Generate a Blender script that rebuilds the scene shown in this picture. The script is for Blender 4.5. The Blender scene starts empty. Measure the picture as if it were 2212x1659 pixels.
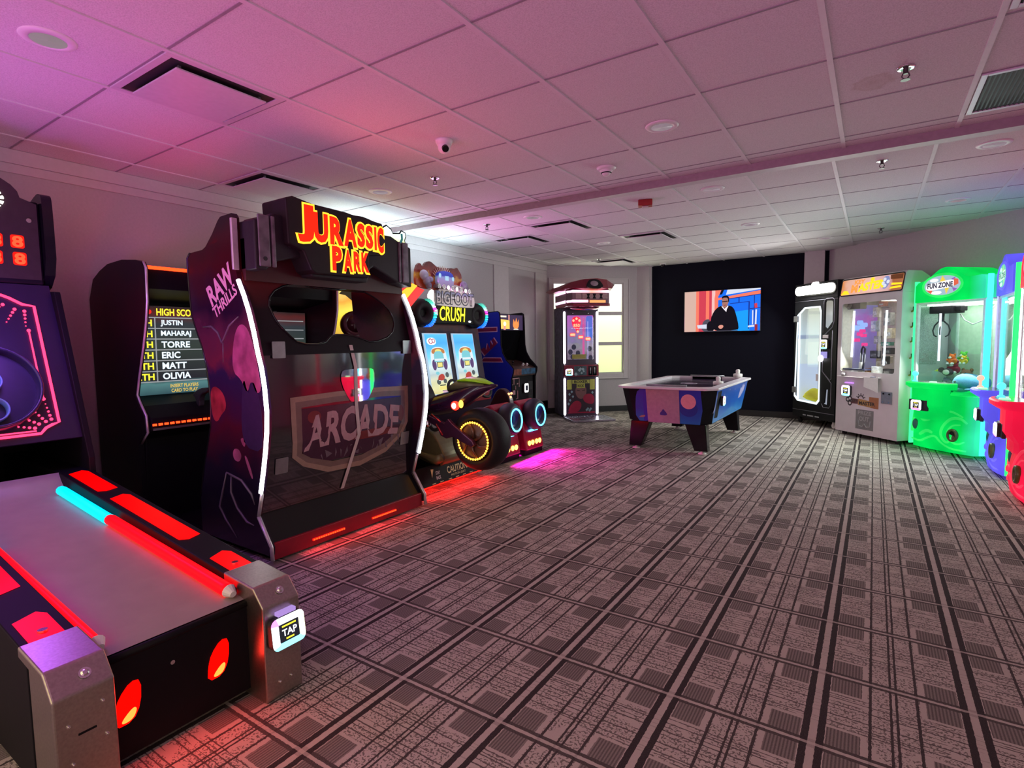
import bpy, math, random
from mathutils import Vector, Matrix
random.seed(7)
S = bpy.context.scene
COL = S.collection
PI = math.pi

# ------------------------------------------------------------------ camera
CAM_H = 1.28
yaw, pitch, roll = -0.5847, -0.0769, -0.0140
fw = Vector((math.sin(yaw)*math.cos(pitch), math.cos(yaw)*math.cos(pitch), math.sin(pitch)))
rt = Vector((math.cos(yaw), -math.sin(yaw), 0)); up = rt.cross(fw)
c_, s_ = math.cos(roll), math.sin(roll)
cr = c_*rt + s_*up; cu_ = -s_*rt + c_*up
cam = bpy.data.objects.new('camera', bpy.data.cameras.new('camera'))
COL.objects.link(cam)
cam.matrix_world = Matrix(((cr.x, cu_.x, -fw.x, 0), (cr.y, cu_.y, -fw.y, 0), (cr.z, cu_.z, -fw.z, CAM_H), (0, 0, 0, 1)))
cam.data.sensor_width = 36.0
cam.data.lens = 1180.0/2212.0*36.0
cam.data.clip_start = 0.02
S.camera = cam

# ------------------------------------------------------------------ view
S.view_settings.view_transform = 'Standard'
S.view_settings.look = 'None'
S.view_settings.gamma = 1.0
S.view_settings.use_curve_mapping = False
S.view_settings.exposure = 0.0
S.cycles.use_denoising = True
S.cycles.sample_clamp_indirect = 4.0
S.cycles.max_bounces = 6
S.cycles.transparent_max_bounces = 16
S.cycles.caustics_reflective = False
S.cycles.caustics_refractive = False

# ------------------------------------------------------------------ world: two-tone fill added for unseen lights, pink for ceiling, warm for floor
W = bpy.data.worlds.new('two_tone_fill'); S.world = W; W.use_nodes = True
nt = W.node_tree; nt.nodes.clear()
tc = nt.nodes.new('ShaderNodeTexCoord'); sx = nt.nodes.new('ShaderNodeSeparateXYZ')
cr_ = nt.nodes.new('ShaderNodeValToRGB'); bg = nt.nodes.new('ShaderNodeBackground'); wo = nt.nodes.new('ShaderNodeOutputWorld')
mr = nt.nodes.new('ShaderNodeMapRange'); mr.inputs[1].default_value = -0.6; mr.inputs[2].default_value = 0.5
nt.links.new(tc.outputs['Generated'], sx.inputs[0]); nt.links.new(sx.outputs['Z'], mr.inputs[0])
nt.links.new(mr.outputs[0], cr_.inputs[0]); nt.links.new(cr_.outputs[0], bg.inputs[0]); nt.links.new(bg.outputs[0], wo.inputs[0])
cr_.color_ramp.elements[0].position = 0.35; cr_.color_ramp.elements[0].color = (0.74, 0.27, 0.66, 1)
cr_.color_ramp.elements[1].position = 0.72; cr_.color_ramp.elements[1].color = (0.64, 0.52, 0.30, 1)
bg.inputs[1].default_value = 2.45

# ------------------------------------------------------------------ large room lights (the glow of the lamps and machines, and added fill)
def light(name, kind, loc, power, col, size=0.3, size_y=None, aim=None, spread=None, angle=None, blend=0.5):
    L = bpy.data.lights.new(name, kind); L.energy = power; L.color = col
    if kind == 'AREA':
        L.size = size
        if size_y: L.shape = 'RECTANGLE'; L.size_y = size_y
        if spread: L.spread = spread
    else:
        L.shadow_soft_size = size
    if kind == 'SPOT':
        L.spot_size = angle or 1.5; L.spot_blend = blend
    o = bpy.data.objects.new(name, L); COL.objects.link(o); o.location = loc
    if aim is not None:
        o.rotation_euler = (Vector(aim)-Vector(loc)).to_track_quat('-Z', 'Y').to_euler()
    return o
LIGHTS_HERE = True
# ------------------------------------------------------------------ materials
_M = {}
def mat(name, col, rough=0.5, metal=0.0, var=0.08, scale=30.0, bump=0.0, coat=0.0, spec=0.5):
    if name in _M: return _M[name]
    m = bpy.data.materials.new(name); m.use_nodes = True; t = m.node_tree; p = t.nodes['Principled BSDF']
    p.inputs['Roughness'].default_value = rough; p.inputs['Metallic'].default_value = metal
    p.inputs['Specular IOR Level'].default_value = spec
    if coat: p.inputs['Coat Weight'].default_value = coat; p.inputs['Coat Roughness'].default_value = 0.05
    g = t.nodes.new('ShaderNodeTexCoord'); n = t.nodes.new('ShaderNodeTexNoise'); r = t.nodes.new('ShaderNodeValToRGB')
    n.inputs['Scale'].default_value = scale; n.inputs['Detail'].default_value = 3
    t.links.new(g.outputs['Object'], n.inputs['Vector']); t.links.new(n.outputs['Fac'], r.inputs[0])
    r.color_ramp.elements[0].position = 0.3; r.color_ramp.elements[1].position = 0.7
    r.color_ramp.elements[0].color = tuple(max(0, c*(1-var)) for c in col)+(1,)
    r.color_ramp.elements[1].color = tuple(min(1, c*(1+var)) for c in col)+(1,)
    t.links.new(r.outputs[0], p.inputs['Base Color'])
    if bump:
        b = t.nodes.new('ShaderNodeBump'); b.inputs['Strength'].default_value = bump; b.inputs['Distance'].default_value = 0.004
        t.links.new(n.outputs['Fac'], b.inputs['Height']); t.links.new(b.outputs[0], p.inputs['Normal'])
    _M[name] = m; return m
def emi(name, col, s=1.0, rough=0.4):
    """something that gives off light: lamp, screen or lit sign"""
    if name in _M: return _M[name]
    m = bpy.data.materials.new(name); m.use_nodes = True; t = m.node_tree; p = t.nodes['Principled BSDF']
    p.inputs['Base Color'].default_value = (col[0]*.12, col[1]*.12, col[2]*.12, 1); p.inputs['Roughness'].default_value = rough; p.inputs['Specular IOR Level'].default_value = 0.12
    p.inputs['Emission Color'].default_value = tuple(col)+(1,); p.inputs['Emission Strength'].default_value = s
    _M[name] = m; return m
def ramp(name, stops, axis='Z', lo=0, hi=1, noise=0.0, nscale=4.0, em=0.0, rough=0.4, spec=0.5, coat=0.0):
    """printed or lit artwork whose colour runs along one object axis, broken up by noise"""
    if name in _M: return _M[name]
    m = bpy.data.materials.new(name); m.use_nodes = True; t = m.node_tree; p = t.nodes['Principled BSDF']
    g = t.nodes.new('ShaderNodeTexCoord'); s = t.nodes.new('ShaderNodeSeparateXYZ'); r = t.nodes.new('ShaderNodeValToRGB')
    mp = t.nodes.new('ShaderNodeMapRange'); mp.inputs[1].default_value = lo; mp.inputs[2].default_value = hi
    t.links.new(g.outputs['Object'], s.inputs[0]); src = s.outputs[axis]
    if noise:
        n = t.nodes.new('ShaderNodeTexNoise'); n.inputs['Scale'].default_value = nscale; n.inputs['Detail'].default_value = 4
        t.links.new(g.outputs['Object'], n.inputs['Vector'])
        a = t.nodes.new('ShaderNodeMath'); a.operation = 'MULTIPLY_ADD'; a.inputs[1].default_value = noise*(hi-lo)
        b = t.nodes.new('ShaderNodeMath'); b.operation = 'SUBTRACT'; b.inputs[1].default_value = noise*(hi-lo)*0.5
        t.links.new(n.outputs['Fac'], a.inputs[0]); t.links.new(src, a.inputs[2]); t.links.new(a.outputs[0], b.inputs[0]); src = b.outputs[0]
    t.links.new(src, mp.inputs[0]); t.links.new(mp.outputs[0], r.inputs[0])
    e = r.color_ramp.elements
    while len(e) < len(stops): e.new(0.5)
    for i, (q, c) in enumerate(stops): e[i].position = q; e[i].color = tuple(c)+(1,)
    p.inputs['Roughness'].default_value = rough; p.inputs['Specular IOR Level'].default_value = spec
    if coat: p.inputs['Coat Weight'].default_value = coat; p.inputs['Coat Roughness'].default_value = 0.04
    t.links.new(r.outputs[0], p.inputs['Base Color'])
    if em:
        t.links.new(r.outputs[0], p.inputs['Emission Color']); p.inputs['Emission Strength'].default_value = em
    _M[name] = m; return m
def glass(name, tint=(0.92, 0.96, 0.96), refl=0.03):
    if name in _M: return _M[name]
    m = bpy.data.materials.new(name); m.use_nodes = True; t = m.node_tree; t.nodes.clear()
    o = t.nodes.new('ShaderNodeOutputMaterial'); a = t.nodes.new('ShaderNodeBsdfTransparent'); b = t.nodes.new('ShaderNodeBsdfGlossy')
    x = t.nodes.new('ShaderNodeMixShader'); f = t.nodes.new('ShaderNodeLayerWeight'); f.inputs['Blend'].default_value = 0.5
    w = t.nodes.new('ShaderNodeMath'); w.operation = 'POWER'; w.inputs[1].default_value = 5.0
    k = t.nodes.new('ShaderNodeMath'); k.operation = 'MULTIPLY_ADD'; k.inputs[1].default_value = 0.9; k.inputs[2].default_value = refl; k.use_clamp = True
    a.inputs[0].default_value = tuple(tint)+(1,); b.inputs['Roughness'].default_value = 0.02
    t.links.new(f.outputs['Facing'], w.inputs[0]); t.links.new(w.outputs[0], k.inputs[0]); t.links.new(k.outputs[0], x.inputs[0]); t.links.new(a.outputs[0], x.inputs[1]); t.links.new(b.outputs[0], x.inputs[2]); t.links.new(x.outputs[0], o.inputs[0])
    _M[name] = m; return m

# ------------------------------------------------------------------ mesh builder
def smooth2(pts, n=2, closed=True):
    """round a 2-D outline by corner cutting"""
    for _ in range(n):
        q = []; L = len(pts)
        rng = range(L) if closed else range(L-1)
        for i in rng:
            a, b = pts[i], pts[(i+1) % L]
            q += [(a[0]*.75+b[0]*.25, a[1]*.75+b[1]*.25), (a[0]*.25+b[0]*.75, a[1]*.25+b[1]*.75)]
        if not closed: q = [pts[0]]+q+[pts[-1]]
        pts = q
    return pts
def rrect(x0, x1, y0, y1, r, n=5):
    out = []
    for cx, cy, a0 in ((x1-r, y1-r, 0), (x0+r, y1-r, PI/2), (x0+r, y0+r, PI), (x1-r, y0+r, 1.5*PI)):
        for i in range(n+1):
            a = a0+PI/2*i/n; out.append((cx+r*math.cos(a), cy+r*math.sin(a)))
    return out
def ell(cx, cy, rx, ry=None, n=28, a0=0, a1=2*PI):
    ry = rx if ry is None else ry
    full = abs(a1-a0-2*PI) < 1e-6
    return [(cx+rx*math.cos(a0+(a1-a0)*i/(n if full else n-1)), cy+ry*math.sin(a0+(a1-a0)*i/(n if full else n-1))) for i in range(n)]

class B:
    def __init__(s): s.v = []; s.f = []; s.mi = []; s.cur = 0; s.T = None; s.fn = None; s.sm = []; s.smooth = False
    def m(s, i): s.cur = i; return s
    def add(s, vs, fs):
        k = len(s.v)
        for q in vs:
            q = Vector(q)
            if s.fn: q = Vector(s.fn(q))
            if s.T is not None: q = s.T @ q
            s.v.append(q)
        for f in fs: s.f.append([k+i for i in f]); s.mi.append(s.cur); s.sm.append(s.smooth)
        return s
    def box(s, x0, x1, y0, y1, z0, z1):
        v = [(x, y, z) for x in (x0, x1) for y in (y0, y1) for z in (z0, z1)]
        return s.add(v, [(0, 1, 3, 2), (4, 6, 7, 5), (0, 4, 5, 1), (2, 3, 7, 6), (0, 2, 6, 4), (1, 5, 7, 3)])
    def prism(s, poly, ax, a, b):
        n = len(poly)
        mk = {'x': lambda p, t: (t, p[0], p[1]), 'y': lambda p, t: (p[0], t, p[1]), 'z': lambda p, t: (p[0], p[1], t)}[ax]
        v = [mk(p, a) for p in poly]+[mk(p, b) for p in poly]
        A = sum(poly[i][0]*poly[(i+1) % n][1]-poly[(i+1) % n][0]*poly[i][1] for i in range(n))
        flip = (A > 0) == (ax == 'y'); flip = flip != (b < a)
        f = [list(range(n))[::-1], list(range(n, 2*n))]+[(i, (i+1) % n, n+(i+1) % n, n+i) for i in range(n)]
        if flip: f = [list(q)[::-1] for q in f]
        return s.add(v, f)
    def flat(s, poly, x, ax='x'):
        mk = {'x': lambda p: (x, p[0], p[1]), 'y': lambda p: (p[0], x, p[1]), 'z': lambda p: (p[0], p[1], x)}[ax]
        return s.add([mk(p) for p in poly], [list(range(len(poly)))])
    def cyl(s, p0, p1, r0, r1=None, n=16, cap=True):
        p0, p1 = Vector(p0), Vector(p1); r1 = r0 if r1 is None else r1
        d = (p1-p0).normalized(); a = d.orthogonal().normalized(); b = d.cross(a)
        v = []
        for p, r in ((p0, r0), (p1, r1)):
            v += [p+r*(math.cos(2*PI*i/n)*a+math.sin(2*PI*i/n)*b) for i in range(n)]
        f = [(i, (i+1) % n, n+(i+1) % n, n+i) for i in range(n)]
        if cap: f += [list(range(n))[::-1], list(range(n, 2*n))]
        return s.add(v, f)
    def tube(s, path, r, n=8, closed=False):
        P = [Vector(p) for p in path]; L = len(P); v = []; ref = None
        for i in range(L):
            if closed: d = P[(i+1) % L]-P[i-1]
            else: d = P[min(i+1, L-1)]-P[max(i-1, 0)]
            d = d.normalized() if d.length > 1e-9 else Vector((0, 0, 1))
            if ref is None: ref = d.orthogonal().normalized()
            a = (ref-ref.dot(d)*d)
            a = a.normalized() if a.length > 1e-6 else d.orthogonal().normalized()
            ref = a; b = d.cross(a); rr = r[i] if isinstance(r, (list, tuple)) else r
            v += [P[i]+rr*(math.cos(2*PI*j/n)*a+math.sin(2*PI*j/n)*b) for j in range(n)]
        f = []
        for i in range(L if closed else L-1):
            k = (i+1) % L
            f += [(i*n+j, i*n+(j+1) % n, k*n+(j+1) % n, k*n+j) for j in range(n)]
        if not closed: f += [list(range(n))[::-1], list(range((L-1)*n, L*n))]
        return s.add(v, f)
    def sph(s, c, r, n=14, m=9, z0=-1.0):
        if not isinstance(r, (tuple, list)): r = (r, r, r)
        v = []
        for j in range(m+1):
            th = PI*j/m
            for i in range(n):
                ph = 2*PI*i/n
                v.append((c[0]+r[0]*math.sin(th)*math.cos(ph), c[1]+r[1]*math.sin(th)*math.sin(ph), c[2]+r[2]*max(z0, math.cos(th))))
        f = [((j+1)*n+i, (j+1)*n+(i+1) % n, j*n+(i+1) % n, j*n+i) for j in range(m) for i in range(n)]
        return s.add(v, f)
    def lathe(s, prof, M=None, n=24):
        v = []
        for (r, z) in prof:
            for i in range(n):
                q = Vector((r*math.cos(2*PI*i/n), r*math.sin(2*PI*i/n), z)); v.append(M @ q if M is not None else q)
        L = len(prof)
        f = [(j*n+i, j*n+(i+1) % n, (j+1)*n+(i+1) % n, (j+1)*n+i) for j in range(L-1) for i in range(n)]
        f += [list(range(n))[::-1], list(range((L-1)*n, L*n))]
        return s.add(v, f)
    def torus(s, c, ax, R, r, n=32, m=10, Rz=None):
        c = Vector(c); d = Vector(ax).normalized(); a = Vector((0, 0, 1)) if abs(d.z) < .9 else Vector((1, 0, 0)); a = (a-a.dot(d)*d).normalized(); b = d.cross(a)
        rr = r if isinstance(r, tuple) else (r, r); Rz = Rz or R
        v = []
        for i in range(n):
            p = 2*PI*i/n; e = math.cos(p)*a*Rz+math.sin(p)*b*R; en = e.normalized()
            v += [c+e+rr[0]*math.cos(2*PI*j/m)*en+rr[1]*math.sin(2*PI*j/m)*d for j in range(m)]
        f = [(i*m+j, i*m+(j+1) % m, ((i+1) % n)*m+(j+1) % m, ((i+1) % n)*m+j) for i in range(n) for j in range(m)]
        return s.add(v, f)
    def sheet(s, prof, y0, y1, th=0.0, ny=1):
        """curved panel: profile [(x,z)] swept along y"""
        n = len(prof); v = []
        for k in range(ny+1):
            y = y0+(y1-y0)*k/ny; v += [(p[0], y, p[1]) for p in prof]
        f = [(k*n+i, (k+1)*n+i, (k+1)*n+i+1, k*n+i+1) for k in range(ny) for i in range(n-1)]
        return s.add(v, f)
    def curve2d(s, splines, x, ext=0.0, res=1):
        """flat sheet in the local YZ plane with holes, optional thickness"""
        cu = bpy.data.curves.new('c', 'CURVE'); cu.dimensions = '2D'; cu.fill_mode = 'BOTH'; cu.extrude = ext
        for pts in splines:
            sp = cu.splines.new('POLY'); sp.points.add(len(pts)-1); sp.use_cyclic_u = True
            for i, p in enumerate(pts): sp.points[i].co = (p[0], p[1], 0, 1)
        return s._take(cu, lambda q: (x+q.z, q.x, q.y))
    def text(s, body, x, cy, cz, h=None, w=None, ext=0.001, bold=0.0, shear=0.0, roll=0.0, fn=None, align='CENTER', spacing=1.0):
        cu = bpy.data.curves.new('t', 'FONT'); cu.body = body; cu.size = 1.0; cu.offset = bold; cu.shear = shear
        cu.align_x = 'CENTER'; cu.align_y = 'CENTER'; cu.resolution_u = 3; cu.space_character = spacing
        o = bpy.data.objects.new('t', cu); me = bpy.data.meshes.new_from_object(o)
        xs = [q.co.x for q in me.vertices]; ys = [q.co.y for q in me.vertices]
        bx, by = (min(xs)+max(xs))/2, (min(ys)+max(ys))/2; bw, bh = max(xs)-min(xs), max(ys)-min(ys)
        sh = h/bh if h else None; sw = w/bw if w else None
        if sh is None: sh = sw
        if sw is None: sw = sh
        ca, sa = math.cos(roll), math.sin(roll); vs = []
        for q in me.vertices:
            u, v_ = (q.co.x-bx)*sw, (q.co.y-by)*sh
            if align == 'LEFT': u += bw*sw/2
            if align == 'RIGHT': u -= bw*sw/2
            if fn: u, v_ = fn(u, v_)
            vs.append((u*ca-v_*sa, u*sa+v_*ca))
        fs = [list(p.vertices) for p in me.polygons]
        bpy.data.objects.remove(o); bpy.data.meshes.remove(me); bpy.data.curves.remove(cu)
        k = len(vs)
        s.add([(x+ext, cy+a, cz+b) for a, b in vs], fs)
        return s
    def _take(s, cu, mp):
        o = bpy.data.objects.new('t', cu); me = bpy.data.meshes.new_from_object(o)
        vs = [mp(q.co) for q in me.vertices]; fs = [list(p.vertices) for p in me.polygons]
        bpy.data.objects.remove(o); bpy.data.meshes.remove(me); bpy.data.curves.remove(cu)
        return s.add(vs, fs)
    def build(s, name, mats, parent=None, bevel=0.0, seg=2, smooth=False, label=None):
        me = bpy.data.meshes.new(name); me.from_pydata([tuple(q) for q in s.v], [], s.f)
        if not isinstance(mats, (list, tuple)): mats = [mats]
        for q in mats: me.materials.append(q)
        for i, p in enumerate(me.polygons): p.material_index = min(s.mi[i], len(mats)-1); p.use_smooth = smooth or s.sm[i]
        me.update()
        o = bpy.data.objects.new(name, me); COL.objects.link(o)
        if parent is not None: o.parent = parent
        if bevel:
            b = o.modifiers.new('bevel', 'BEVEL'); b.width = bevel; b.segments = seg; b.limit_method = 'ANGLE'; b.angle_limit = 0.6
            b.harden_normals = False
        if label: o['label'] = label
        return o

def thing(name, label, cat, loc=(0, 0, 0), rz=0.0, group=None):
    o = bpy.data.objects.new(name, None); COL.objects.link(o); o.empty_display_size = 0.1
    o.location = loc; o.rotation_euler = (0, 0, rz); o['label'] = label; o['category'] = cat
    if group: o['group'] = group
    return o
def tag(o, label, cat, group=None, kind=None):
    o['label'] = label; o['category'] = cat
    if group: o['group'] = group
    if kind: o['kind'] = kind
    return o
def struct(o): o['kind'] = 'structure'; return o
def inv(t):
    return (Matrix.Translation(t.location) @ Matrix.Rotation(t.rotation_euler[2], 4, 'Z')).inverted()
def WB(t):
    """builder that takes world coordinates for a part of t"""
    b = B(); b.T = inv(t); return b
def frame4(b, x0, x1, y0, y1, z0, z1, iy0, iy1, iz0, iz1):
    b.box(x0, x1, y0, iy0, z0, z1).box(x0, x1, iy1, y1, z0, z1).box(x0, x1, iy0, iy1, z0, iz0).box(x0, x1, iy0, iy1, iz1, z1)
    return b

# ------------------------------------------------------------------ shared materials
BLACK = mat('black_laminate', (0.005, 0.0045, 0.007), 0.55, spec=0.15)
BLACKG = mat('black_gloss', (0.006, 0.006, 0.008), 0.12, spec=0.4)
RUBBER = mat('black_rubber', (0.010, 0.009, 0.012), 0.6, spec=0.3, scale=80, bump=0.3)
CHROME = mat('chrome', (0.75, 0.75, 0.77), 0.18, 1.0, var=0.04)
STEEL = mat('brushed_steel', (0.42, 0.38, 0.34), 0.36, 1.0, var=0.1, scale=120)
GREYM = mat('grey_metal', (0.30, 0.30, 0.32), 0.4, 0.8)
WHITEP = mat('white_plastic', (0.78, 0.77, 0.75), 0.45, var=0.03)
WHITEM = mat('white_sheet_metal', (0.62, 0.57, 0.59), 0.5, var=0.03, scale=8)
DARKGREY = mat('dark_grey_plastic', (0.026, 0.026, 0.030), 0.5, spec=0.3)
LEDW = emi('white_led', (0.92, 0.93, 1.0), 7.0)
LEDR = emi('red_led', (1.0, 0.004, 0.002), 3.0)
LEDO = emi('orange_red_led', (1.0, 0.035, 0.006), 5.0)
SCRK = emi('dark_screen', (0.02, 0.02, 0.03), 1.0, 0.15)
CYAN = emi('cyan_led', (0.08, 0.75, 1.0), 5.0)
TXW = emi('lit_white_letters', (0.95, 0.96, 1.0), 1.6)
TXY = emi('lit_yellow_letters', (1.0, 0.85, 0.05), 1.3)
GLASS = glass('clear_glass')
RIM = [emi('reader_rim_white', (1, 1, 1), 3.0), emi('reader_rim_magenta', (0.95, 0.25, 1.0), 2.2), emi('reader_rim_cyan', (0.25, 0.9, 1.0), 2.2), emi('reader_rim_yellow', (0.95, 0.95, 0.55), 2.2)]

def card_reader(par, T, w=0.12, h=0.105, tap=True, rim=(0, 1, 2, 3)):
    """swipe card reader: lit rounded rim round a small screen; local +X out"""
    b = B(); b.T = T
    b.prism(rrect(-w/2, w/2, -h/2, h/2, 0.022), 'x', -0.03, 0.0)
    body = b.build('card_reader', DARKGREY, par, 0.003)
    iw, ih = w*0.30, h*0.29
    b = B(); b.T = T
    out = rrect(-w/2, w/2, -h/2, h/2, 0.022, 6); inn = rrect(-iw, iw, -ih, ih, 0.004, 6); n = len(out)
    for i in range(n):
        j = (i+1) % n; my = (out[i][0]+out[j][0])/2; mz = (out[i][1]+out[j][1])/2
        b.cur = 1 if (my < 0 and mz > h*.25) else 2 if mz < -h*.40 else 3 if (my > w*.40 and mz < h*.2) else 0
        b.add([(0.001, *out[i]), (0.001, *out[j]), (0.010, inn[j][0]*1.2, inn[j][1]*1.2), (0.010, inn[i][0]*1.2, inn[i][1]*1.2)], [(0, 1, 2, 3)])
        b.add([(0.010, inn[i][0]*1.2, inn[i][1]*1.2), (0.010, inn[j][0]*1.2, inn[j][1]*1.2), (0.004, *inn[j]), (0.004, *inn[i])], [(0, 1, 2, 3)])
    b.build('lit_rim', [RIM[i] for i in rim], body)
    b = B(); b.T = T
    b.flat(rrect(-iw, iw, -ih, ih, 0.004), 0.0045)
    if tap:
        b.m(1).text('TAP', 0.005, 0, 0.0, h=ih*0.75, w=iw*1.5, bold=0.02)
        b.m(2).box(0.005, 0.0055, -iw*.7, iw*.7, ih*.62, ih*.80).box(0.005, 0.0055, -iw*.4, iw*.4, -ih*.8, -ih*.62)
    b.build('reader_screen', [SCRK, TXW, TXY], body)
    return body
def TR(x, y, z, rz=0.0, ry=0.0):
    return Matrix.Translation((x, y, z)) @ Matrix.Rotation(rz, 4, 'Z') @ Matrix.Rotation(ry, 4, 'Y')
# ------------------------------------------------------------------ node expressions for the carpet
class N:
    def __init__(s, t, k): s.t = t; s.k = k
    def op(s, o, b=None, c=None):
        n = s.t.nodes.new('ShaderNodeMath'); n.operation = o
        for i, q in enumerate((s, b, c)):
            if q is None: continue
            if isinstance(q, N): s.t.links.new(q.k, n.inputs[i])
            else: n.inputs[i].default_value = q
        return N(s.t, n.outputs[0])
    def __add__(s, b): return s.op('ADD', b)
    def __sub__(s, b): return s.op('SUBTRACT', b)
    def __mul__(s, b): return s.op('MULTIPLY', b)
    def lt(s, b): return s.op('LESS_THAN', b)
    def gt(s, b): return s.op('GREATER_THAN', b)
    def mx(s, b): return s.op('MAXIMUM', b)
    def mn(s, b): return s.op('MINIMUM', b)
    def band(s, a, b): return s.gt(a)*s.lt(b)
def carpet():
    m = bpy.data.materials.new('plaid_carpet'); m.use_nodes = True; t = m.node_tree; p = t.nodes['Principled BSDF']
    g = t.nodes.new('ShaderNodeTexCoord'); x = t.nodes.new('ShaderNodeSeparateXYZ'); t.links.new(g.outputs['Object'], x.inputs[0])
    def noise(sc, det=2, vec=None, sx=1, sy=1):
        mp = t.nodes.new('ShaderNodeMapping'); mp.inputs['Scale'].default_value = (sx, sy, 1); t.links.new(g.outputs['Object'], mp.inputs[0])
        n = t.nodes.new('ShaderNodeTexNoise'); n.inputs['Scale'].default_value = sc; n.inputs['Detail'].default_value = det
        t.links.new(mp.outputs[0], n.inputs['Vector']); return N(t, n.outputs['Fac'])
    X, Y = N(t, x.outputs['X']), N(t, x.outputs['Y'])
    wob = (noise(60)-0.5)*0.006
    P, Q = 0.447, 0.4465
    us = ((X+(0.127+P/2))*(1/P)).op('FRACT')*P-P/2+wob; u = us.op('ABSOLUTE')
    vs = ((Y+(Q/2-2.325+Q*20))*(1/Q)).op('FRACT')*Q-Q/2+wob; v = vs.op('ABSOLUTE')
    heavy = u.band(0.0115, 0.033)
    mid = u.lt(0.0115)
    hx = v.band(0.0065, 0.0205); midx = v.lt(0.0065)
    thin = u.band(0.151, 0.160).mx(u.band(0.211, 0.2185))
    brk = noise(9, 2, sx=1, sy=14).gt(0.47); brk2 = noise(7, 2, sx=1, sy=18).gt(0.50)
    tx = (v.band(0.126, 0.1305)*brk).mx(v.band(0.140, 0.1435)*brk2).mx(v.band(0.150, 0.1545)).mx(v.band(0.172, 0.1755)*brk).mx(v.band(0.190, 0.195)).mx(v.band(0.212, 0.2155)*brk2)
    sq = u.band(0.036, 0.130)*v.band(0.0205, 0.113)
    stripe = ((X*620.0).op('SINE')*0.5+0.5)
    frame_zone = u.lt(0.147)*v.lt(0.124)
    mott = (noise(125, 1).gt(0.55)*(noise(14, 2).gt(0.42)))*(frame_zone*-1+1)*(u.gt(0.04))
    d = (heavy*0.95).mx(hx*0.85).mx(thin*0.9).mx(tx*0.8).mx(sq*(stripe*0.28+0.50)).mx(mott*0.66)
    lite = mid.mx(midx)
    d = d*(lite*-0.72+1).mn(1.0)
    d = (d+(noise(260, 2)-0.5)*0.30+(noise(1.3, 3)-0.5)*0.10).mx(0).mn(1)
    r = t.nodes.new('ShaderNodeValToRGB'); t.links.new(d.k, r.inputs[0])
    r.color_ramp.elements[0].color = (0.47, 0.425, 0.375, 1); r.color_ramp.elements[1].color = (0.040, 0.033, 0.034, 1)
    r.color_ramp.elements[0].position = 0.0; r.color_ramp.elements[1].position = 0.95
    t.links.new(r.outputs[0], p.inputs['Base Color']); p.inputs['Roughness'].default_value = 0.95; p.inputs['Specular IOR Level'].default_value = 0.1
    b = t.nodes.new('ShaderNodeBump'); b.inputs['Strength'].default_value = 0.35; b.inputs['Distance'].default_value = 0.003
    t.links.new(noise(420, 1).k, b.inputs['Height']); t.links.new(b.outputs[0], p.inputs['Normal'])
    return m
def ceiling_mat():
    m = bpy.data.materials.new('ceiling_tile'); m.use_nodes = True; t = m.node_tree; p = t.nodes['Principled BSDF']
    g = t.nodes.new('ShaderNodeTexCoord')
    def noise(sc, det, rough=0.5):
        n = t.nodes.new('ShaderNodeTexNoise'); n.inputs['Scale'].default_value = sc; n.inputs['Detail'].default_value = det; t.links.new(g.outputs['Object'], n.inputs['Vector']); return n
    n = noise(170, 3); r = t.nodes.new('ShaderNodeValToRGB'); t.links.new(n.outputs['Fac'], r.inputs[0])
    r.color_ramp.elements[0].position = 0.25; r.color_ramp.elements[0].color = (0.56, 0.54, 0.54, 1)
    r.color_ramp.elements[1].position = 0.62; r.color_ramp.elements[1].color = (0.74, 0.72, 0.72, 1)
    # old ring-shaped water stain near the sprinkler
    sx_ = t.nodes.new('ShaderNodeSeparateXYZ'); t.links.new(g.outputs['Object'], sx_.inputs[0])
    X, Y = N(t, sx_.outputs['X']), N(t, sx_.outputs['Y']); n2 = N(t, noise(16, 3).outputs['Fac'])
    dx = (X+0.045)*(1/0.10); dy = (Y-3.50)*(1/0.095)
    d = (dx*dx+dy*dy).op('SQRT')+(n2-0.5)*1.1
    ring = ((d*-1+1.15).mx(0).mn(1))*0.28+(((d-0.8).op('ABSOLUTE')*-5+1).mx(0))*0.16
    mx_ = t.nodes.new('ShaderNodeMix'); mx_.data_type = 'RGBA'; mx_.inputs['B'].default_value = (0.32, 0.17, 0.09, 1)
    t.links.new(r.outputs[0], mx_.inputs['A']); t.links.new(ring.mn(0.6).k, mx_.inputs['Factor']); t.links.new(mx_.outputs['Result'], p.inputs['Base Color'])
    b = t.nodes.new('ShaderNodeBump'); b.inputs['Strength'].default_value = 0.4; b.inputs['Distance'].default_value = 0.003
    t.links.new(n.outputs['Fac'], b.inputs['Height']); t.links.new(b.outputs[0], p.inputs['Normal']); p.inputs['Roughness'].default_value = 0.95
    return m

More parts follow.
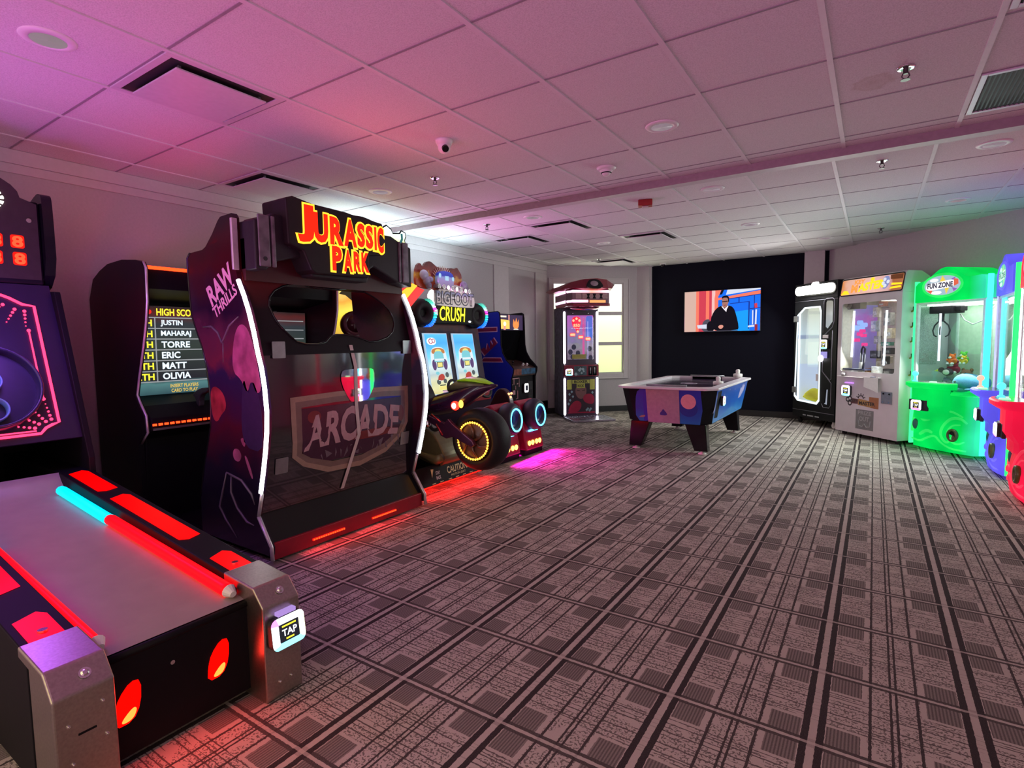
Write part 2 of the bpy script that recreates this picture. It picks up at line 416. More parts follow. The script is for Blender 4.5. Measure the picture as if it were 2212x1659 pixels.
# ------------------------------------------------------------------ the room
CZ = 2.5927                         # ceiling height
WALLP = mat('wall_paint', (0.46, 0.435, 0.44), 0.8, var=0.04, scale=60, bump=0.15)
TRIMP = mat('trim_paint', (0.55, 0.52, 0.52), 0.6, var=0.03)
NAVY = mat('dark_navy_paint', (0.0045, 0.005, 0.012), 0.8, spec=0.15, var=0.1, scale=50, bump=0.1)
BASEB = mat('black_vinyl_base', (0.012, 0.012, 0.013), 0.5)
GRIDP = mat('ceiling_grid_paint', (0.70, 0.67, 0.68), 0.6, var=0.03)
GROOVE = mat('ceiling_groove', (0.30, 0.27, 0.29), 0.8)
XL, YB, XR = -4.8, 9.66, 1.78
P1, P2 = (-4.8, 8.37), (-3.51, 9.66)          # window corner
P3, P4 = (-0.60, 9.66), (1.78, 7.28)          # right corner
b = B(); b.add([(-4.9, -1.4, 0), (3.2, -1.4, 0), (3.2, 9.9, 0), (-4.9, 9.9, 0)], [(0, 1, 2, 3)]); struct(b.build('floor', carpet()))
b = B(); b.add([(-4.9, -1.4, CZ), (-4.9, 9.9, CZ), (3.2, 9.9, CZ), (3.2, -1.4, CZ)], [(0, 1, 2, 3)]); struct(b.build('ceiling', ceiling_mat()))
# walls
b = B(); b.box(XL-.1, XL, -1.4, P1[1]+.05, 0, CZ); struct(b.build('wall_left', WALLP))
b = B(); b.box(P2[0]-.2, P3[0]+.2, YB, YB+.1, 0, CZ); struct(b.build('wall_back', NAVY))
def seg_wall(p, q, x0, x1, z0, z1, name, m, bb=None):
    """box along the segment p-q, x0..x1 = depth towards the room, in the segment's own frame"""
    bb = bb or B(); d = Vector((q[0]-p[0], q[1]-p[1], 0)); L = d.length; d.normalize(); n = Vector((d.y, -d.x, 0))
    bb.T = Matrix(((n.x, d.x, 0, p[0]), (n.y, d.y, 0, p[1]), (0, 0, 1, 0), (0, 0, 0, 1)))
    return bb, L
# window corner wall: solid round the opening
bb, L = seg_wall(P1, P2, 0, 0, 0, 0, '', None)
frame4(bb, -.10, 0.0, 0, L, 0, CZ, 0.11, 1.445, 0.68, 2.315)
struct(bb.build('wall_corner_left', WALLP))
bb, L = seg_wall(P3, P4, 0, 0, 0, 0, '', None); bb.box(-.1, 0, -.05, L, 0, CZ); struct(bb.build('wall_corner_right', WALLP))
b = B(); b.box(XR, XR+.1, -.7, P4[1]+.04, 0, CZ); struct(b.build('wall_right', WALLP))  # unseen near end lengthened to keep light off the left wall
# pillars either side of the dark wall, and panel stiles on the left wall
b = B(); b.box(-3.61, -3.375, YB-.09, YB, 0, CZ).box(-3.375, -3.352, YB-.05, YB, 0, CZ); struct(b.build('trim_1', TRIMP))
b = B(); b.box(-0.925, -0.655, YB-.09, YB, 0, CZ); struct(b.build('trim_2', TRIMP))
b = B()
for y0, y1 in ((1.0, 1.12), (4.0, 4.12), (6.78, 7.17), (7.99, 8.37)): b.box(XL, XL+.018, y0, y1, 0.1, 2.44)
b.box(XL, XL+.018, -1.4, 8.37, 2.44, 2.50); b.box(XL, XL+.03, -1.4, 8.37, 2.50, CZ-.001); b.box(XL, XL+.018, -1.4, 8.37, 0.1, 0.25)
struct(b.build('trim_3', TRIMP, bevel=0.004))
# baseboards
b = B(); b.box(XL, XL+.012, -1.4, P1[1], 0, .1); struct(b.build('baseboard_left', BASEB))
bb, L = seg_wall(P1, P2, 0, 0, 0, 0, '', None); bb.box(0, .012, 0, L, 0, .1); struct(bb.build('baseboard_corner_left', BASEB))
b = B(); b.box(-3.352, -.925, YB-.013, YB, 0, .1).box(-3.62, -3.375, YB-.102, YB-.09, 0, .1).box(-.925, -.655, YB-.102, YB-.09, 0, .1); struct(b.build('baseboard_back', BASEB))
bb, L = seg_wall(P3, P4, 0, 0, 0, 0, '', None); bb.box(0, .012, 0, L, 0, .1); struct(bb.build('baseboard_corner_right', BASEB))
# window: casing, six frosted lit panes
bb, L = seg_wall(P1, P2, 0, 0, 0, 0, '', None)
frame4(bb, 0, .022, 0.055, 1.53, 0.605, 2.375, 0.12, 1.435, 0.69, 2.305)
frame4(bb, 0, .034, 0.045, 1.54, 0.595, 2.385, 0.063, 1.522, 0.613, 2.367)
win = struct(bb.build('window_1', TRIMP, bevel=0.004))
bb, L = seg_wall(P1, P2, 0, 0, 0, 0, '', None)
frame4(bb, -.06, .0, 0.11, 1.445, 0.68, 2.315, 0.14, 1.415, 0.71, 2.285)
bb.box(-.05, .0, 0.745, 0.81, 0.71, 2.285)
for z in (1.225, 1.765): bb.box(-.05, .0, 0.14, 1.415, z-.03, z+.03)
bb.build('window_frame', TRIMP, win, 0.003)
PANE = ramp('frosted_backlit_glass', [(0.0, (0.55, 0.66, 0.30)), (0.45, (0.80, 0.92, 0.46)), (0.72, (0.95, 1.0, 0.72)), (0.9, (1, 1, 0.96))], 'Z', 0.7, 2.3, em=1.25)
for y0, y1 in ((0.14, 0.745), (0.81, 1.415)):
    for z0, z1 in ((.71, 1.195), (1.255, 1.735), (1.795, 2.285)):
        bb, L = seg_wall(P1, P2, 0, 0, 0, 0, '', None); bb.box(-.04, -.034, y0, y1, z0, z1); bb.build('pane', PANE, win)
# ceiling grid and the shallow beam that splits it
b = B()
for k in range(-8, 18):
    x = -2.6527+.6096*k
    if XL < x < 3.2: b.box(x-.0125, x+.0125, -1.4, 4.53, CZ-.007, CZ)
    x = -2.733+.610*k
    if XL < x < 3.2:
        yy = min(9.66, x+13.17, 9.06-x) if x > -3.6 else x+13.17
        if yy > 4.7: b.box(x-.0125, x+.0125, 4.66, yy, CZ-.007, CZ)
g_ = struct(b.build('trim_4', GRIDP))
b = B()
for k in range(-12, 3):
    y = 3.092+.606*k
    if y > -1.4: b.box(XL, 3.2, y-.006, y+.006, CZ-.0025, CZ)
b.box(XL, 3.2, 4.40, 4.405, CZ-.002, CZ)
for k in range(8):
    y = 5.355+.603*k
    if y < 9.6: b.box(max(XL, y-13.17), min(1.78, 9.06-y), y-.005, y+.005, CZ-.0025, CZ)
struct(b.build('trim_5', GROOVE))
b = B(); b.prism([(4.53, CZ), (4.53, CZ-.058), (4.655, CZ-.05), (4.66, CZ)], 'x', XL, 3.2); b.m(1).box(XL, 3.2, 4.528, 4.531, CZ-.058, CZ); struct(b.build('trim_6', [TRIMP, mat('beam_face_taupe', (.34, .27, .29), .7)]))

# ------------------------------------------------------------------ things on the ceiling
DL = mat('downlight_white', (0.80, 0.78, 0.78), 0.4, var=0.02)
DLL = emi('dim_downlight_lens', (0.50, 0.38, 0.44), 0.5)
dls = [(-2.97, .95, 'large round recessed downlight at the top left above the alley'), (-1.13, 3.42, 'round recessed downlight in mid ceiling, nearest one in front of the beam'),
       (-3.60, 3.42, 'round recessed downlight in pink light above the dinosaur cabinet sign'), (.65, 5.07, 'round recessed downlight just behind the beam at far right'),
       (-1.22, 5.07, 'round recessed downlight just behind the beam beside the red alarm box'), (-3.05, 5.05, 'round recessed downlight behind the beam beside the shiny air vent'),
       (-3.09, 6.94, 'small round downlight left of the grey air vent, toward the boxing machine'), (-1.23, 6.88, 'small round downlight in front of the television wall'),
       (-.58, 8.43, 'smallest round downlight above the black prize cabinet'), (.64, 6.92, 'round downlight in bluish light above the glowing claw machines')]
d0 = None
for x, y, lb in dls:
    if d0 is None:
        d0 = thing('downlight', lb, 'ceiling light', (x, y, CZ), 0, 'recessed ceiling downlights')
        b = B(); b.lathe([(.062, -.002), (.066, -.010), (.095, -.006), (.100, -.001), (.100, 0.0)], n=32); b.build('trim_ring', DL, d0, smooth=True)
        b = B(); b.lathe([(.0, -.004), (.03, -.0045), (.064, -.0085)], n=32); b.build('lens', DLL, d0, smooth=True)
        parts0 = list(d0.children)
    else:
        d = d0.copy(); COL.objects.link(d); d.location = (x, y, CZ); d['label'] = lb
        for p in parts0: c = p.copy(); COL.objects.link(c); c.parent = d
VENTD = mat('vent_dark_gap', (0.02, 0.018, 0.02), 0.6)
VENTW = mat('vent_plate_white', (0.62, 0.58, 0.62), 0.4, var=0.04)
vents = [(-2.955, 1.575, 'square white air vent plate nearest the camera, above the alley'), (-4.18, 2.78, 'square air vent with dark gap behind the dinosaur cabinet, near the left wall'),
         (-3.03, 5.66, 'shiny square air vent just behind the beam, catching pink light'), (-2.42, 6.90, 'greyish square air vent before the television wall'),
         (-3.85, 6.12, 'small-looking square air vent near the left wall behind the beam'), (-3.645, 8.69, 'far square air vent above the boxing machine')]
v0 = None
for x, y, lb in vents:
    if v0 is None:
        v0 = thing('air_vent', lb, 'air vent', (x, y, CZ), 0, 'square ceiling air vents')
        b = B(); frame4(b.m(0), -.012, 0, 0, 0, 0, 0, 0, 0, 0, 0); b = B()
        for q in ((-.297, -.262, -.297, .297), (.262, .297, -.297, .297), (-.262, .262, -.297, -.262), (-.262, .262, .262, .297)): b.box(*q, -.008, 0)
        b.build('vent_frame', VENTW, v0, 0.002)
        b = B(); b.box(-.262, .262, -.262, .262, -.003, -.0005); b.build('vent_throat', VENTD, v0)
        b = B(); b.box(-.225, .225, -.225, .225, -.030, -.022); b.build('vent_plate', VENTW, v0, 0.002)
        b = B()
        for q in ((-.2, -.2), (.2, -.2), (.2, .2), (-.2, .2)): b.box(q[0]-.006, q[0]+.006, q[1]-.006, q[1]+.006, -.023, -.002)
        b.build('hanger', GREYM, v0)
        parts0 = list(v0.children)
    else:
        d = v0.copy(); COL.objects.link(d); d.location = (x, y, CZ); d['label'] = lb
        for p in parts0: c = p.copy(); COL.objects.link(c); c.parent = d
g0 = None
for x, y, lb in ((.71, 4.0, 'dark square return air grille at the right edge, before the beam'), (.71, 2.74, 'dark square return air grille cut by the top right corner of the view')):
    g0 = thing('air_grille', lb, 'air vent', (x, y, CZ), 0, 'dark return air grilles')
    b = B()
    for q in ((-.297, -.27, -.297, .297), (.27, .297, -.297, .297), (-.27, .27, -.297, -.27), (-.27, .27, .27, .297)): b.box(*q, -.010, 0)
    b.build('grille_frame', VENTW, g0, 0.002)
    b = B(); b.box(-.27, .27, -.27, .27, -.003, -.0005); b.build('grille_throat', VENTD, g0)
    b = B()
    for k in range(28): xx = -.265+.53*k/27; b.add([(xx-.006, -.27, -.002), (xx-.006, .27, -.002), (xx+.004, .27, -.010), (xx+.004, -.27, -.010)], [(0, 1, 2, 3)])
    b.build('louvre', mat('grille_louvre', (.012, .010, .011), .6, spec=.2), g0)
SPR = mat('sprinkler_metal', (.10, .09, .09), .35, .8)
for i, (x, y, lb) in enumerate([(.09, 3.40, 'fire sprinkler nearest the camera, beside the brown ceiling stain'), (-2.96, 3.40, 'fire sprinkler in pink light above the dinosaur cabinet, before the beam'),
        (.01, 5.04, 'fire sprinkler just behind the beam at right'), (-3.65, 5.05, 'fire sprinkler behind the beam near the left wall'),
        (.03, 8.11, 'fire sprinkler above the white key prize machine'), (-3.74, 8.24, 'fire sprinkler above the boxing machine')]):
    t = thing('sprinkler', lb, 'sprinkler', (x, y, CZ), 0, 'ceiling fire sprinklers')
    b = B(); b.lathe([(.018, -.001), (.032, -.007), (.040, -.002), (.040, 0)], n=20); b.build('escutcheon', CHROME, t, smooth=True)
    b = B(); b.cyl((0, 0, 0), (0, 0, -.03), .011); b.tube([(.011, 0, -.026), (.016, 0, -.040), (.004, 0, -.056)], .003); b.tube([(-.011, 0, -.026), (-.016, 0, -.040), (-.004, 0, -.056)], .003); b.build('sprinkler_body', SPR, t)
    b = B(); b.cyl((0, 0, -.056), (0, 0, -.059), .020, n=14); b.build('deflector', SPR, t)
t = thing('security_camera', 'white dome security camera on the ceiling between the vents', 'security camera', (-2.37, 2.82, CZ))
b = B(); b.lathe([(.0, -.035), (.045, -.035), (.055, -.012), (.057, 0)], n=24); b.build('camera_base', WHITEP, t, smooth=True)
b = B(); b.sph((0, 0, -.045), .042); b.build('camera_ball', WHITEP, t, smooth=True)
b = B(); b.cyl((.024, -.020, -.058), (.034, -.026, -.070), .022, n=18); b.build('camera_lens', BLACKG, t)
t = thing('smoke_detector', 'white round smoke detector hanging before the beam', 'smoke detector', (-1.74, 3.97, CZ))
b = B(); b.lathe([(.0, -.022), (.055, -.022), (.072, -.008), (.074, 0)], n=28); b.build('detector_base', WHITEP, t, smooth=True)
b = B(); b.lathe([(.0, -.062), (.022, -.060), (.034, -.045), (.050, -.024), (.050, -.020)], n=28); b.build('detector_head', WHITEP, t, smooth=True)
b = B(); b.lathe([(.037, -.045), (.039, -.042), (.041, -.039), (.037, -.039)], n=28); b.build('detector_slot', BLACK, t)
t = thing('fire_strobe', 'red rectangular fire alarm strobe box just behind the beam', 'fire alarm', (-1.84, 5.10, CZ), 0.35)
b = B(); b.box(-.065, .065, -.05, .05, -.055, 0); b.build('strobe_housing', mat('alarm_red', (.35, .012, .012), .4), t, 0.006)
b = B(); b.box(-.03, .03, -.03, .03, -.068, -.055); b.build('strobe_lens', mat('strobe_lens', (.6, .5, .5), .2), t, 0.004)
t = thing('security_camera', 'black dome camera where the ceiling meets the dark wall', 'security camera', (-3.08, 9.43, CZ))
b = B(); b.lathe([(.0, -.018), (.05, -.018), (.055, 0)], n=24); b.build('camera_base', WHITEP, t, smooth=True)
b = B(); b.sph((0, 0, -.025), (.038, .038, .040)); b.build('camera_ball', BLACKG, t, smooth=True)
# ================================================================== alley roller (front left)
SK = thing('alley_roller_game', 'long ball-rolling alley game with red lit rails and steel front corners, front left', 'arcade game', (-3.2, .83, 0))
LANE = mat('lane_laminate', (.36, .29, .27), .42, var=.05, scale=12)
BOARDP = mat('target_board_purple', (.012, .008, .032), .35)
REDL = emi('red_rail_panel', (1.0, .0, .0), 1.7)
PINKLED = emi('pink_red_led_line', (1.0, .03, .10), 3.6)
rz = lambda x: .425-(x+2.0)*.117
def rail(y0, y1):
    b = WB(SK); b.prism([(-1.96, .02), (-1.96, .405), (-2.0, rz(-2.0)), (-3.62, rz(-3.62)), (-4.6, rz(-3.7)), (-4.6, .02)], 'y', y0, y1); return b.build('side_rail', BLACK, SK, .004)
rails = [rail(.468, .602), rail(1.062, 1.198)]
for y0, y1, fl in ((.463, .607, 0), (1.057, 1.203, 1)):
    b = WB(SK); b.prism([(-1.93, .0), (-1.765, .0), (-1.765, .352), (-1.822, .415), (-2.012, .433), (-2.012, .40), (-1.93, .39)], 'y', y0, y1)
    cap = b.build('corner_cap', STEEL, SK, .006, 3)
    yc = (y0+y1)/2
    def bolt(p, d, r=.010):
        q = WB(SK); p = Vector(p); d = Vector(d).normalized(); q.cyl(p, p+d*.003, r*1.5, r*1.5, 14).cyl(p+d*.003, p+d*.007, r, r*.6, 12); q.build('bolt', CHROME, cap, smooth=False)
    bolt((-1.792, yc+.012, .385), (.063, 0, .057)); 
    if not fl: 
        for q in ((.04, .30), (-.04, .27), (.045, .20), (-.035, .16)): bolt((-1.765, yc+q[0], q[1]), (1, 0, 0), .003)
        q = WB(SK); q.box(-1.766, -1.764, yc-.02, yc+.022, .232, .238); q.build('coin_slot', BLACK, cap)
    else:
        for q in ((-.02, .06), (.025, .062)): bolt((-1.765, yc+q[0], q[1]), (1, 0, 0), .003)
    q = WB(SK); q.cyl((-2.06, yc, rz(-2.06)), (-2.06, yc, rz(-2.06)+.006), .013, n=14); q.build('rail_bolt', CHROME, rails[fl])
card_reader(SK, inv(SK) @ TR(-1.735, 1.135, .252, 0, -.12), .132, .112)
b = WB(SK); b.box(-1.763, -1.74, 1.10, 1.17, .312, .325); b.build('reader_label', emi('lilac_strip_light', (.55, .35, .9), .8), SK)
# front panel with two glowing windows
b = WB(SK); b.box(-1.89, -1.865, .60, 1.064, .03, .345); fp = b.build('front_panel', BLACK, SK, .003)
FRL = emi('red_front_lamp', (1.0, .001, .0), 2.0)
FRO = emi('orange_bulb_glow', (1.0, .20, .03), 3.0)
for yc in (.668, .945):
    pts = smooth2([(yc-.038, .135), (yc+.012, .135), (yc+.036, .18), (yc+.040, .255), (yc+.012, .262), (yc-.022, .225), (yc-.034, .185)], 1)
    b = WB(SK); b.prism(pts, 'x', -1.866, -1.862); lamp = b.build('front_lamp', FRL, fp)
    b = WB(SK); b.flat([(y, z) for y, z in smooth2([(yc-.028, .142), (yc+.010, .140), (yc+.026, .170), (yc+.014, .182)], 2)], -1.8612); b.build('bulb_glow', FRO, lamp)
b = WB(SK); b.cyl((-1.865, .80, .262), (-1.860, .80, .262), .007, n=12); b.build('panel_lock', CHROME, fp)
# lane
lane = [(-1.862, .335), (-1.858, .352), (-1.88, .362)]+[(-1.9-1.62*i/8, .366+.155*i/8) for i in range(9)]+[(-3.56, .54), (-3.60, .575), (-3.63, .615), (-3.645, .60)]
b = WB(SK); b.m(0).sheet(lane[2:], .60, 1.064); b.build('lane', LANE, SK, smooth=True)
b = WB(SK); b.tube([(-1.872, .60, .348), (-1.872, 1.064, .348)], .013, 10); b.build('lane_edge', BLACK, SK, smooth=True)
# light tubes along the lane
TUC = emi('cyan_light_tube', (.0, .62, .85), 1.6); TUR = emi('red_light_tube', (1.0, .002, .006), 2.0)
lz = lambda x: .366-(x+1.9)*.0957+.024
for y in (1.030, .6225):
    for x0, x1, mm in ((-1.93, -2.92, TUR), (-2.925, -3.50, TUC)):
        b = WB(SK); b.tube([(x0, y, lz(x0)), (x0-.02, y, lz(x0)), (x1+.02, y, lz(x1)), (x1, y, lz(x1))], .024 if y > .8 else .018, 10); b.build('light_tube', mm, SK, smooth=True)
    b = WB(SK); b.cyl((-1.90, y, lz(-1.9)-.004), (-1.93, y, lz(-1.93)), .012, .025, 12); b.build('tube_end', WHITEP, SK)
# red lit panels let into the rail tops
for yy0, yy1 in ((1.085, 1.172), (.49, .575)):
    for x0, x1 in ((-2.16, -1.99), (-3.06, -2.40), (-3.56, -3.2)):
        pts = [(x1, yy0), (x1+.02, yy0+.03), (x1+.0, yy1), (x0, yy1), (x0-.03, yy1-.02), (x0, yy0)]
        b = WB(SK); b.add([(x, y, rz(x)+.002) for x, y in pts], [list(range(6))[::-1]]); b.build('red_panel', REDL, rails[1 if yy0 > 1 else 0])
# back cabinet
def bx(z): return -3.60-(z-.74)*.385
b = WB(SK)
prof = [(-3.57, .55), (-3.57, .68), (bx(1.60)+.04, 1.60), (-4.55, 1.64), (-4.62, .55)]
for y0, y1 in ((.452, .478), (1.182, 1.212)):
    b = WB(SK); b.prism(prof, 'y', y0, y1); b.build('cabinet_side', BLACK, SK, .004)
b = WB(SK); b.box(-4.62, -4.55, .478, 1.182, .02, 1.64); b.build('cabinet_back', BLACK, SK)
# tilted target board: frame (y, s) on the plane
bd = Vector((bx(1.6)-bx(.82), 0, .78)); bl = bd.length; bd.normalize(); bn = Vector((bd.z, 0, -bd.x))
TB = inv(SK) @ Matrix(((bn.x, 0, bd.x, bx(.82)-.015), (0, 1, 0, .83), (bn.z, 0, bd.z, .82), (0, 0, 0, 1)))
def BB(): b = B(); b.T = TB; return b
b = BB(); b.box(-.02, 0, -.352, .352, -.03, bl+.04); board = b.build('target_board', BOARDP, SK)
hw = .262
outl = [(-hw+.07, .025)]
q = [(hw-.085, .012), (hw-.06, .04), (hw-.03, .055), (hw, .065), (hw, bl-.095), (hw-.05, bl-.085), (hw-.10, bl-.05), (hw-.13, bl-.035)]
full = q+[(-y, s) for y, s in q[::-1]]
b = BB(); b.tube([(.008, y, s) for y, s in full], .0075, 6, closed=True); b.build('led_outline', PINKLED, board, smooth=True)
for sg in (1, -1):
    b = BB(); b.tube([(.008, sg*(hw-.045), .20), (.008, sg*(hw-.045), bl-.24)], .0045, 6); b.sph((.008, sg*(hw-.045), .20), .009, 8, 6).sph((.008, sg*(hw-.045), bl-.24), .009, 8, 6); b.build('led_line', PINKLED, board, smooth=True)
    for (cy, cs, ang, dr) in ((hw-.03, .085, 97, 1), (hw-.055, .075, 122, 1), (hw-.085, .065, 146, 1), (hw-.105, .045, 166, 1), (hw-.045, bl-.125, 265, 1), (hw-.085, bl-.115, 240, 1), (hw-.13, bl-.09, 215, 1)):
        b = BB(); a = math.radians(ang)
        for i in range(5): b.sph((.006, sg*(cy+math.cos(a)*.022*i), cs+math.sin(a)*.022*i), .0085-.0013*i, 8, 6)
        b.build('led_ray', PINKLED, board, smooth=True)
b = BB(); b.tube([(.008, -.16, .028), (.008, .16, .028)], .0045, 6); b.build('led_line', PINKLED, board, smooth=True)
# ring bowl and target cups
RINGP = mat('ring_plastic', (.018, .018, .055), .3); RINGIN = mat('ring_floor', (.014, .014, .05), .4); CUPB = mat('target_cup_blue', (.14, .30, .65), .25)
b = BB(); b.torus((.03, 0, .27), (1, 0, 0), .205, (.012, .05), 40, 8, Rz=.215); ring = b.build('target_ring', RINGP, board, smooth=True)
b = BB(); b.flat(ell(0, .27, .20, .21), .012); b.build('ring_floor', RINGIN, ring)
for cy, cs, r in ((0, .15, .060), (0, .30, .052), (0, .44, .046), (0, .58, .042)):
    b = BB(); b.torus((.035, cy, cs), (1, 0, 0), r, (.006, .035), 28, 8); b.build('target_cup', CUPB, board, smooth=True)
# score marquee
MX = -3.955
b = WB(SK); b.box(-4.5, MX, .50, 1.162, 1.64, 2.10); mq = b.build('score_marquee', BLACK, SK, .01)
pts = [(.50, 1.665), (1.150, 1.665), (1.150, 2.085), (1.08, 2.11)]+[(.83+.25*math.cos(a), 2.11+.125*math.sin(a)) for a in [PI*k/12 for k in range(1, 12)]]+[(.58, 2.11), (.51, 2.085)]
b = WB(SK); b.prism(pts, 'x', MX-.03, MX+.006); b.build('marquee_face', mat('marquee_face_brown', (.035, .028, .026), .25), mq)
for y in (.472, 1.188):
    b = WB(SK); b.prism(smooth2([(MX+.045, 1.60), (MX+.045, 2.10), (MX+.02, 2.15), (MX-.06, 2.15), (MX-.5, 2.0), (MX-.5, 1.60)], 2), 'y', y-.024, y+.024); b.build('marquee_post', BLACKG, mq)
b = WB(SK)
for k in range(12):
    a = 2*PI*k/12+.2; c, s_2 = math.cos(a), math.sin(a); b.tube([(MX+.010, .955+.030*c, 2.085+.030*s_2), (MX+.010, .955+.056*c, 2.085+.056*s_2)], [.005, .009], 7)
b.build('dash_ring', emi('white_dash_lights', (1, 1, .93), 4.0), mq, smooth=True)
DIG = emi('red_score_digit', (1.0, .03, .01), 5.0); DIGB = emi('red_digit_glow', (.8, .012, .006), 1.2)
for z, ys in ((1.868, (.70, .80, .895, .965, 1.055)), (1.775, (.70, .80, .885, .960, 1.06))):
    for y in ys:
        b = WB(SK); b.m(1).flat(rrect(y-.030, y+.030, z-.036, z+.036, .012), MX+.0085); b.m(0).text('8', MX+.010, y, z, h=.062, w=.048, bold=.035); b.build('score_digit', [DIG, DIGB], mq)
b = WB(SK); b.cyl((MX+.006, 1.11, 1.99), (MX+.014, 1.11, 1.99), .012, n=12); b.build('marquee_lock', CHROME, mq)
b = WB(SK); b.box(-4.62, -1.93, .602, 1.062, .02, .30); b.build('under_body', BLACK, SK)

# ================================================================== dinosaur light-gun cabinet: screen half, seat shell, joined by a platform
JP = thing('light_gun_cabinet', 'big sit-in light-gun cabinet with red JURASSIC PARK sign and white edge lights', 'arcade game', (-3.6, 2.45, 0))
Y0, Y1 = 1.80, 3.135
front = [(-3.10, 1.71), (-3.09, 1.66), (-3.04, 1.57), (-3.0, 1.48), (-2.96, 1.36), (-2.93, 1.24), (-2.90, 1.15), (-2.88, 1.04), (-2.87, .90), (-2.88, .79), (-2.90, .68), (-2.93, .56), (-2.97, .42), (-3.02, .265)]
inner = [(-3.65, .30), (-3.58, .52), (-3.52, .66), (-3.475, .78), (-3.46, .92), (-3.465, 1.03), (-3.49, 1.18), (-3.52, 1.27), (-3.58, 1.38), (-3.63, 1.48), (-3.645, 1.68)]
sideprof = [(-3.10, 2.02), (-3.12, 2.045), (-3.24, 2.04), (-3.27, 2.02), (-3.34, 1.95), (-3.42, 1.885), (-3.46, 1.87), (-3.61, 1.865), (-3.645, 1.835)]+inner[::-1]+[(-3.65, .06), (-2.905, .05), (-2.90, .10)]+front[::-1]
SIDEART = ramp('sunset_jungle_print', [(0.0, (.007, .005, .012)), (.24, (.012, .006, .022)), (.36, (.055, .005, .018)), (.44, (.028, .008, .042)), (.53, (.020, .011, .052)), (.57, (.12, .018, .042)), (.66, (.085, .018, .045)), (.74, (.015, .005, .022)), (.86, (.05, .003, .008)), (1.0, (.014, .004, .007))], 'Z', 0.05, 2.05, noise=.22, nscale=4.5, rough=.22)
TMOLD = mat('silver_edge_molding', (.62, .60, .64), .3, .4)
PINKW = mat('printed_letter_pink', (.72, .42, .52), .4)
for yy, sg in ((Y0, -1), (Y1, 1)):
    b = WB(JP); b.prism(sideprof, 'y', yy, yy-sg*.035); sp = b.build('side_panel', SIDEART, JP)
    b = WB(JP); b.tube([(x+.004, yy-sg*.012, z) for x, z in [(-3.02, .265), (-2.905, .10), (-2.90, .02)]], .012, 8); b.build('edge_molding', TMOLD, sp, smooth=True)
    b = WB(JP); b.tube([(x+.004, yy-sg*.012, z) for x, z in [(-3.02, .27), (-2.975, .41)]], .011, 8); b.build('edge_molding', TMOLD, sp, smooth=True)
    b = WB(JP); b.box(-3.112, -3.092, yy-.018, yy+.018, 1.72, 2.015); b.build('edge_molding', TMOLD, sp, .004)
    b = WB(JP); b.tube([(x+.007, yy, z) for x, z in front[1:13]], .0125, 8); b.build('edge_led_strip', LEDW, sp, smooth=True)
    b = WB(JP); b.tube([(x, yy, z) for x, z in sideprof[7:20]], .006, 6); b.build('back_edge_molding', BLACKG, sp, smooth=True)
# maker's lettering and cloud / rock shapes printed on the near side
b = WB(JP); b.T = inv(JP) @ Matrix(((0, 1, 0, 0), (-1, 0, 0, Y0-.002), (0, 0, 1, 0), (0, 0, 0, 1)))
curve_up = lambda k: (lambda u, v: (u, v+k*u*u))
b.text('RAW', 0, -3.275, 1.645, h=.135, w=.30, bold=.035, roll=.50, ext=.0005)
b.text('THRILLS', 0, -3.235, 1.545, h=.072, w=.29, bold=.03, roll=.50, ext=.0005)
b.build('maker_lettering', PINKW, JP.children[0])
def side_art(pts, m, name, n=2):
    b = WB(JP); b.prism(smooth2(pts, n), 'y', Y0-.0012, Y0+.001); b.build(name, m, JP.children[0])
ROCK = mat('printed_rock_dark', (.030, .016, .060), .25); CLOUD = mat('printed_cloud_pink', (.30, .07, .16), .3, var=.4, scale=12); EMBER = mat('printed_sky_red', (.26, .025, .04), .3, var=.4, scale=14)
side_art([(-3.20, 1.13), (-3.16, 1.34), (-3.08, 1.42), (-2.99, 1.36), (-2.92, 1.12), (-2.905, 1.02), (-2.96, 1.0), (-3.0, 1.09), (-3.05, .99), (-3.10, 1.08)], CLOUD, 'printed_cloud')
side_art([(-3.13, .80), (-3.10, 1.02), (-3.075, 1.09), (-3.05, 1.02), (-3.03, 1.0), (-3.0, 1.07), (-2.965, 1.06), (-2.92, .94), (-2.91, .80), (-2.93, .66), (-3.1, .68)], ROCK, 'printed_rock', 1)
side_art([(-3.45, .84), (-3.46, 1.0), (-3.40, 1.04), (-3.30, .99), (-3.28, .90), (-3.34, .86), (-3.40, .80)], EMBER, 'printed_sky')
side_art([(-3.24, .62), (-3.22, .66), (-3.17, .66), (-3.14, .62), (-3.17, .58), (-3.22, .585)], CLOUD, 'printed_rock')
side_art([(-3.15, .72), (-3.12, .735), (-3.09, .71), (-3.11, .67)], CLOUD, 'printed_rock')
side_art([(-3.12, .63), (-3.085, .62), (-3.03, .50), (-3.05, .49)], CLOUD, 'printed_rock')
BONE = mat('printed_bone_grey', (.10, .075, .11), .35)
b = WB(JP)
for path in ([(-3.32, .50), (-3.38, .36), (-3.42, .27), (-3.36, .20), (-3.24, .10)], [(-3.32, .50), (-3.27, .49), (-3.16, .47), (-3.06, .40), (-3.03, .34)], [(-3.27, .48), (-3.28, .38), (-3.22, .29), (-3.12, .22), (-3.05, .21)], [(-3.50, 1.40), (-3.40, 1.40), (-3.33, 1.36), (-3.29, 1.30), (-3.27, 1.32), (-3.2, 1.40), (-3.10, 1.45)], [(-3.28, 1.30), (-3.29, 1.18)]):
    b.tube([(x, Y0-.0005, z) for x, z in path], [.004]+[.0075]*(len(path)-2)+[.003], 6)
b.build('printed_bones', BONE, JP.children[0], smooth=True)
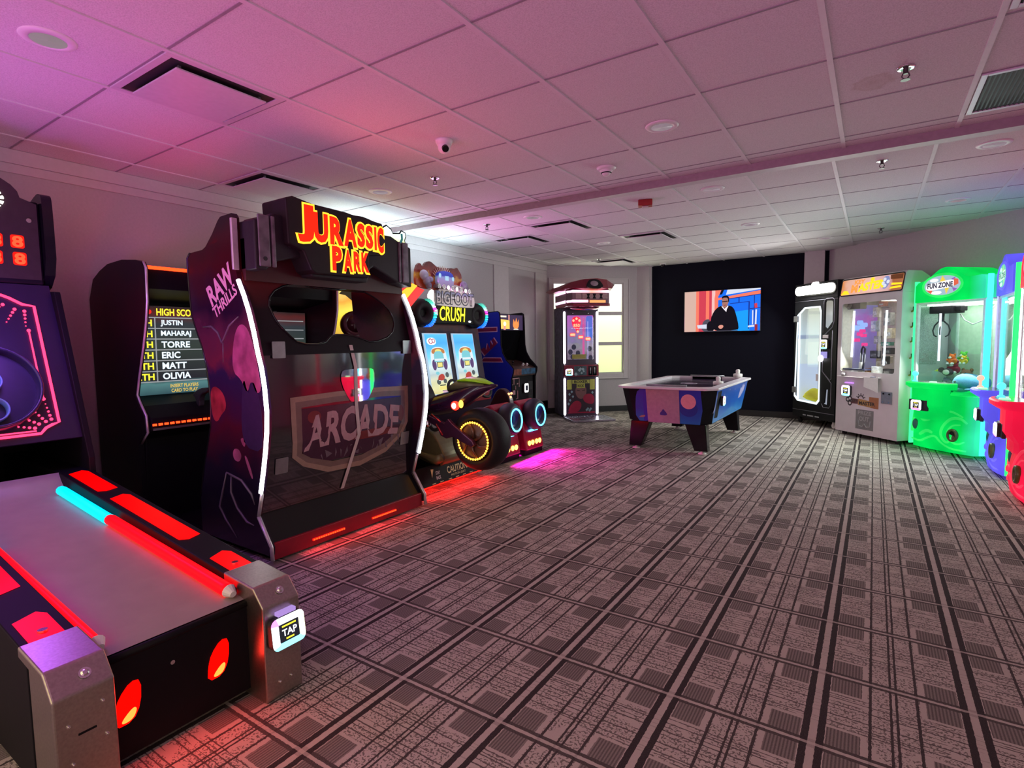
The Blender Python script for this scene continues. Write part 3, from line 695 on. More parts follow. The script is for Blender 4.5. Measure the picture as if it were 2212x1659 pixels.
# glossy back of the seat shell
bp_x = lambda z: -2.957 if z >= .66 else -2.957-(.66-z)*.154
front_x = lambda z: (lambda i: front[i+1][0]+(front[i][0]-front[i+1][0])*(z-front[i+1][1])/(front[i][1]-front[i+1][1]))(next(i for i in range(len(front)-1) if front[i+1][1] <= z+1e-9))
GLOSSP = mat('glossy_back_panel', (.014, .013, .020), .10, coat=1.0, var=.05); GLOSSP.node_tree.nodes['Principled BSDF'].inputs['Coat IOR'].default_value = 1.8
UPPERP = ramp('maroon_upper_panel', [(0, (.006, .005, .008)), (.55, (.010, .005, .008)), (.8, (.075, .008, .010)), (1, (.12, .010, .012))], 'Z', 1.2, 1.72, noise=.25, nscale=7, rough=.45, spec=.2)
zs = [.27+.05*i for i in range(20)]
b = WB(JP); b.sheet([(bp_x(min(z, 1.24))-.028, min(z, 1.24)) for z in zs], Y0+.03, Y1-.03); bpn = b.build('back_panel', GLOSSP, JP, smooth=True)
fnx = lambda off: (lambda q: (bp_x(max(.27, 1.28+(q.z-1.28)*1.029))-.028+off+q.x, q.y*1.029, 1.28+(q.z-1.28)*1.029))
win = [(1.955, 1.55), (2.04, 1.635), (2.20, 1.675), (2.28, 1.655), (2.56, 1.655), (2.61, 1.68), (2.78, 1.645), (2.93, 1.555), (2.985, 1.45), (2.92, 1.34), (2.72, 1.285), (2.60, 1.325), (2.52, 1.345), (2.38, 1.345), (2.30, 1.28), (2.12, 1.285), (2.06, 1.34), (1.99, 1.42)]
outer = [(Y0+.03, 1.22), (2.1, 1.22), (2.46, 1.22), (2.8, 1.22), (Y1-.03, 1.22), (Y1-.03, 1.35), (Y1-.03, 1.5), (Y1-.03, 1.6), (Y1-.03, 1.71), (2.6, 1.71), (2.2, 1.71), (Y0+.03, 1.71), (Y0+.03, 1.6), (Y0+.03, 1.5), (Y0+.03, 1.35)]
b = WB(JP); b.fn = lambda q: ((-2.983-(q.z-1.24)*.25)+q.x, q.y, q.z); b.curve2d([outer, smooth2(win, 1)], 0, .006); b.build('upper_panel', UPPERP, JP)
b = WB(JP); b.fn = lambda q: ((-2.983-(q.z-1.24)*.25)+q.x, q.y, q.z); b.tube([(.006, y, z) for y, z in smooth2(win, 1)], .006, 6, closed=True); b.build('window_edge', BLACKG, JP, smooth=True)
for y, z in ((1.965, 1.252), (3.045, 1.252)):
    b = WB(JP); b.prism(rrect(y-.043, y+.043, z-.050, z+.050, .006), 'x', -2.976, -2.970); b.build('corner_bracket', GREYM, bpn)
for y, z in ((1.91, .565), (2.93, .575)):
    b = WB(JP); b.fn = fnx(.004); b.prism(rrect(y-.042, y+.042, z-.048, z+.048, .006), 'x', 0, .003); br = b.build('corner_bracket', GREYM, bpn)
# shield artwork with ARCADE on the back
SH1 = mat('printed_tan_frame', (.30, .20, .16), .25); SH2 = mat('printed_plum', (.050, .014, .035), .2); SH3 = mat('printed_dusty_pink', (.42, .24, .28), .25); SH4 = mat('printed_rust', (.16, .02, .025), .25); SH5 = mat('printed_grey_rocks', (.13, .09, .12), .3)
def shield(k):
    top = [(1.975+k, .965-k*.9), (2.3, .975-k*.9), (2.7, .975-k*.9), (2.965-k, .965-k*.9), (2.965-k, .83), (2.955-k*.9, .70), (2.90-k*.7, .60+k*.5), (2.75-k*.4, .50+k*.9), (2.52, .445+k), (2.25+k*.4, .455+k*.9), (2.06+k*.7, .53+k*.6), (1.98+k*.9, .60+k*.2)]
    return top
def on_back(off): 
    b = WB(JP); b.fn = fnx(off); return b
def dense(poly, n=4):
    out = []
    for i in range(len(poly)):
        a, c = poly[i], poly[(i+1) % len(poly)]
        out += [(a[0]+(c[0]-a[0])*t/n, a[1]+(c[1]-a[1])*t/n) for t in range(n)]
    return out
def band(b, o, i_):
    o, i_ = dense(o, 4), dense(i_, 4); n = len(o)
    b.add([(0, *q) for q in o]+[(0, *q) for q in i_], [(k, (k+1) % n, n+(k+1) % n, n+k) for k in range(n)]); return b
b = on_back(.003); band(b, shield(0), shield(.035)); band(b.m(1), shield(.035), shield(.075))
# plum centre as a vertical ladder so that it follows the curve
b.m(2)
inn = shield(.075)
def span(z):
    ys = []
    for i in range(len(inn)):
        a, c = inn[i], inn[(i+1) % len(inn)]
        if (a[1]-z)*(c[1]-z) < 0: ys.append(a[0]+(c[0]-a[0])*(z-a[1])/(c[1]-a[1]))
    return (min(ys), max(ys)) if ys else None
rows = [(z, span(z)) for z in [.53+.02*i for i in range(19)]]; rows = [r for r in rows if r[1]]
for (z0, s0), (z1, s1) in zip(rows, rows[1:]): b.add([(0, s0[0], z0), (0, s0[1], z0), (0, s1[1], z1), (0, s1[0], z1)], [(0, 1, 2, 3)])
b.m(3)
for y, z, ry, rzz in ((2.14, .83, .05, .04), (2.885, .77, .03, .06), (2.60, .66, .24, .03)): b.flat(ell(y, z, ry, rzz, 16), .0008)
b.m(4)
random.seed(3)
for k in range(16):
    y = 2.2+.045*k; b.flat([(y+random.uniform(-.03, .03), .57+.004*math.sin(k)+random.uniform(-.04, .05)) for _ in range(3)], .0012)
b.build('shield_artwork', [SH1, mat('printed_brown', (.17, .11, .10), .25), SH2, SH4, SH5], bpn)
b = on_back(.0055); arc = lambda u, v: (u, v+.02*(1-(u/.4)**2))
b.text('ARCADE', 0, 2.465, .745, h=.235, w=.79, bold=.035, ext=.0005, fn=lambda u, v: (u+.12*v, v*(1-.10*abs(u/.4))+.03*(.3-(u/.4)**2)))
b.build('arcade_lettering', SH3, bpn)
MIRR = mat('mirror_badge', (.75, .75, .78), .03, 1.0, var=.02)
b = on_back(.006); b.flat(smooth2([(2.355, 1.10), (2.40, 1.115), (2.60, 1.115), (2.64, 1.10), (2.64, 1.0), (2.585, .91), (2.56, .895), (2.44, .895), (2.415, .91), (2.355, 1.02)], 1), 0); b.build('mirror_badge', MIRR, bpn)
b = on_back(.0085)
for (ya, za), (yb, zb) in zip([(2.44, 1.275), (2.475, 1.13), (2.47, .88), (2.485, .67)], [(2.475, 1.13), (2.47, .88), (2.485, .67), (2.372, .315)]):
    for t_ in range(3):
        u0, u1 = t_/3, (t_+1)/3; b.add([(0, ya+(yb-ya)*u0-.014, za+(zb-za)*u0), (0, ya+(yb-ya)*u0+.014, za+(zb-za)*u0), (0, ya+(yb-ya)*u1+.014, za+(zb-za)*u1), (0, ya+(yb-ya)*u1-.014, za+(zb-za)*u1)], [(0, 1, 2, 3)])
b.build('painted_reflection_strip', mat('reflection_strip_tint', (.52, .42, .42), .4), bpn)  # vertical reflection on the glossy panel, put in as a coloured strip
# foot ramp, red kick panel with two led bars, levelling feet
b = WB(JP); b.sheet([(-3.045, .29), (-3.045, .262), (-2.93, .108), (-2.925, .10)], Y0+.03, Y1-.03); b.build('foot_ramp', mat('ramp_dark_gloss', (.008, .011, .009), .2, spec=.35), JP)
KICK = mat('kick_panel_red', (.28, .006, .022), .35)
b = WB(JP); b.box(-2.95, -2.915, Y0+.03, Y1-.03, .012, .112); kp = b.build('kick_panel', KICK, JP, .003)
for y0, y1 in ((2.10, 2.35), (2.59, 2.82)):
    b = WB(JP); b.box(-2.915, -2.908, y0, y1, .048, .060); lb = b.build('led_bar', emi('red_bar_base', (.8, .01, .005), 2.0), kp)
    b = WB(JP)
    for k in range(14): yy = y0+.009+(y1-y0-.018)*k/13; b.box(-2.909, -2.904, yy-.005, yy+.005, .050, .058)
    b.build('led_dots', LEDO, lb)
for y in (1.90, 2.25, 2.75, 3.03):
    b = WB(JP); b.cyl((-2.99, y, 0), (-2.99, y, .008), .022, n=14).cyl((-2.99, y, .008), (-2.99, y, .05), .007, n=8); b.build('levelling_foot', CHROME, JP)
# hood with the lit sign
b = WB(JP)
hood = [(Y0+.035, 1.715), (1.90, 1.715), (1.96, 1.77), (2.14, 1.82), (2.19, 1.75), (2.21, 1.705), (2.66, 1.705), (2.69, 1.80), (2.72, 1.82), (2.95, 1.73), (Y1-.035, 1.705), (Y1-.035, 2.0), (2.98, 2.03), (2.90, 2.06), (1.95, 2.05), (1.92, 2.01), (Y0+.035, 2.0)]
b.prism(hood, 'x', -3.25, -2.955); hd = b.build('hood', mat('hood_charcoal', (.018, .015, .020), .45, bump=.2, spec=.3), JP, .012, 3)
for y0, y1 in ((1.855, 1.925), (1.937, 1.962), (2.965, 2.985), (3.0, 3.06)):
    b = WB(JP); b.box(-2.96, -2.945, y0, y1, 1.735, 2.03); b.build('hood_plate', mat('hood_plate_grey', (.17, .15, .18), .4, .5, var=.35, scale=14), hd, .006)
for y, z in ((1.89, 1.78), (2.06, 1.88), (2.17, 1.80), (2.70, 1.92)):
    b = WB(JP); b.cyl((-2.956, y, z), (-2.942, y, z), .016, .012, 12); b.build('hood_bolt', DARKGREY, hd)
blk = [(2.01, 2.145), (2.06, 2.165), (2.20, 2.145), (2.45, 2.142), (2.52, 2.135), (2.60, 2.14), (2.70, 2.125), (2.77, 2.12), (2.78, 2.0), (2.76, 1.90), (2.64, 1.885), (2.63, 1.73), (2.20, 1.72), (2.17, 1.74), (2.12, 1.85), (2.02, 1.88)]
b = WB(JP); b.box(-3.20, -3.06, Y0+.035, Y1-.035, 1.66, 1.90); b.build('hood_back', mat('hood_back_maroon', (.05, .006, .009), .4), hd)
b = WB(JP); b.prism(blk, 'x', -3.15, -2.905); sb = b.build('sign_block', mat('sign_block_dark', (.014, .010, .012), .5, bump=.2, spec=.25), hd, .010)
SGO = emi('sign_yellow_edge', (1.0, .52, .03), 2.0); SGR = emi('sign_red_letter', (1.0, .016, .004), 1.5)
JUR = [('J', 2.135, 2.015, .235, .125), ('U', 2.245, 2.005, .19, .115), ('R', 2.365, 2.003, .185, .115), ('A', 2.475, 2.008, .185, .115), ('S', 2.565, 2.008, .165, .075), ('S', 2.638, 2.006, .165, .075), ('I', 2.692, 2.004, .165, .028), ('C', 2.738, 2.000, .185, .068)]
PRK = [('P', 2.36, 1.83, .165, .085), ('A', 2.448, 1.825, .15, .080), ('R', 2.525, 1.828, .14, .070), ('K', 2.594, 1.830, .14, .075)]
b = WB(JP); b2 = WB(JP)
for ch, y, z, h, w in JUR+PRK:
    b.text(ch, -2.904, y, z, h=h+.016, w=w+.018, bold=.085, ext=.002); b2.text(ch, -2.899, y, z, h=h-.008, w=w-.008, bold=.055, ext=.002)
b.build('letter_glow_edge', SGO, sb); b2.build('sign_lettering', SGR, sb)
# inside: bench, platform
b = WB(JP); b.box(-3.60, -3.12, Y0+.06, Y1-.06, .08, .42); b.build('bench_seat', DARKGREY, JP, .03, 3)
b = WB(JP); b.prism([(-3.20, .42), (-3.05, .42), (-3.03, 1.0), (-3.10, 1.16), (-3.18, 1.1)], 'y', Y0+.12, Y1-.12); b.build('bench_backrest', DARKGREY, JP, .02, 3)
b = WB(JP); b.box(-4.70, -2.95, Y0+.04, Y1-.04, .025, .075); b.build('platform', BLACK, JP, .005)
# screen half
k = 1.652/1.8
sc = lambda pts: [(x*k, 1.28+(z-1.28)*k) for x, z in pts]
SP = sc([(-5.19, 1.66), (-5.10, 1.81), (-4.97, 1.865), (-4.82, 1.905), (-4.58, 1.915), (-4.35, 1.893), (-4.28, 1.875), (-4.25, 1.83), (-4.262, 1.60), (-4.30, 1.45), (-4.36, 1.29), (-4.46, 1.06), (-4.51, .93), (-4.47, .87), (-4.39, .78), (-4.38, .66), (-4.49, .57), (-4.49, -.05), (-5.19, -.05)])
SP = [(x, max(.03, z)) for x, z in SP]
HS0, HS1 = 1.652, 3.18
for yy, sg in ((HS0, 1), (HS1, -1)):
    b = WB(JP); b.prism(SP, 'y', yy, yy+sg*.03); s2 = b.build('screen_side_panel', ramp('screen_side_print', [(0, (.006, .005, .008)), (.55, (.008, .005, .009)), (.8, (.03, .004, .008)), (1, (.012, .006, .010))], 'Z', .3, 1.8, noise=.3, nscale=5, rough=.4, spec=.2), JP)
    b = WB(JP); b.tube([(x+.003, yy+sg*.015, z) for x, z in SP[6:17]], .008, 6); b.build('edge_molding', TMOLD, s2, smooth=True)
b = WB(JP); b.prism([(-4.70, 1.70), (-4.40, 1.83), (-4.0, 1.815), (-3.94, 1.79), (-3.95, 1.66), (-4.36, 1.60), (-4.70, 1.60)], 'y', HS0+.03, HS1-.03); b.build('screen_header', BLACK, JP)
b = WB(JP); b.box(-3.945, -3.925, HS0+.03, HS1-.03, 1.785, 1.805); b.build('red_led_strip', LEDO, JP)
b = WB(JP); b.prism([(-4.70, .93), (-4.33, .93), (-4.12, .88), (-4.00, .80), (-4.00, .72), (-4.10, .66), (-4.14, .05), (-4.70, .05)], 'y', HS0+.03, HS1-.03); b.build('gun_console', BLACK, JP, .008)
b = WB(JP)
for kq in range(40): yy = HS0+.05+(HS1-HS0-.1)*kq/39; b.box(-4.0, -3.992, yy-.012, yy+.012, .752, .766)
b.build('red_led_strip', LEDO, JP)
b = WB(JP); b.box(-4.002, -3.999, HS0+.04, HS1-.04, .72, .735); b.build('console_trim', GREYM, JP)
for y in (2.05, 2.62):
    b = WB(JP); b.prism(smooth2([(-4.16, .93), (-4.05, .98), (-3.95, .985), (-3.94, .955), (-4.03, .94), (-4.06, .90), (-4.06, .84), (-4.10, .84), (-4.11, .90)], 1), 'y', y-.02, y+.02); b.build('light_gun', DARKGREY, JP, .006)
# high score screen
hx = lambda z: -4.30-(1.56-z)*0.03
SCRB = ramp('score_screen_picture', [(0, (.02, .05, .06)), (.12, (.05, .13, .13)), (.17, (.012, .012, .016)), (.55, (.02, .03, .025)), (.8, (.02, .025, .03)), (.93, (.06, .012, .012)), (1, (.01, .01, .01))], 'Z', .93, 1.57, noise=.05, nscale=9, em=1.6)
b = WB(JP); b.fn = lambda q: (hx(q.z)+q.x, q.y, q.z)
b.m(0).box(-.02, 0, 1.70, 3.12, .935, 1.565)
b.m(1)
for z in (1.49, 1.412, 1.336, 1.258, 1.180, 1.104, 1.028): b.box(0, .001, 1.71, 3.1, z-.004, z+.004)
b.box(0, .001, 1.872, 1.880, 1.03, 1.49)
b.m(2)
for r_, z in zip(('7TH', '8TH', '9TH', '10TH', '11TH', '12TH'), (1.450, 1.373, 1.296, 1.219, 1.142, 1.066)):
    b.text(r_, .001, 1.856, z, h=.048, bold=.03, align='RIGHT')
b.text('HIGH SCORES', .001, 1.888, 1.530, h=.052, bold=.03, align='LEFT', w=.32)
b.m(3)
for nm, z in zip(('JUSTIN', 'MAHARAJ', 'TORRE', 'ERIC', 'MATT', 'OLIVIA'), (1.450, 1.373, 1.296, 1.219, 1.142, 1.066)):
    b.text(nm, .001, 1.912, z, h=.048, bold=.03, align='LEFT')
b.m(4).text('INSERT PLAYERS', .001, 2.06, .992, h=.026, w=.20, bold=.02).text('CARD TO PLAY', .001, 2.06, .957, h=.026, w=.19, bold=.02)
b.m(5).flat(ell(1.835, 1.53, .022, .018), .001)
b.build('score_screen', [SCRB, emi('score_line_grey', (.45, .48, .5), .7), emi('score_yellow', (1, .88, .05), 1.2), emi('score_pale_blue', (.75, .88, 1), 1.3), emi('score_amber', (.9, .62, .12), .9), emi('score_red', (.9, .03, .02), 1.0)], JP)
# ================================================================== motorcycle racing game
MB = thing('motorcycle_game', 'motorcycle racing game with glowing orange wheel ring, red underglow and CAUTION plate', 'arcade game', (-3.8, 3.70, 0))
yc = 3.68
b = WB(MB); b.box(-4.7, -3.10, 3.22, 4.18, .075, .13); b.build('platform', BLACK, MB, .005)
b = WB(MB); b.fn = lambda q: (q.x-(q.z-.08)*.25, q.y, q.z); b.box(-3.10, -3.075, 3.22, 4.18, .075, .235); cp = b.build('caution_plate', BLACK, MB, .003)
CAUY = mat('caution_yellow_print', (.62, .52, .26), .5); CAUW = mat('caution_white_print', (.55, .50, .55), .5)
b = WB(MB); b.fn = lambda q: (q.x-(q.z-.08)*.25, q.y, q.z)
b.text('CAUTION!', -3.073, 3.765, .165, h=.060, w=.29, bold=.02).text('MOTION SEAT', -3.073, 3.765, .115, h=.018, w=.20)
for y in (3.43, 3.53, 3.64, 3.74, 3.84, 3.94): b.box(-3.073, -3.072, y-.022, y+.022, .085, .091)
b.add([(-3.0725, 3.42, .21), (-3.0725, 3.42, .14), (-3.0725, 3.437, .175), (-3.0725, 3.455, .205)], [(0, 1, 2, 3)]); b.box(-3.073, -3.072, 4.02, 4.032, .10, .20)
b.m(1).text('STAY', -3.073, 3.50, .168, h=.028, w=.055, bold=.02).text('BACK', -3.073, 3.50, .128, h=.028, w=.058, bold=.02).text('ONE RIDER', -3.073, 3.97, .172, h=.022, w=.085).text('AT A TIME', -3.073, 3.97, .140, h=.022, w=.085)
b.build('caution_lettering', [CAUY, CAUW], cp)
b = WB(MB); b.box(-3.6, -3.085, 3.25, 4.15, .060, .074); b.build('underglow_strip', emi('underglow_red', (1, .01, .005), 3.0), MB)
# wheel
hx_, hz_ = -2.755, .463
b = WB(MB); b.torus((hx_, yc, hz_), (0, 1, 0), .205, (.062, .115), 48, 14); wh = b.build('rear_tyre', RUBBER, MB, smooth=True)
b = WB(MB); b.lathe([(.0, .0), (.06, .012), (.145, .0), (.150, .02), (.16, .02), (.16, -.05), (.0, -.05)], inv(MB).inverted() @ Matrix.Identity(4) if False else Matrix.Translation((hx_, yc-.095, hz_)) @ Matrix.Rotation(PI/2, 4, 'X'), 40); b.build('wheel_disc', mat('wheel_disc_brown', (.12, .06, .045), .35), wh, smooth=False)
b = WB(MB)
for k in range(6):
    a = 2*PI*k/6+.3; b.tube([(hx_+.03*math.cos(a), yc-.115, hz_+.03*math.sin(a)), (hx_+.085*math.cos(a+.2), yc-.118, hz_+.085*math.sin(a+.2)), (hx_+.148*math.cos(a+.5), yc-.112, hz_+.148*math.sin(a+.5))], [.016, .012, .010], 8)
b.build('wheel_spokes', mat('spoke_bronze', (.16, .09, .07), .3, .6), wh, smooth=True)
b = WB(MB)
RG = emi('amber_ring_led', (1.0, .36, .03), 6.0)
for k in range(40):
    a = 2*PI*k/40; b.sph((hx_+.155*math.cos(a), yc-.122, hz_+.155*math.sin(a)), (.0095, .006, .0095), 8, 6)
b.build('ring_leds', RG, wh, smooth=True)
# swing arm, exhaust, engine
SWA = mat('swingarm_purple_metal', (.11, .03, .08), .25, .6); OLIVE = mat('engine_olive_metal', (.16, .13, .06), .4, .3)
b = WB(MB); b.prism([(-3.20, .66), (-3.02, .60), (-2.98, .64), (-2.93, .60), (-2.72, .475), (-2.70, .44), (-2.73, .42), (-2.93, .49), (-3.0, .47), (-3.06, .49), (-3.10, .56), (-3.2, .60)], 'y', yc-.175, yc-.135); b.build('swing_arm', SWA, MB, .008)
b = WB(MB); b.tube([(-3.10, yc-.18, .59), (-3.03, yc-.18, .50)], .008).tube([(-3.15, yc-.18, .67), (-3.05, yc-.18, .61)], .007); b.build('arm_edge_glint', mat('red_anodised', (.6, .05, .06), .25, .7), MB, smooth=True)
b = WB(MB); b.sph((-3.22, yc-.16, .58), .034); b.build('foot_peg', CHROME, MB, smooth=True)
b = WB(MB); b.torus((-3.19, yc-.10, .575), (0, 1, 0), .055, .016, 24, 8); b.build('sprocket', DARKGREY, MB, smooth=True)
b = WB(MB); b.prism(smooth2([(-3.5, .60), (-3.22, .52), (-3.12, .42), (-3.05, .28), (-3.10, .20), (-3.25, .22), (-3.5, .30)], 2), 'y', yc-.13, yc+.13); b.build('engine_block', OLIVE, MB, .01)
b = WB(MB); b.tube([(-3.55, yc-.14, .33), (-3.3, yc-.15, .30), (-3.12, yc-.16, .27), (-3.06, yc-.16, .30)], [.02, .025, .045, .035], 12); b.build('exhaust', OLIVE, MB, smooth=True)
b = WB(MB); b.box(-3.5, -3.12, yc-.1, yc+.1, .12, .26); b.build('motion_base', BLACK, MB, .01)
# tail cowl, lights, seat, tank, bars
def loft(b, secs):
    n = len(secs[0]); v = [p for s_ in secs for p in s_]
    f = [(k*n+i, k*n+(i+1) % n, (k+1)*n+(i+1) % n, (k+1)*n+i) for k in range(len(secs)-1) for i in range(n)]
    f += [list(range(n))[::-1], list(range((len(secs)-1)*n, len(secs)*n))]
    return b.add(v, f)
def sec(x, z, hw, hh, y=yc): return [(x, y+hw*math.cos(a), z+hh*math.sin(a)) for a in [2*PI*k/16 for k in range(16)]]
COWL = mat('cowl_dark_purple', (.030, .008, .035), .25, coat=.4)
b = WB(MB); loft(b, [sec(-3.34, .70, .10, .07), sec(-3.20, .735, .115, .095), sec(-3.04, .77, .12, .10), sec(-2.92, .815, .115, .095), sec(-2.80, .87, .095, .07), sec(-2.68, .905, .060, .035), sec(-2.585, .922, .015, .010)]); b.build('tail_cowl', COWL, MB, smooth=True)
LIME = mat('lime_green_fairing', (.42, 1.0, .03), .35)
b = WB(MB); loft(b, [sec(-2.96, .955, .065, .014), sec(-2.86, .968, .090, .022), sec(-2.76, .960, .080, .018), sec(-2.64, .936, .035, .007)]); b.build('tail_fin', LIME, MB, smooth=True)
b = WB(MB); loft(b, [sec(-3.08, .88, .05, .03), sec(-2.98, .915, .08, .045), sec(-2.85, .925, .085, .035), sec(-2.68, .922, .05, .012)]); b.build('tail_spoiler', mat('olive_grey_fairing', (.13, .13, .07), .35), MB, smooth=True)
b = WB(MB); b.sph((-2.945, yc-.108, .748), (.045, .02, .040)); tl = b.build('tail_lamp', emi('tail_lamp_red', (1, .02, .01), 5.0), MB, smooth=True)
b = WB(MB); b.sph((-2.945, yc-.125, .748), (.022, .014, .025)); b.build('lamp_hot_spot', emi('tail_lamp_white', (1, .85, .75), 6.0), tl, smooth=True)
b = WB(MB); b.sph((-2.88, yc-.11, .765), (.022, .018, .034)); b.build('tail_lamp', emi('indicator_amber', (1, .45, .05), 4.0), MB, smooth=True)
b = WB(MB); loft(b, [sec(-3.85, .74, .09, .05), sec(-3.6, .72, .13, .06), sec(-3.32, .72, .10, .06)]); b.build('bike_saddle', DARKGREY, MB, smooth=True)
b = WB(MB); b.prism(smooth2([(-3.44, .74), (-3.33, .74), (-3.37, .84), (-3.43, .92), (-3.52, .92), (-3.5, .80)], 1), 'y', yc-.11, yc+.11); b.build('saddle_backrest', DARKGREY, MB, .01)
b = WB(MB); loft(b, [sec(-4.12, .86, .06, .06), sec(-3.98, .88, .14, .11), sec(-3.8, .80, .11, .09)]); b.build('fuel_tank', COWL, MB, smooth=True)
b = WB(MB); b.tube([(-4.02, yc-.32, 1.0), (-4.12, yc-.2, 1.04), (-4.16, yc, 1.05), (-4.12, yc+.2, 1.04), (-4.02, yc+.32, 1.0)], .014); b.build('handlebar', DARKGREY, MB, smooth=True)
# screen cabinet against the wall
b = WB(MB); b.prism([(-4.72, .08), (-4.30, .08), (-4.30, .75), (-4.22, .95), (-4.45, 1.12), (-4.52, 2.0), (-4.72, 2.0)], 'y', 3.24, 4.10); b.build('cabinet', BLACK, MB, .006)
YS = ramp('yellow_race_picture', [(0, (.12, .05, .01)), (.15, (.55, .33, .01)), (.45, (.80, .58, .01)), (.6, (.85, .70, .06)), (.78, (.70, .33, .02)), (1, (.85, .72, .20))], 'Z', 1.3, 1.83, noise=.3, nscale=3.0, em=1.1)
b = WB(MB); b.box(-4.46, -4.44, 3.30, 4.02, 1.36, 1.90); bs = b.build('race_screen', YS, MB)
b = WB(MB); b.flat([(3.68, 1.83), (3.80, 1.85), (3.86, 1.79), (3.80, 1.76), (3.90, 1.74), (3.78, 1.72), (3.70, 1.77), (3.62, 1.78)], -4.4385); b.flat(ell(3.70, 1.80, .012, .010, 12), -4.438); b.build('screen_graphic', emi('screen_graphic_dark', (.03, .022, .01), 1.0), bs)
b = WB(MB); b.torus((-4.10, yc-.16, 1.46), (.8, -.5, .3), .105, .035, 32, 10); b.cyl((-4.10, yc-.16, 1.46), (-4.12, yc-.15, 1.46), .10, n=28); b.build('handlebar_reflection_disc', mat('reflection_disc_maroon', (.06, .012, .025), .2), MB, smooth=True)  # handlebar reflection put in as a solid dark disc
b = WB(MB); b.box(-4.44, -4.43, 3.32, 3.40, 1.68, 1.80); b.build('red_neon_block', emi('orange_neon', (1, .10, .04), 3.0), MB)
# flame-shaped lit topper
TOPW = ramp('lit_flame_topper', [(0, (.85, .20, .02)), (.35, (.95, .42, .06)), (.55, (.95, .80, .10)), (.72, (.65, .95, .50)), (.85, (.75, .95, .95)), (1, (1, 1, 1))], 'Z', 1.98, 2.46, noise=.10, nscale=5, em=1.5)
pts = [(3.25, 1.95), (3.15, 2.15), (3.20, 2.38), (3.32, 2.44), (3.45, 2.38), (3.60, 2.43), (3.74, 2.37), (3.82, 2.40), (3.87, 2.43), (3.93, 2.40), (3.95, 2.365), (4.05, 2.38), (4.075, 2.41), (4.125, 2.395), (4.13, 2.36), (4.11, 2.32), (4.13, 2.27), (4.17, 2.20), (4.185, 2.13), (4.165, 2.02), (4.13, 1.94)]
b = WB(MB); b.prism(pts, 'x', -4.06, -4.005); tp = b.build('flame_topper', [TOPW], MB)
b = WB(MB); b.tube([(-4.012, y, z) for y, z in pts], .010, 6, closed=True); b.build('topper_outline', BLACK, tp, smooth=True)
b = WB(MB); b.flat([(4.02, 2.27), (4.06, 2.33), (4.055, 2.38), (4.085, 2.385), (4.09, 2.33), (4.075, 2.29), (4.08, 2.24), (4.06, 2.21)], -4.003); b.build('topper_drawing', emi('topper_teal_ink', (.06, .25, .28), .6), tp)
b = WB(MB); b.box(-4.72, -4.06, 3.3, 4.05, 1.9, 2.0); b.build('topper_shelf', BLACK, MB)
ARR = emi('red_wing_glow', (1.0, .05, .05), 1.1); ARY = emi('orange_wing_glow', (1.0, .42, .03), 1.8)
for (p, m_) in (([(4.18, 1.80), (4.34, 1.92), (4.42, 1.90), (4.24, 1.74)], ARY), ([(4.24, 1.735), (4.42, 1.89), (4.53, 1.86), (4.30, 1.66)], ARR), ([(4.17, 1.91), (4.32, 1.935), (4.34, 1.92), (4.18, 1.82)], ARR)):
    b = WB(MB); b.prism(p, 'x', -4.17, -4.13); b.build('side_wing', m_, MB, .004)

# ================================================================== monster truck racing game, two seats
BF = thing('monster_truck_game', 'two-seat monster truck racing game with lit BIGFOOT CRUSH sign and blue-ringed tyre seats', 'arcade game', (-4.0, 5.07, 0))
b = WB(BF); b.prism([(-4.74, .04), (-4.08, .04), (-4.06, .62), (-4.13, .66), (-4.255, 1.42), (-4.27, 1.78), (-4.74, 1.78)], 'y', 4.46, 5.66); cb = b.build('cabinet', ramp('truck_cabinet_print', [(0, (.02, .008, .03)), (.5, (.03, .010, .03)), (.78, (.016, .008, .025)), (.85, (.10, .015, .02)), (1, (.02, .012, .03))], 'Z', 0, 1.75, noise=.3, nscale=6, rough=.45, spec=.2), BF, .008)
SKY = ramp('attract_screen_picture', [(0, (.55, .55, .22)), (.2, (.55, .58, .34)), (.32, (.33, .42, .42)), (.45, (.45, .62, .62)), (.62, (.10, .50, .95)), (.85, (.02, .30, .90)), (1, (.05, .42, .95))], 'Z', .70, 1.38, noise=.06, nscale=6, em=1.1)
def scx(z): return -4.115-(z-.66)*.165
def on_scr(off):
    b = WB(BF); b.fn = lambda q: (scx(q.z)+off+q.x, q.y, q.z); return b
SMATS = [emi('pic_white', (.85, .95, 1), .9), emi('pic_orange', (.75, .28, .08), .7), emi('pic_cyan', (.25, .75, .85), .8), emi('pic_purple', (.13, .06, .22), .7), emi('pic_yellow', (.95, .85, .25), .9), emi('pic_red', (.65, .06, .04), .7), emi('pic_grey', (.10, .13, .14), .7), emi('pic_dark', (.01, .01, .01), .5)]
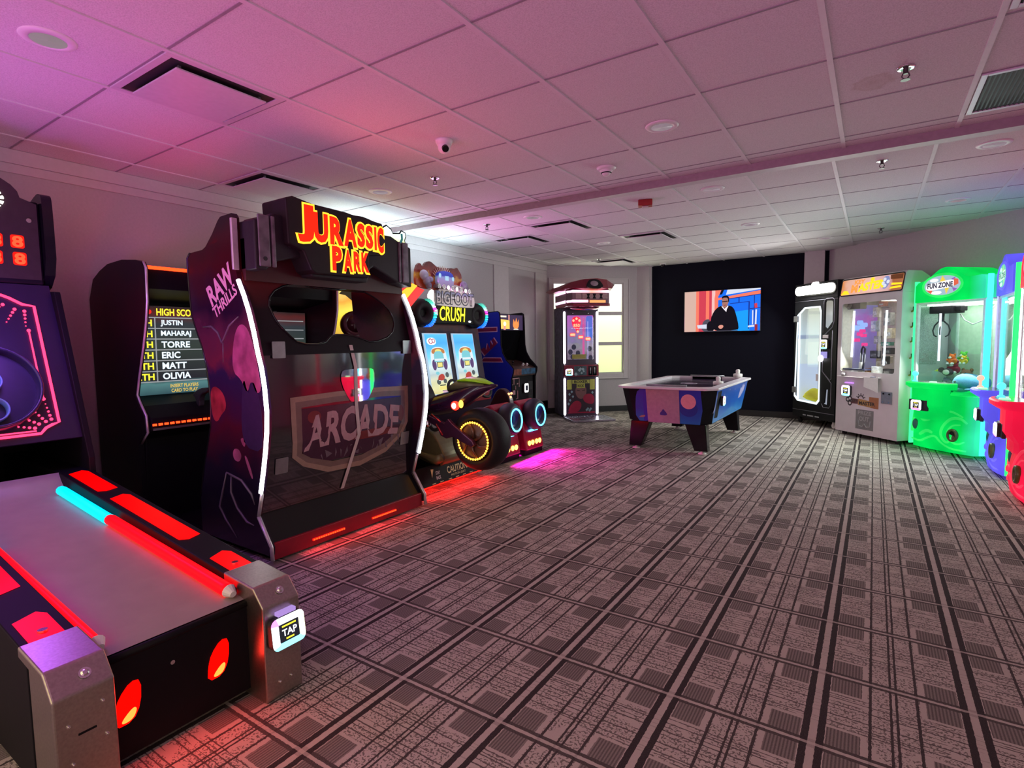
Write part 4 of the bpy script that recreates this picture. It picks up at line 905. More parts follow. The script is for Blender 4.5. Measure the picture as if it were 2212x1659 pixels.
for y0, y1 in ((4.60, 4.975), (5.105, 5.48)):
    b = on_scr(.0); b.m(0).box(-.01, .012, y0-.012, y1+.012, .69, 1.392); b.m(1).box(.012, .014, y0, y1, .70, 1.38)
    s1 = b.build('race_screen', [emi('screen_edge_white', (.55, .75, .95), .8), SKY], BF)
    c = (y0+y1)/2; b = on_scr(.0165)
    b.m(0).flat(smooth2([(c-.145, 1.02), (c-.11, .95), (c-.05, 1.0), (c+.05, 1.0), (c+.11, .95), (c+.145, 1.02), (c+.14, 1.10), (c+.13, 1.19), (c+.06, 1.235), (c-.06, 1.235), (c-.13, 1.19), (c-.14, 1.10)], 1), 0)
    b.m(1).flat(smooth2([(c-.11, 1.15), (c-.115, 1.20), (c-.05, 1.222), (c+.05, 1.222), (c+.115, 1.20), (c+.11, 1.15)], 1), .001)
    b.m(4).flat(ell(c, 1.185, .055, .025), .0015)
    b.m(2).flat(smooth2([(c-.08, 1.10), (c-.085, 1.15), (c-.05, 1.185), (c+.05, 1.185), (c+.085, 1.15), (c+.08, 1.10)], 1), .002).box(.002, .003, c-.085, c+.085, 1.065, 1.115)
    b.m(0).box(.003, .0035, c-.08, c+.08, 1.075, 1.10)
    b.m(3).flat(ell(c-.095, 1.03, .036, .062), .002).flat(ell(c+.095, 1.03, .036, .062), .002)
    b.m(4).box(.003, .0035, c-.04, c+.04, 1.005, 1.055)
    b.m(7).box(.0025, .003, c-.05, c+.05, .998, 1.062)
    # small motorbike rider below
    b.m(5).flat(smooth2([(c-.07, .86), (c-.05, .91), (c+.03, .93), (c+.06, .88), (c+.01, .845), (c-.06, .855)], 1), .001)
    b.m(6).flat(ell(c-.06, .835, .035, .03), .0006).flat(ell(c+.05, .84, .03, .028), .0006).flat(ell(c+.10, .91, .03, .03), .0006)
    b.m(2).flat(ell(c-.06, .935, .03, .018), .0015); b.m(0).flat([(c-.06, .852), (c+.02, .835), (c+.02, .842), (c-.06, .858)], .002)
    b.m(4).box(.001, .0015, c-.06, c+.10, .745, .785); b.m(7).box(.001, .0015, c-.05, c+.05, .79, .802).box(.001, .0015, c-.02, c+.06, .728, .738)
    b.build('screen_picture', SMATS, s1)
b = on_scr(.02); b.flat(smooth2([(4.62, 1.27), (4.62, 1.33), (4.72, 1.345), (4.77, 1.32), (4.77, 1.27), (4.70, 1.255)], 2), 0); b.m(1).torus((.002, 4.68, 1.30), (1, 0, 0), .028, .006, 20, 6).torus((.002, 4.73, 1.305), (1, 0, 0), .022, .005, 20, 6); b.build('round_bubble_sign', [emi('bubble_white', (1, .95, .95), 1.6), emi('bubble_pink', (.55, .12, .2), .8)], cb)
b = WB(BF); b.box(-4.15, -4.04, 4.5, 5.62, .56, .66); b.build('dashboard', mat('dash_red', (.30, .015, .03), .35), BF, .01)
for y in (4.80, 5.31):
    b = WB(BF); b.torus((-3.93, y, .74), (.9, 0, .45), .13, .017, 32, 8); b.cyl((-3.93, y, .74), (-4.06, y, .66), .03, n=12); b.tube([(-3.93, y-.13, .74), (-3.93, y+.13, .74)], .014); b.build('steering_wheel', DARKGREY, BF, smooth=True)
    b = WB(BF); b.prism([(-4.02, .66), (-3.99, .66), (-4.02, .74), (-4.05, .74)], 'y', y-.10, y+.10); b.build('dash_label', emi('dash_label_pink', (.9, .55, .75), .8), BF)
# marquee: crush panel, bigfoot plate, chrome truck topper with flames
CX = -4.16
b = WB(BF); b.box(-4.5, CX, 4.58, 5.56, 1.50, 1.72); mq = b.build('marquee_box', mat('marquee_black', (.006, .006, .005), .5, spec=.12), BF, .01)
b = WB(BF); b.text('CRUSH', CX+.004, 5.03, 1.615, h=.165, w=.47, bold=.012, shear=.12, ext=.004, roll=-.02); b.build('crush_lettering', emi('crush_yellow', (.95, .95, .02), 2.4), mq)
b = WB(BF); b.box(CX, CX+.003, 4.72, 4.765, 1.595, 1.66).sph((CX, 5.36, 1.535), (.006, .028, .013)); b.build('white_badge', emi('badge_white', (1, 1, 1), 1.5), mq)
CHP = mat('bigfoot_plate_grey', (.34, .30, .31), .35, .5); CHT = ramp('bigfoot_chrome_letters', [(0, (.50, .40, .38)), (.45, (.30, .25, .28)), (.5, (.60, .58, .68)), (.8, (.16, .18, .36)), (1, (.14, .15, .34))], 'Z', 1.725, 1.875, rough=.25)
b = WB(BF); b.prism(smooth2([(4.695, 1.705), (4.70, 1.885), (5.0, 1.90), (5.36, 1.90), (5.43, 1.86), (5.44, 1.72), (5.38, 1.695), (4.9, 1.70)], 1), 'x', CX-.01, CX+.025); bp = b.build('name_plate', CHP, mq, .004)
b = WB(BF); b.text('BIGFOOT', CX+.026, 5.065, 1.798, h=.162, w=.71, bold=.085, ext=.001); b.m(1).text('BIGFOOT', CX+.029, 5.065, 1.80, h=.138, w=.675, bold=.012, ext=.001); b.build('name_lettering', [mat('letter_outline_navy', (.02, .015, .05), .4), CHT], bp)
FLAME = ramp('topper_flame_print', [(0, (.16, .012, .015)), (.35, (.32, .04, .012)), (.5, (.50, .26, .03)), (.62, (.20, .015, .012)), (1, (.07, .006, .010))], 'Z', 1.85, 2.2, noise=.6, nscale=16, em=.18)
b = WB(BF); b.prism(smooth2([(4.47, 1.90), (4.45, 1.99), (4.47, 2.12), (4.53, 2.17), (4.58, 2.11), (4.62, 2.18), (4.70, 2.20), (4.76, 2.17), (4.82, 2.14), (5.02, 2.15), (5.07, 2.16), (5.12, 2.15), (5.17, 2.18), (5.22, 2.13), (5.26, 2.09), (5.25, 1.99), (5.20, 1.93), (5.0, 1.88), (4.7, 1.88)], 1), 'x', CX-.06, CX-.03); b.build('flame_topper', FLAME, mq)
b = WB(BF)
for k in range(13):
    a = math.radians(60+60*k/12+ (0)); a = math.radians(150-120*k/12); c0 = (4.90, 1.98); b.tube([(CX-.022, c0[0]+.10*math.cos(a), c0[1]+.08*math.sin(a)), (CX-.022, c0[0]+.20*math.cos(a), c0[1]+.185*math.sin(a))], [.012, .003], 6)
b.build('topper_spikes', mat('spike_cream', (.75, .62, .50), .4), mq, smooth=True)
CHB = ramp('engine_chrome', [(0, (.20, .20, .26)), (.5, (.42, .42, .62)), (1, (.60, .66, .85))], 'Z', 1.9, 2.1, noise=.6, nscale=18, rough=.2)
b = WB(BF)
for q in (((4.56, 2.03), .07), ((4.60, 1.97), .06), ((4.63, 1.92), .05), ((4.66, 1.99), .04)): b.sph((CX-.0, q[0][0], q[0][1]), (.03, q[1], q[1]*.85), 10, 7)
b.build('exhaust_cluster', CHB, mq, smooth=True)
b = WB(BF)
for q in (((5.26, 1.96), .07), ((5.30, 1.92), .05)): b.sph((CX-.0, q[0][0], q[0][1]), (.03, q[1], q[1]*.85), 10, 7)
b.build('exhaust_cluster', CHB, mq, smooth=True)
b = WB(BF); b.prism(smooth2([(4.76, 1.93), (4.755, 2.03), (4.79, 2.09), (4.90, 2.105), (5.01, 2.09), (5.05, 2.03), (5.03, 1.93), (4.9, 1.90)], 1), 'x', CX-.02, CX+.03); tr_ = b.build('truck_front', ramp('truck_front_print', [(0, (.22, .20, .30)), (.45, (.30, .33, .55)), (.6, (.25, .40, .65)), (.7, (.03, .06, .50)), (1, (.05, .10, .62))], 'Z', 1.90, 2.11, noise=.1, nscale=20, rough=.2, em=.25), mq, .006)
b = WB(BF); b.flat(ell(4.79, 2.045, .022, .026, 16), CX+.032).flat(ell(5.02, 2.02, .022, .026, 16), CX+.032).box(CX+.031, CX+.033, 4.88, 4.94, 1.995, 2.045); b.build('truck_lamp', emi('truck_lamp_blue', (.45, .75, .95), .9), tr_)
b = WB(BF); b.prism(smooth2([(4.72, 1.89), (4.74, 1.955), (4.95, 1.965), (5.2, 1.95), (5.33, 1.92), (5.36, 1.885)], 1), 'x', CX-.02, CX+.02); lb = b.build('lamp_bar', CHP, mq)
for k, y in enumerate((4.77, 4.855, 4.93, 5.01, 5.085, 5.16, 5.25, 5.32)):
    b = WB(BF); b.cyl((CX+.02, y, 1.925-.004*k), (CX+.034, y, 1.925-.004*k), .024, .028, 16); b.m(1).cyl((CX+.034, y, 1.925-.004*k), (CX+.036, y, 1.925-.004*k), .022, .018, 16)
    b.build('bar_lamp', [CHROME, emi('bar_lamp_warm', (1, .93, .80), 3.0) if k in (2, 4, 6) else GREYM], lb)
b = WB(BF); b.prism(smooth2([(4.64, 1.66), (4.65, 1.76), (4.60, 1.80), (4.66, 1.88), (4.71, 1.87), (4.71, 1.66)], 1), 'x', CX-.01, CX+.01); b.build('white_lit_shape', emi('marquee_white_glow', (1, 1, .95), 1.8), mq)
# glowing tyres at the two ends of the marquee
RBW = ramp('rainbow_tyre_tread', [(0, (.01, .10, .85)), (.28, (.01, .25, .95)), (.36, (.02, .75, .75)), (.52, (.02, .85, .60)), (.56, (.9, .03, .35)), (.68, (.85, .05, .95)), (.72, (.5, .85, .75)), (.85, (.05, .55, .38)), (1, (.02, .12, .10))], 'Z', 1.455, 1.775, noise=.05, nscale=40, em=1.5)
for y in (4.55, 5.53):
    b = WB(BF); b.torus((CX-.05, y, 1.615), (1, -.15, 0), .095, (.065, .075), 36, 12); ty = b.build('marquee_tyre', RUBBER, mq, smooth=True)
    b = WB(BF); b.cyl((CX-.07, y, 1.615), (CX-.02, y, 1.615), .08, n=24); b.build('tyre_hub', BLACK, ty)
    b = WB(BF)
    for k in range(14):
        a = math.radians(-75+150*k/13); cy, cz_ = y+.140*math.cos(a), 1.615+.150*math.sin(a)
        for dx in (-.03, .02): b.fn = None; b.box(CX+dx-.05+.03, CX+dx-.005+.03, cy-.022, cy+.020, cz_-.012, cz_+.010)
    b.build('lit_tread', RBW, ty, .003)
# seats with spare-tyre backs
SEATR = mat('seat_red_plastic', (.34, .012, .05), .3); BRING = emi('blue_ring_light', (.08, .55, 1.0), 5.0); AMB = emi('amber_round_lamp', (1.0, .55, .08), 5.0)
for i, y in enumerate((4.81, 5.31)):
    b = WB(BF); b.box(-3.9, -3.23, y-.20, y+.20, .0, .055); b.build('seat_plinth', BLACK, BF, .004)
    b = WB(BF); b.prism([(-3.85, .055), (-3.20, .055), (-3.245, .30), (-3.27, .40), (-3.30, .58), (-3.36, .62), (-3.46, .58), (-3.50, .36), (-3.85, .32)], 'y', y-.19, y+.19); st = b.build('seat_shell', SEATR, BF, .02, 3)
    b = WB(BF); b.box(-3.82, -3.46, y-.15, y+.15, .31, .37); b.build('seat_cushion', DARKGREY, st, .02)
    b = WB(BF); b.torus((-3.215, y, .455), (1, 0, .08), .115, (.055, .085), 40, 12, Rz=.125); ty = b.build('seat_tyre', mat('tyre_blue_black', (.012, .012, .03), .5), st, smooth=True)
    b = WB(BF); b.torus((-3.135, y, .452), (1, 0, .08), .107, .010, 44, 8, Rz=.118); b.build('ring_light', BRING, ty, smooth=True)
    b = WB(BF); b.lathe([(0, -.04), (.05, -.03), (.105, 0), (.112, -.03)], Matrix.Translation((-3.145, y, .452)) @ Matrix.Rotation(PI/2, 4, 'Y'), 32); b.build('wheel_hub', mat('hub_blue', (.01, .012, .12), .3), ty)
    b = WB(BF); b.box(-3.235, -3.222, y-.10, y+.085, .262, .282); b.build('slot_light', BRING, st)
    for k, dy in enumerate((-.115, -.045, .040, .11)):
        b = WB(BF); b.sph((-3.212, y+dy, .135), (.012, .030, .030), 14, 8); b.build('round_lamp', AMB, st, smooth=True)
b = WB(BF); b.box(-3.9, -3.30, 4.62, 5.50, .057, .062); b.build('floor_plate', BLACK, BF)
b = WB(BF); b.box(-3.55, -3.27, 4.66, 5.46, -.0 +.004, .010); b.build('underglow_strip', emi('underglow_magenta', (1, .0, .35), 2.0), BF)
# gear shifter console with two red gauges beside the near seat
b = WB(BF); b.prism(smooth2([(-3.70, .40), (-3.40, .38), (-3.34, .50), (-3.36, .66), (-3.43, .76), (-3.53, .76), (-3.62, .60)], 2), 'y', 5.02, 5.10); sh = b.build('shifter_console', mat('console_dark_red', (.035, .012, .02), .3), BF, .01)
b = WB(BF)
for q in ((-3.385, 5.045, .70), (-3.37, 5.055, .665), (-3.375, 5.085, .705)): b.sph(q, .014, 10, 7)
b.build('gauge_lamp', emi('gauge_orange', (1, .30, .12), 4.0), sh, smooth=True)

# ================================================================== blue maze arcade cabinet
MZ = thing('upright_arcade_cabinet', 'blue upright arcade cabinet with maroon stripes and black screen, near the far left corner', 'arcade game', (-4.35, 6.42, 0))
MBLUE = mat('side_blue', (.012, .025, .42), .35, var=.04); MMAR = mat('printed_maroon', (.22, .008, .06), .4); MPK = mat('printed_pink_outline', (.62, .36, .52), .4)
mp = [(-4.74, 0), (-4.74, 1.60), (-4.50, 1.675), (-4.26, 1.69), (-4.235, 1.675), (-4.225, 1.62), (-4.215, 1.24), (-4.19, 1.13), (-4.13, 1.03), (-4.06, .965), (-4.015, .915), (-4.02, .87), (-4.05, .78), (-4.055, 0)]
for y, sg, m_ in ((6.10, 1, MBLUE), (6.73, -1, BLACK)):
    b = WB(MZ); b.prism(mp, 'y', y, y+sg*.022); sd = b.build('side_panel', m_, MZ, .003)
    b = WB(MZ); b.tube([(x, y+sg*.011, z) for x, z in mp[2:]], .011, 6); b.build('edge_molding', BLACK, sd, smooth=True)
    if sg == 1: near = sd
b = WB(MZ)
def on_side(pts, k, off): b.m(k).prism(pts, 'y', 6.10-off, 6.10)
def outlined(pts, w=.012):
    cx = sum(p[0] for p in pts)/len(pts); cz = sum(p[1] for p in pts)/len(pts)
    on_side([(x+(w if x > cx else -w), z+(w if z > cz else -w)) for x, z in pts], 1, .001); on_side(pts, 0, .002)
for args in (([(-4.70, 1.425), (-4.275, 1.43), (-4.275, 1.475), (-4.70, 1.475)],), ([(-4.55, 1.015), (-4.49, 1.06), (-4.22, 1.06), (-4.185, 1.015)],), ([(-4.145, .04), (-4.105, .04), (-4.105, .60), (-4.145, .57)], .009)):
    b = WB(MZ); outlined(*args); b.build('side_stripe', [MMAR, MPK], near)
zig = [(-4.33, 1.335), (-4.27, 1.26), (-4.48, 1.10), (-4.55, 1.18), (-4.49, 1.21), (-4.455, 1.175), (-4.43, 1.26), (-4.395, 1.19), (-4.385, 1.30), (-4.35, 1.24), (-4.335, 1.27), (-4.36, 1.30)]
b = WB(MZ)
on_side([(x+(.01 if x > -4.4 else -.012), z+(.012 if z > 1.22 else -.014)) for x, z in zig], 1, .001); on_side(zig, 0, .002)
b.build('side_lettering', [MMAR, MPK], near)
b = WB(MZ); b.box(-4.70, -4.24, 6.122, 6.708, 1.44, 1.665); hb = b.build('marquee_box', BLACK, MZ)
b = WB(MZ); b.m(0).box(-4.24, -4.236, 6.13, 6.70, 1.445, 1.655); b.m(1).flat([(6.14, 1.46), (6.36, 1.46), (6.36, 1.58), (6.14, 1.59)], -4.2355); b.m(2).flat(ell(6.52, 1.51, .075, .045), -4.2352).flat([(6.44, 1.52), (6.46, 1.60), (6.50, 1.55), (6.53, 1.62), (6.56, 1.55), (6.59, 1.60), (6.60, 1.52)], -4.235)
b.m(3).box(-4.235, -4.2345, 6.14, 6.28, 1.618, 1.640).box(-4.235, -4.2345, 6.46, 6.58, 1.452, 1.464); b.m(4).box(-4.2352, -4.2345, 6.33, 6.36, 1.585, 1.655).box(-4.2352, -4.2345, 6.21, 6.26, 1.446, 1.50).m(3).flat(ell(6.24, 1.53, .035, .03), -4.2345)
b.build('lit_marquee', [emi('marquee_deep_blue', (.05, .03, .08), 1), emi('marquee_yellow', (.95, .60, .12), 1.2), emi('marquee_orange', (.85, .25, .06), 1.3), emi('marquee_cream', (1, .85, .6), 1.4), emi('marquee_pink', (.85, .35, .30), 1.0)], hb)
b = WB(MZ); b.add([(-4.27, 6.122, 1.44), (-4.27, 6.708, 1.44), (-4.36, 6.708, 1.02), (-4.36, 6.122, 1.02)], [(0, 1, 2, 3)]); b.build('monitor_glass', mat('black_monitor_glass', (.004, .004, .005), .1), MZ)
b = WB(MZ); b.prism([(-4.36, 1.02), (-4.12, .95), (-4.03, .91), (-4.04, .81), (-4.4, .81)], 'y', 6.122, 6.708); cpn = b.build('control_panel', mat('control_panel_print', (.05, .025, .02), .35, var=.6, scale=9), MZ)
b = WB(MZ); b.m(0).prism([(-4.029, .908), (-4.030, .83), (-4.033, .83), (-4.032, .908)], 'y', 6.13, 6.33).m(1).prism([(-4.029, .908), (-4.030, .83), (-4.033, .83), (-4.032, .908)], 'y', 6.33, 6.70); b.build('panel_front_print', [mat('panel_rust', (.20, .05, .03), .4, var=.5, scale=25), mat('panel_teal', (.02, .08, .16), .4, var=.7, scale=18)], cpn)
for y, z in ((6.50, .965), (6.60, .962)):
    b = WB(MZ); b.cyl((-4.12, y, z-.02), (-4.10, y, z+.008), .016, n=14); b.build('button', WHITEP, cpn)
b = WB(MZ); b.cyl((-4.16, 6.30, .95), (-4.15, 6.30, 1.0), .006, n=8).sph((-4.15, 6.30, 1.005), .016, 10, 7); b.build('joystick', BLACKG, cpn, smooth=True)
b = WB(MZ); b.box(-4.70, -4.075, 6.122, 6.708, .02, .81); fb = b.build('lower_front', BLACK, MZ)
b = WB(MZ)
for p in ([(6.13, .78), (6.33, .78), (6.33, .66)], [(6.20, .78), (6.20, .70)], [(6.14, .70), (6.17, .70)], [(6.27, .70), (6.30, .71)], [(6.24, .68), (6.24, .63)], [(6.29, .61), (6.29, .50), (6.25, .50)], [(6.15, .49), (6.17, .49)], [(6.24, .42), (6.29, .42), (6.29, .33)], [(6.15, .40), (6.19, .40), (6.19, .30), (6.15, .30)], [(6.20, .35), (6.23, .35)], [(6.24, .31), (6.24, .27)]):
    b.tube([(-4.074, y, z) for y, z in p], .008, 6)
b.box(-4.076, -4.07, 6.17, 6.23, .56, .62)
b.build('maze_print', mat('maze_pink_lines', (.45, .25, .27), .5), fb)
card_reader(MZ, inv(MZ) @ TR(-4.04, 6.47, .635), .105, .125, False, (0, 0, 0, 0))
b = WB(MZ); b.box(-4.076, -4.07, 6.57, 6.69, .30, .72); cd = b.build('coin_door', DARKGREY, fb, .003)
for y in (6.60, 6.64):
    b = WB(MZ); b.box(-4.07, -4.064, y, y+.012, .52, .60); b.build('coin_slot', CHROME, cd)
# ================================================================== boxing machine in the window corner
KB = thing('boxing_machine', 'tall red punching machine with white light bars standing in front of the corner window', 'arcade game', (-4.046, 8.188, 0), -PI/4)
MAR = mat('boxing_maroon', (.20, .008, .03), .3, coat=.3); STONE = mat('grey_stone_print', (.10, .10, .14), .5, var=.5, scale=14)
b = B(); b.box(-.58, -.012, -.29, .29, .03, 1.84); b.build('cabinet', STONE, KB, .006)
b = B(); b.box(-.012, 0, -.30, .30, .03, 1.84); fr = b.build('front_panel', mat('boxing_front_dark', (.035, .02, .04), .35), KB)
for y in (-.283, .283):
    for z0, z1 in ((.05, .675), (.90, 1.765)):
        b = B(); b.tube([(.012, y, z0), (.012, y, z0+.02), (.012, y, z1-.02), (.012, y, z1)], [.006, .020, .020, .008], 10); b.build('light_bar', emi('white_light_bar', (.95, .92, 1.0), 4.5), KB, smooth=True)
b = B(); b.box(0, .045, -.30, .30, .695, .885); md = b.build('middle_band', MAR, KB, .008)
card_reader(KB, TR(.075, -.225, .77), .125, .11, True, (0, 1, 2, 0))
b = B(); b.box(.045, .048, -.13, .085, .71, .865); b.build('band_picture', mat('band_picture_print', (.03, .06, .08), .4, var=.9, scale=16), md)
b = B()
for (y, z, r_) in ((-.04, .80, .03), (-.02, .825, .022), (.02, .815, .028), (-.10, .735, .03), (.0, .75, .02), (.035, .78, .02)): b.flat([(y-r_, z), (y, z+r_), (y+r_, z), (y, z-r_)], .0485)
b.build('diamond_print', mat('pale_diamond_print', (.28, .38, .42), .4), md)
for y in (.15, .225):
    b = B(); b.box(.045, .052, y-.035, y+.035, .71, .865); sl = b.build('coin_door', BLACKG, md, .004)
    b = B(); b.box(.052, .058, y-.008, y+.004, .74, .84); b.build('coin_slot', CHROME, sl)
# upper window with printed backdrop and red digits
PICU = ramp('boxing_backdrop', [(0, (.16, .13, .18)), (.25, (.35, .30, .38)), (.45, (.26, .24, .42)), (.65, (.40, .20, .55)), (1, (.55, .16, .60))], 'Z', .97, 1.70, noise=.55, nscale=10, em=.55)
b = B(); b.curve2d([rrect(-.23, .215, .975, 1.70, .015)], .002, .001); pu = b.build('window_picture', PICU, fr)
b = B(); b.curve2d([rrect(.095, .205, 1.32, 1.69, .03)], .0045, .0005); b.m(1).box(.005, .006, .03, .065, 1.03, 1.66); b.m(2).box(.006, .007, .118, .128, .98, 1.60); b.m(3)
for q in ((-.12, 1.18), (-.18, 1.10), (-.05, 1.08), (.15, 1.15), (-.14, 1.02), (.17, 1.0)): b.flat(ell(q[0], q[1], .04, .045, 10), .0055)
b.m(4).flat(ell(-.08, 1.20, .07, .05), .0052).flat(ell(.18, 1.14, .03, .05), .0052)
b.build('picture_figures', [emi('bx_blue', (.10, .22, .85), .8), emi('bx_pink', (.85, .12, .42), .8), emi('bx_lilac', (.6, .55, 1), 1.0), emi('bx_dark', (.05, .05, .09), .5), emi('bx_grey', (.42, .40, .46), .6)], pu)
DGT = emi('boxing_digit', (1, .30, .16), 2.6); DGR = emi('boxing_digit_red', (1, .02, .05), 1.6)
b = B(); b.m(1).flat(smooth2([(-.16, 1.60), (-.13, 1.68), (-.02, 1.68), (.01, 1.60), (-.02, 1.50), (-.03, 1.42), (-.07, 1.40), (-.09, 1.48), (-.13, 1.50)], 1), .0062)
b.m(0)
for q in ((-.125, 1.615), (-.072, 1.645), (-.022, 1.615), (-.052, 1.435)): b.flat(ell(q[0], q[1], .020, .021, 14), .0068)
b.text('850', .0068, -.072, 1.535, h=.055, w=.11, bold=.03)
for q, s_ in (((-.14, 1.385), .042), ((.0, 1.345), .038), ((.125, 1.315), .040)): b.m(1).flat(rrect(q[0]-s_-.006, q[0]+s_+.006, q[1]-.030, q[1]+.030, .015), .0075); b.m(0).flat(rrect(q[0]-s_, q[0]+s_, q[1]-.020, q[1]+.020, .012), .0082)
b.build('score_digits', [DGT, DGR], pu)
b = B(); b.box(.008, .010, -.15, .09, .985, 1.06); b.build('yellow_label', mat('yellow_label', (.42, .38, .06), .5), pu)
b = B(); b.box(.014, .017, -.235, .22, .972, 1.705); b.build('window_glass', glass('boxing_glass', (.95, .95, .97)), KB)
for y in (-.135, .13):
    b = B(); b.sph((.006, y, 1.735), .010, 8, 6); b.build('panel_bolt', CHROME, fr, smooth=True)
# lower picture: red boxing gloves
b = B(); b.box(0, .004, -.25, .25, .075, .645); pl_ = b.build('lower_picture', mat('lower_picture_dark', (.028, .018, .03), .3), fr)
b = B()
b.m(0).flat(smooth2([(-.10, .42), (-.09, .52), (0, .56), (.09, .52), (.10, .42), (.06, .34), (0, .31), (-.06, .34)], 2), .0046)
b.m(1).flat(smooth2([(-.23, .09), (-.20, .20), (-.10, .30), (.0, .27), (.01, .18), (-.06, .09)], 2), .0052).flat(smooth2([(.03, .34), (.08, .40), (.19, .40), (.24, .33), (.22, .22), (.10, .24), (.05, .28)], 2), .0052).box(.0048, .0054, -.23, .24, .078, .10)
b.m(2)
for q in ((-.20, .40), (-.16, .44), (-.19, .30), (-.14, .36), (-.215, .24), (.20, .42), (.12, .15), (.15, .12), (.10, .13), (.17, .145)): b.flat([(q[0]-.022, q[1]), (q[0], q[1]+.025), (q[0]+.022, q[1]), (q[0], q[1]-.025)], .0056)
b.m(3).box(.0055, .006, -.24, -.16, .48, .64).box(.0055, .006, .155, .24, .47, .645).box(.005, .0055, -.15, .15, .575, .635).box(.005, .0055, -.075, .07, .50, .575)
b.m(4).text('BOXER', .006, 0, .606, h=.045, w=.24, bold=.03).text('KICK', .006, 0, .537, h=.045, w=.11, bold=.03)
b.m(5).flat([(-.07, .455), (-.02, .448), (-.02, .462), (-.07, .475)], .005).flat([(.02, .448), (.07, .455), (.07, .475), (.02, .462)], .005)
b.build('picture_print', [mat('print_skin', (.17, .075, .08), .4), mat('print_glove_red', (.30, .015, .05), .3), mat('print_pale_blue', (.20, .32, .38), .4), mat('print_olive', (.36, .36, .07), .4), mat('print_black', (.02, .015, .01), .4), mat('print_brow', (.05, .02, .025), .4)], pl_)
# hood
b = B(); b.prism([(-.25, -.36), (.36, -.36), (.50, -.30), (.50, .30), (.36, .36), (-.25, .36)], 'z', 1.86, 2.075); hd = b.build('hood_band', mat('hood_band_metal', (.20, .13, .15), .3, .6), KB, .006)
b = B(); b.prism([(-.25, -.355), (.40, -.355), (.49, -.29), (.49, .29), (.40, .355), (-.25, .355)], 'z', 1.82, 1.872); b.build('hood_base', MAR, hd, .012)
b = B(); b.lathe([(.0, -.06), (.20, -.05), (.27, 0)], Matrix.Translation((.18, 0, 1.83)), 28); b.build('ball_socket', mat('chrome_maroon', (.25, .05, .10), .12, .8), hd, smooth=True)
PKB = ramp('pink_hood_light', [(0, (1, .55, .85)), (.3, (1, .35, .50)), (.5, (1, .25, .18)), (.7, (1, .28, .30)), (1, (1, .75, .95))], 'Y', -.36, .36, noise=.25, nscale=6, em=2.4)
def bar(pts, z): 
    b = B(); b.tube([(x, y, z) for x, y in pts], .021, 8); b.build('pink_light_bar', PKB, hd, smooth=True)
bar([(-.2, -.365), (.34, -.365)], 2.045); bar([(-.2, -.365), (.34, -.365)], 1.895)
bar([(.38, -.345), (.505, -.295), (.505, .295), (.38, .345)], 2.045); bar([(.38, -.345), (.505, -.295), (.505, -.05)], 1.895)
b = B(); b.box(.498, .505, -.02, .24, 1.872, 1.912); b.text('BOXER', .506, .10, 1.892, h=.030, w=.24, bold=.02); b.build('hood_sign', emi('hood_sign_orange', (1, .30, .10), 1.6), hd)
b = B()
for y0, y1 in ((-.25, -.16), (-.14, -.05), (-.03, .04), (.07, .15), (.18, .27)): b.box(.50, .506, y0, y1, 1.935, 2.012)
b.build('hood_panel', mat('hood_panel_tan', (.34, .24, .24), .3, .4), hd, .004)
b = B()
for y in (-.045, .055, .165): b.flat([(y-.03, 2.01), (y+.03, 2.01), (y+.012, 1.97), (y+.03, 1.935), (y-.03, 1.935), (y-.012, 1.97)], .507)
b.build('hood_cutout', BLACK, hd)
vis = [(-.30, 2.08), (-.30, 2.22), (.0, 2.24)]
secs = []
for y, zf, zt, xf in ((-.50, 2.10, 2.115, .05), (-.44, 2.07, 2.13, .30), (-.30, 2.065, 2.19, .47), (-.10, 2.06, 2.235, .56), (0.10, 2.06, 2.245, .57), (.28, 2.065, 2.235, .50), (.40, 2.075, 2.21, .36), (.50, 2.15, 2.20, .22)):
    secs.append([(-.32, y, zf), (xf-.06, y, zf), (xf+.02, y, zf+.03), (xf-.05, y, zt), (xf-.16, y, zt+.01), (-.32, y, zt-.02)])
b = B(); loft(b, secs); vs_ = b.build('hood_visor', MAR, hd)
b = B(); b.T = Matrix.Translation((.575, .03, 2.15)) @ Matrix.Rotation(-.45, 4, 'Y'); b.prism(smooth2([(-.15, -.075), (.15, -.075), (.12, .03), (.07, .085), (-.06, .085), (-.11, .03)], 2), 'x', -.01, .006); em_ = b.build('emblem', BLACKG, vs_)
b = B(); b.T = Matrix.Translation((.575, .03, 2.15)) @ Matrix.Rotation(-.45, 4, 'Y'); b.sph((.004, .0, .01), (.012, .065, .048)); b.build('emblem_lens', mat('lens_grey', (.30, .22, .26), .1), em_, smooth=True)
# tread-plate platform
b = B(); b.prism([(.0, -.31), (.53, -.31), (.53, .40), (.0, .40)], 'z', .004, .035); pf = b.build('kick_platform', mat('tread_plate', (.45, .45, .55), .25, .8), KB, .003)
b = B()
for i in range(9):
    for j in range(11): b.T = Matrix.Translation((.04+.055*i, -.28+.062*j, .036)) @ Matrix.Rotation(.8 if (i+j) % 2 else -.8, 4, 'Z'); b.box(-.016, .016, -.004, .004, 0, .002)
b.T = None; b.build('tread_bumps', CHROME, pf)

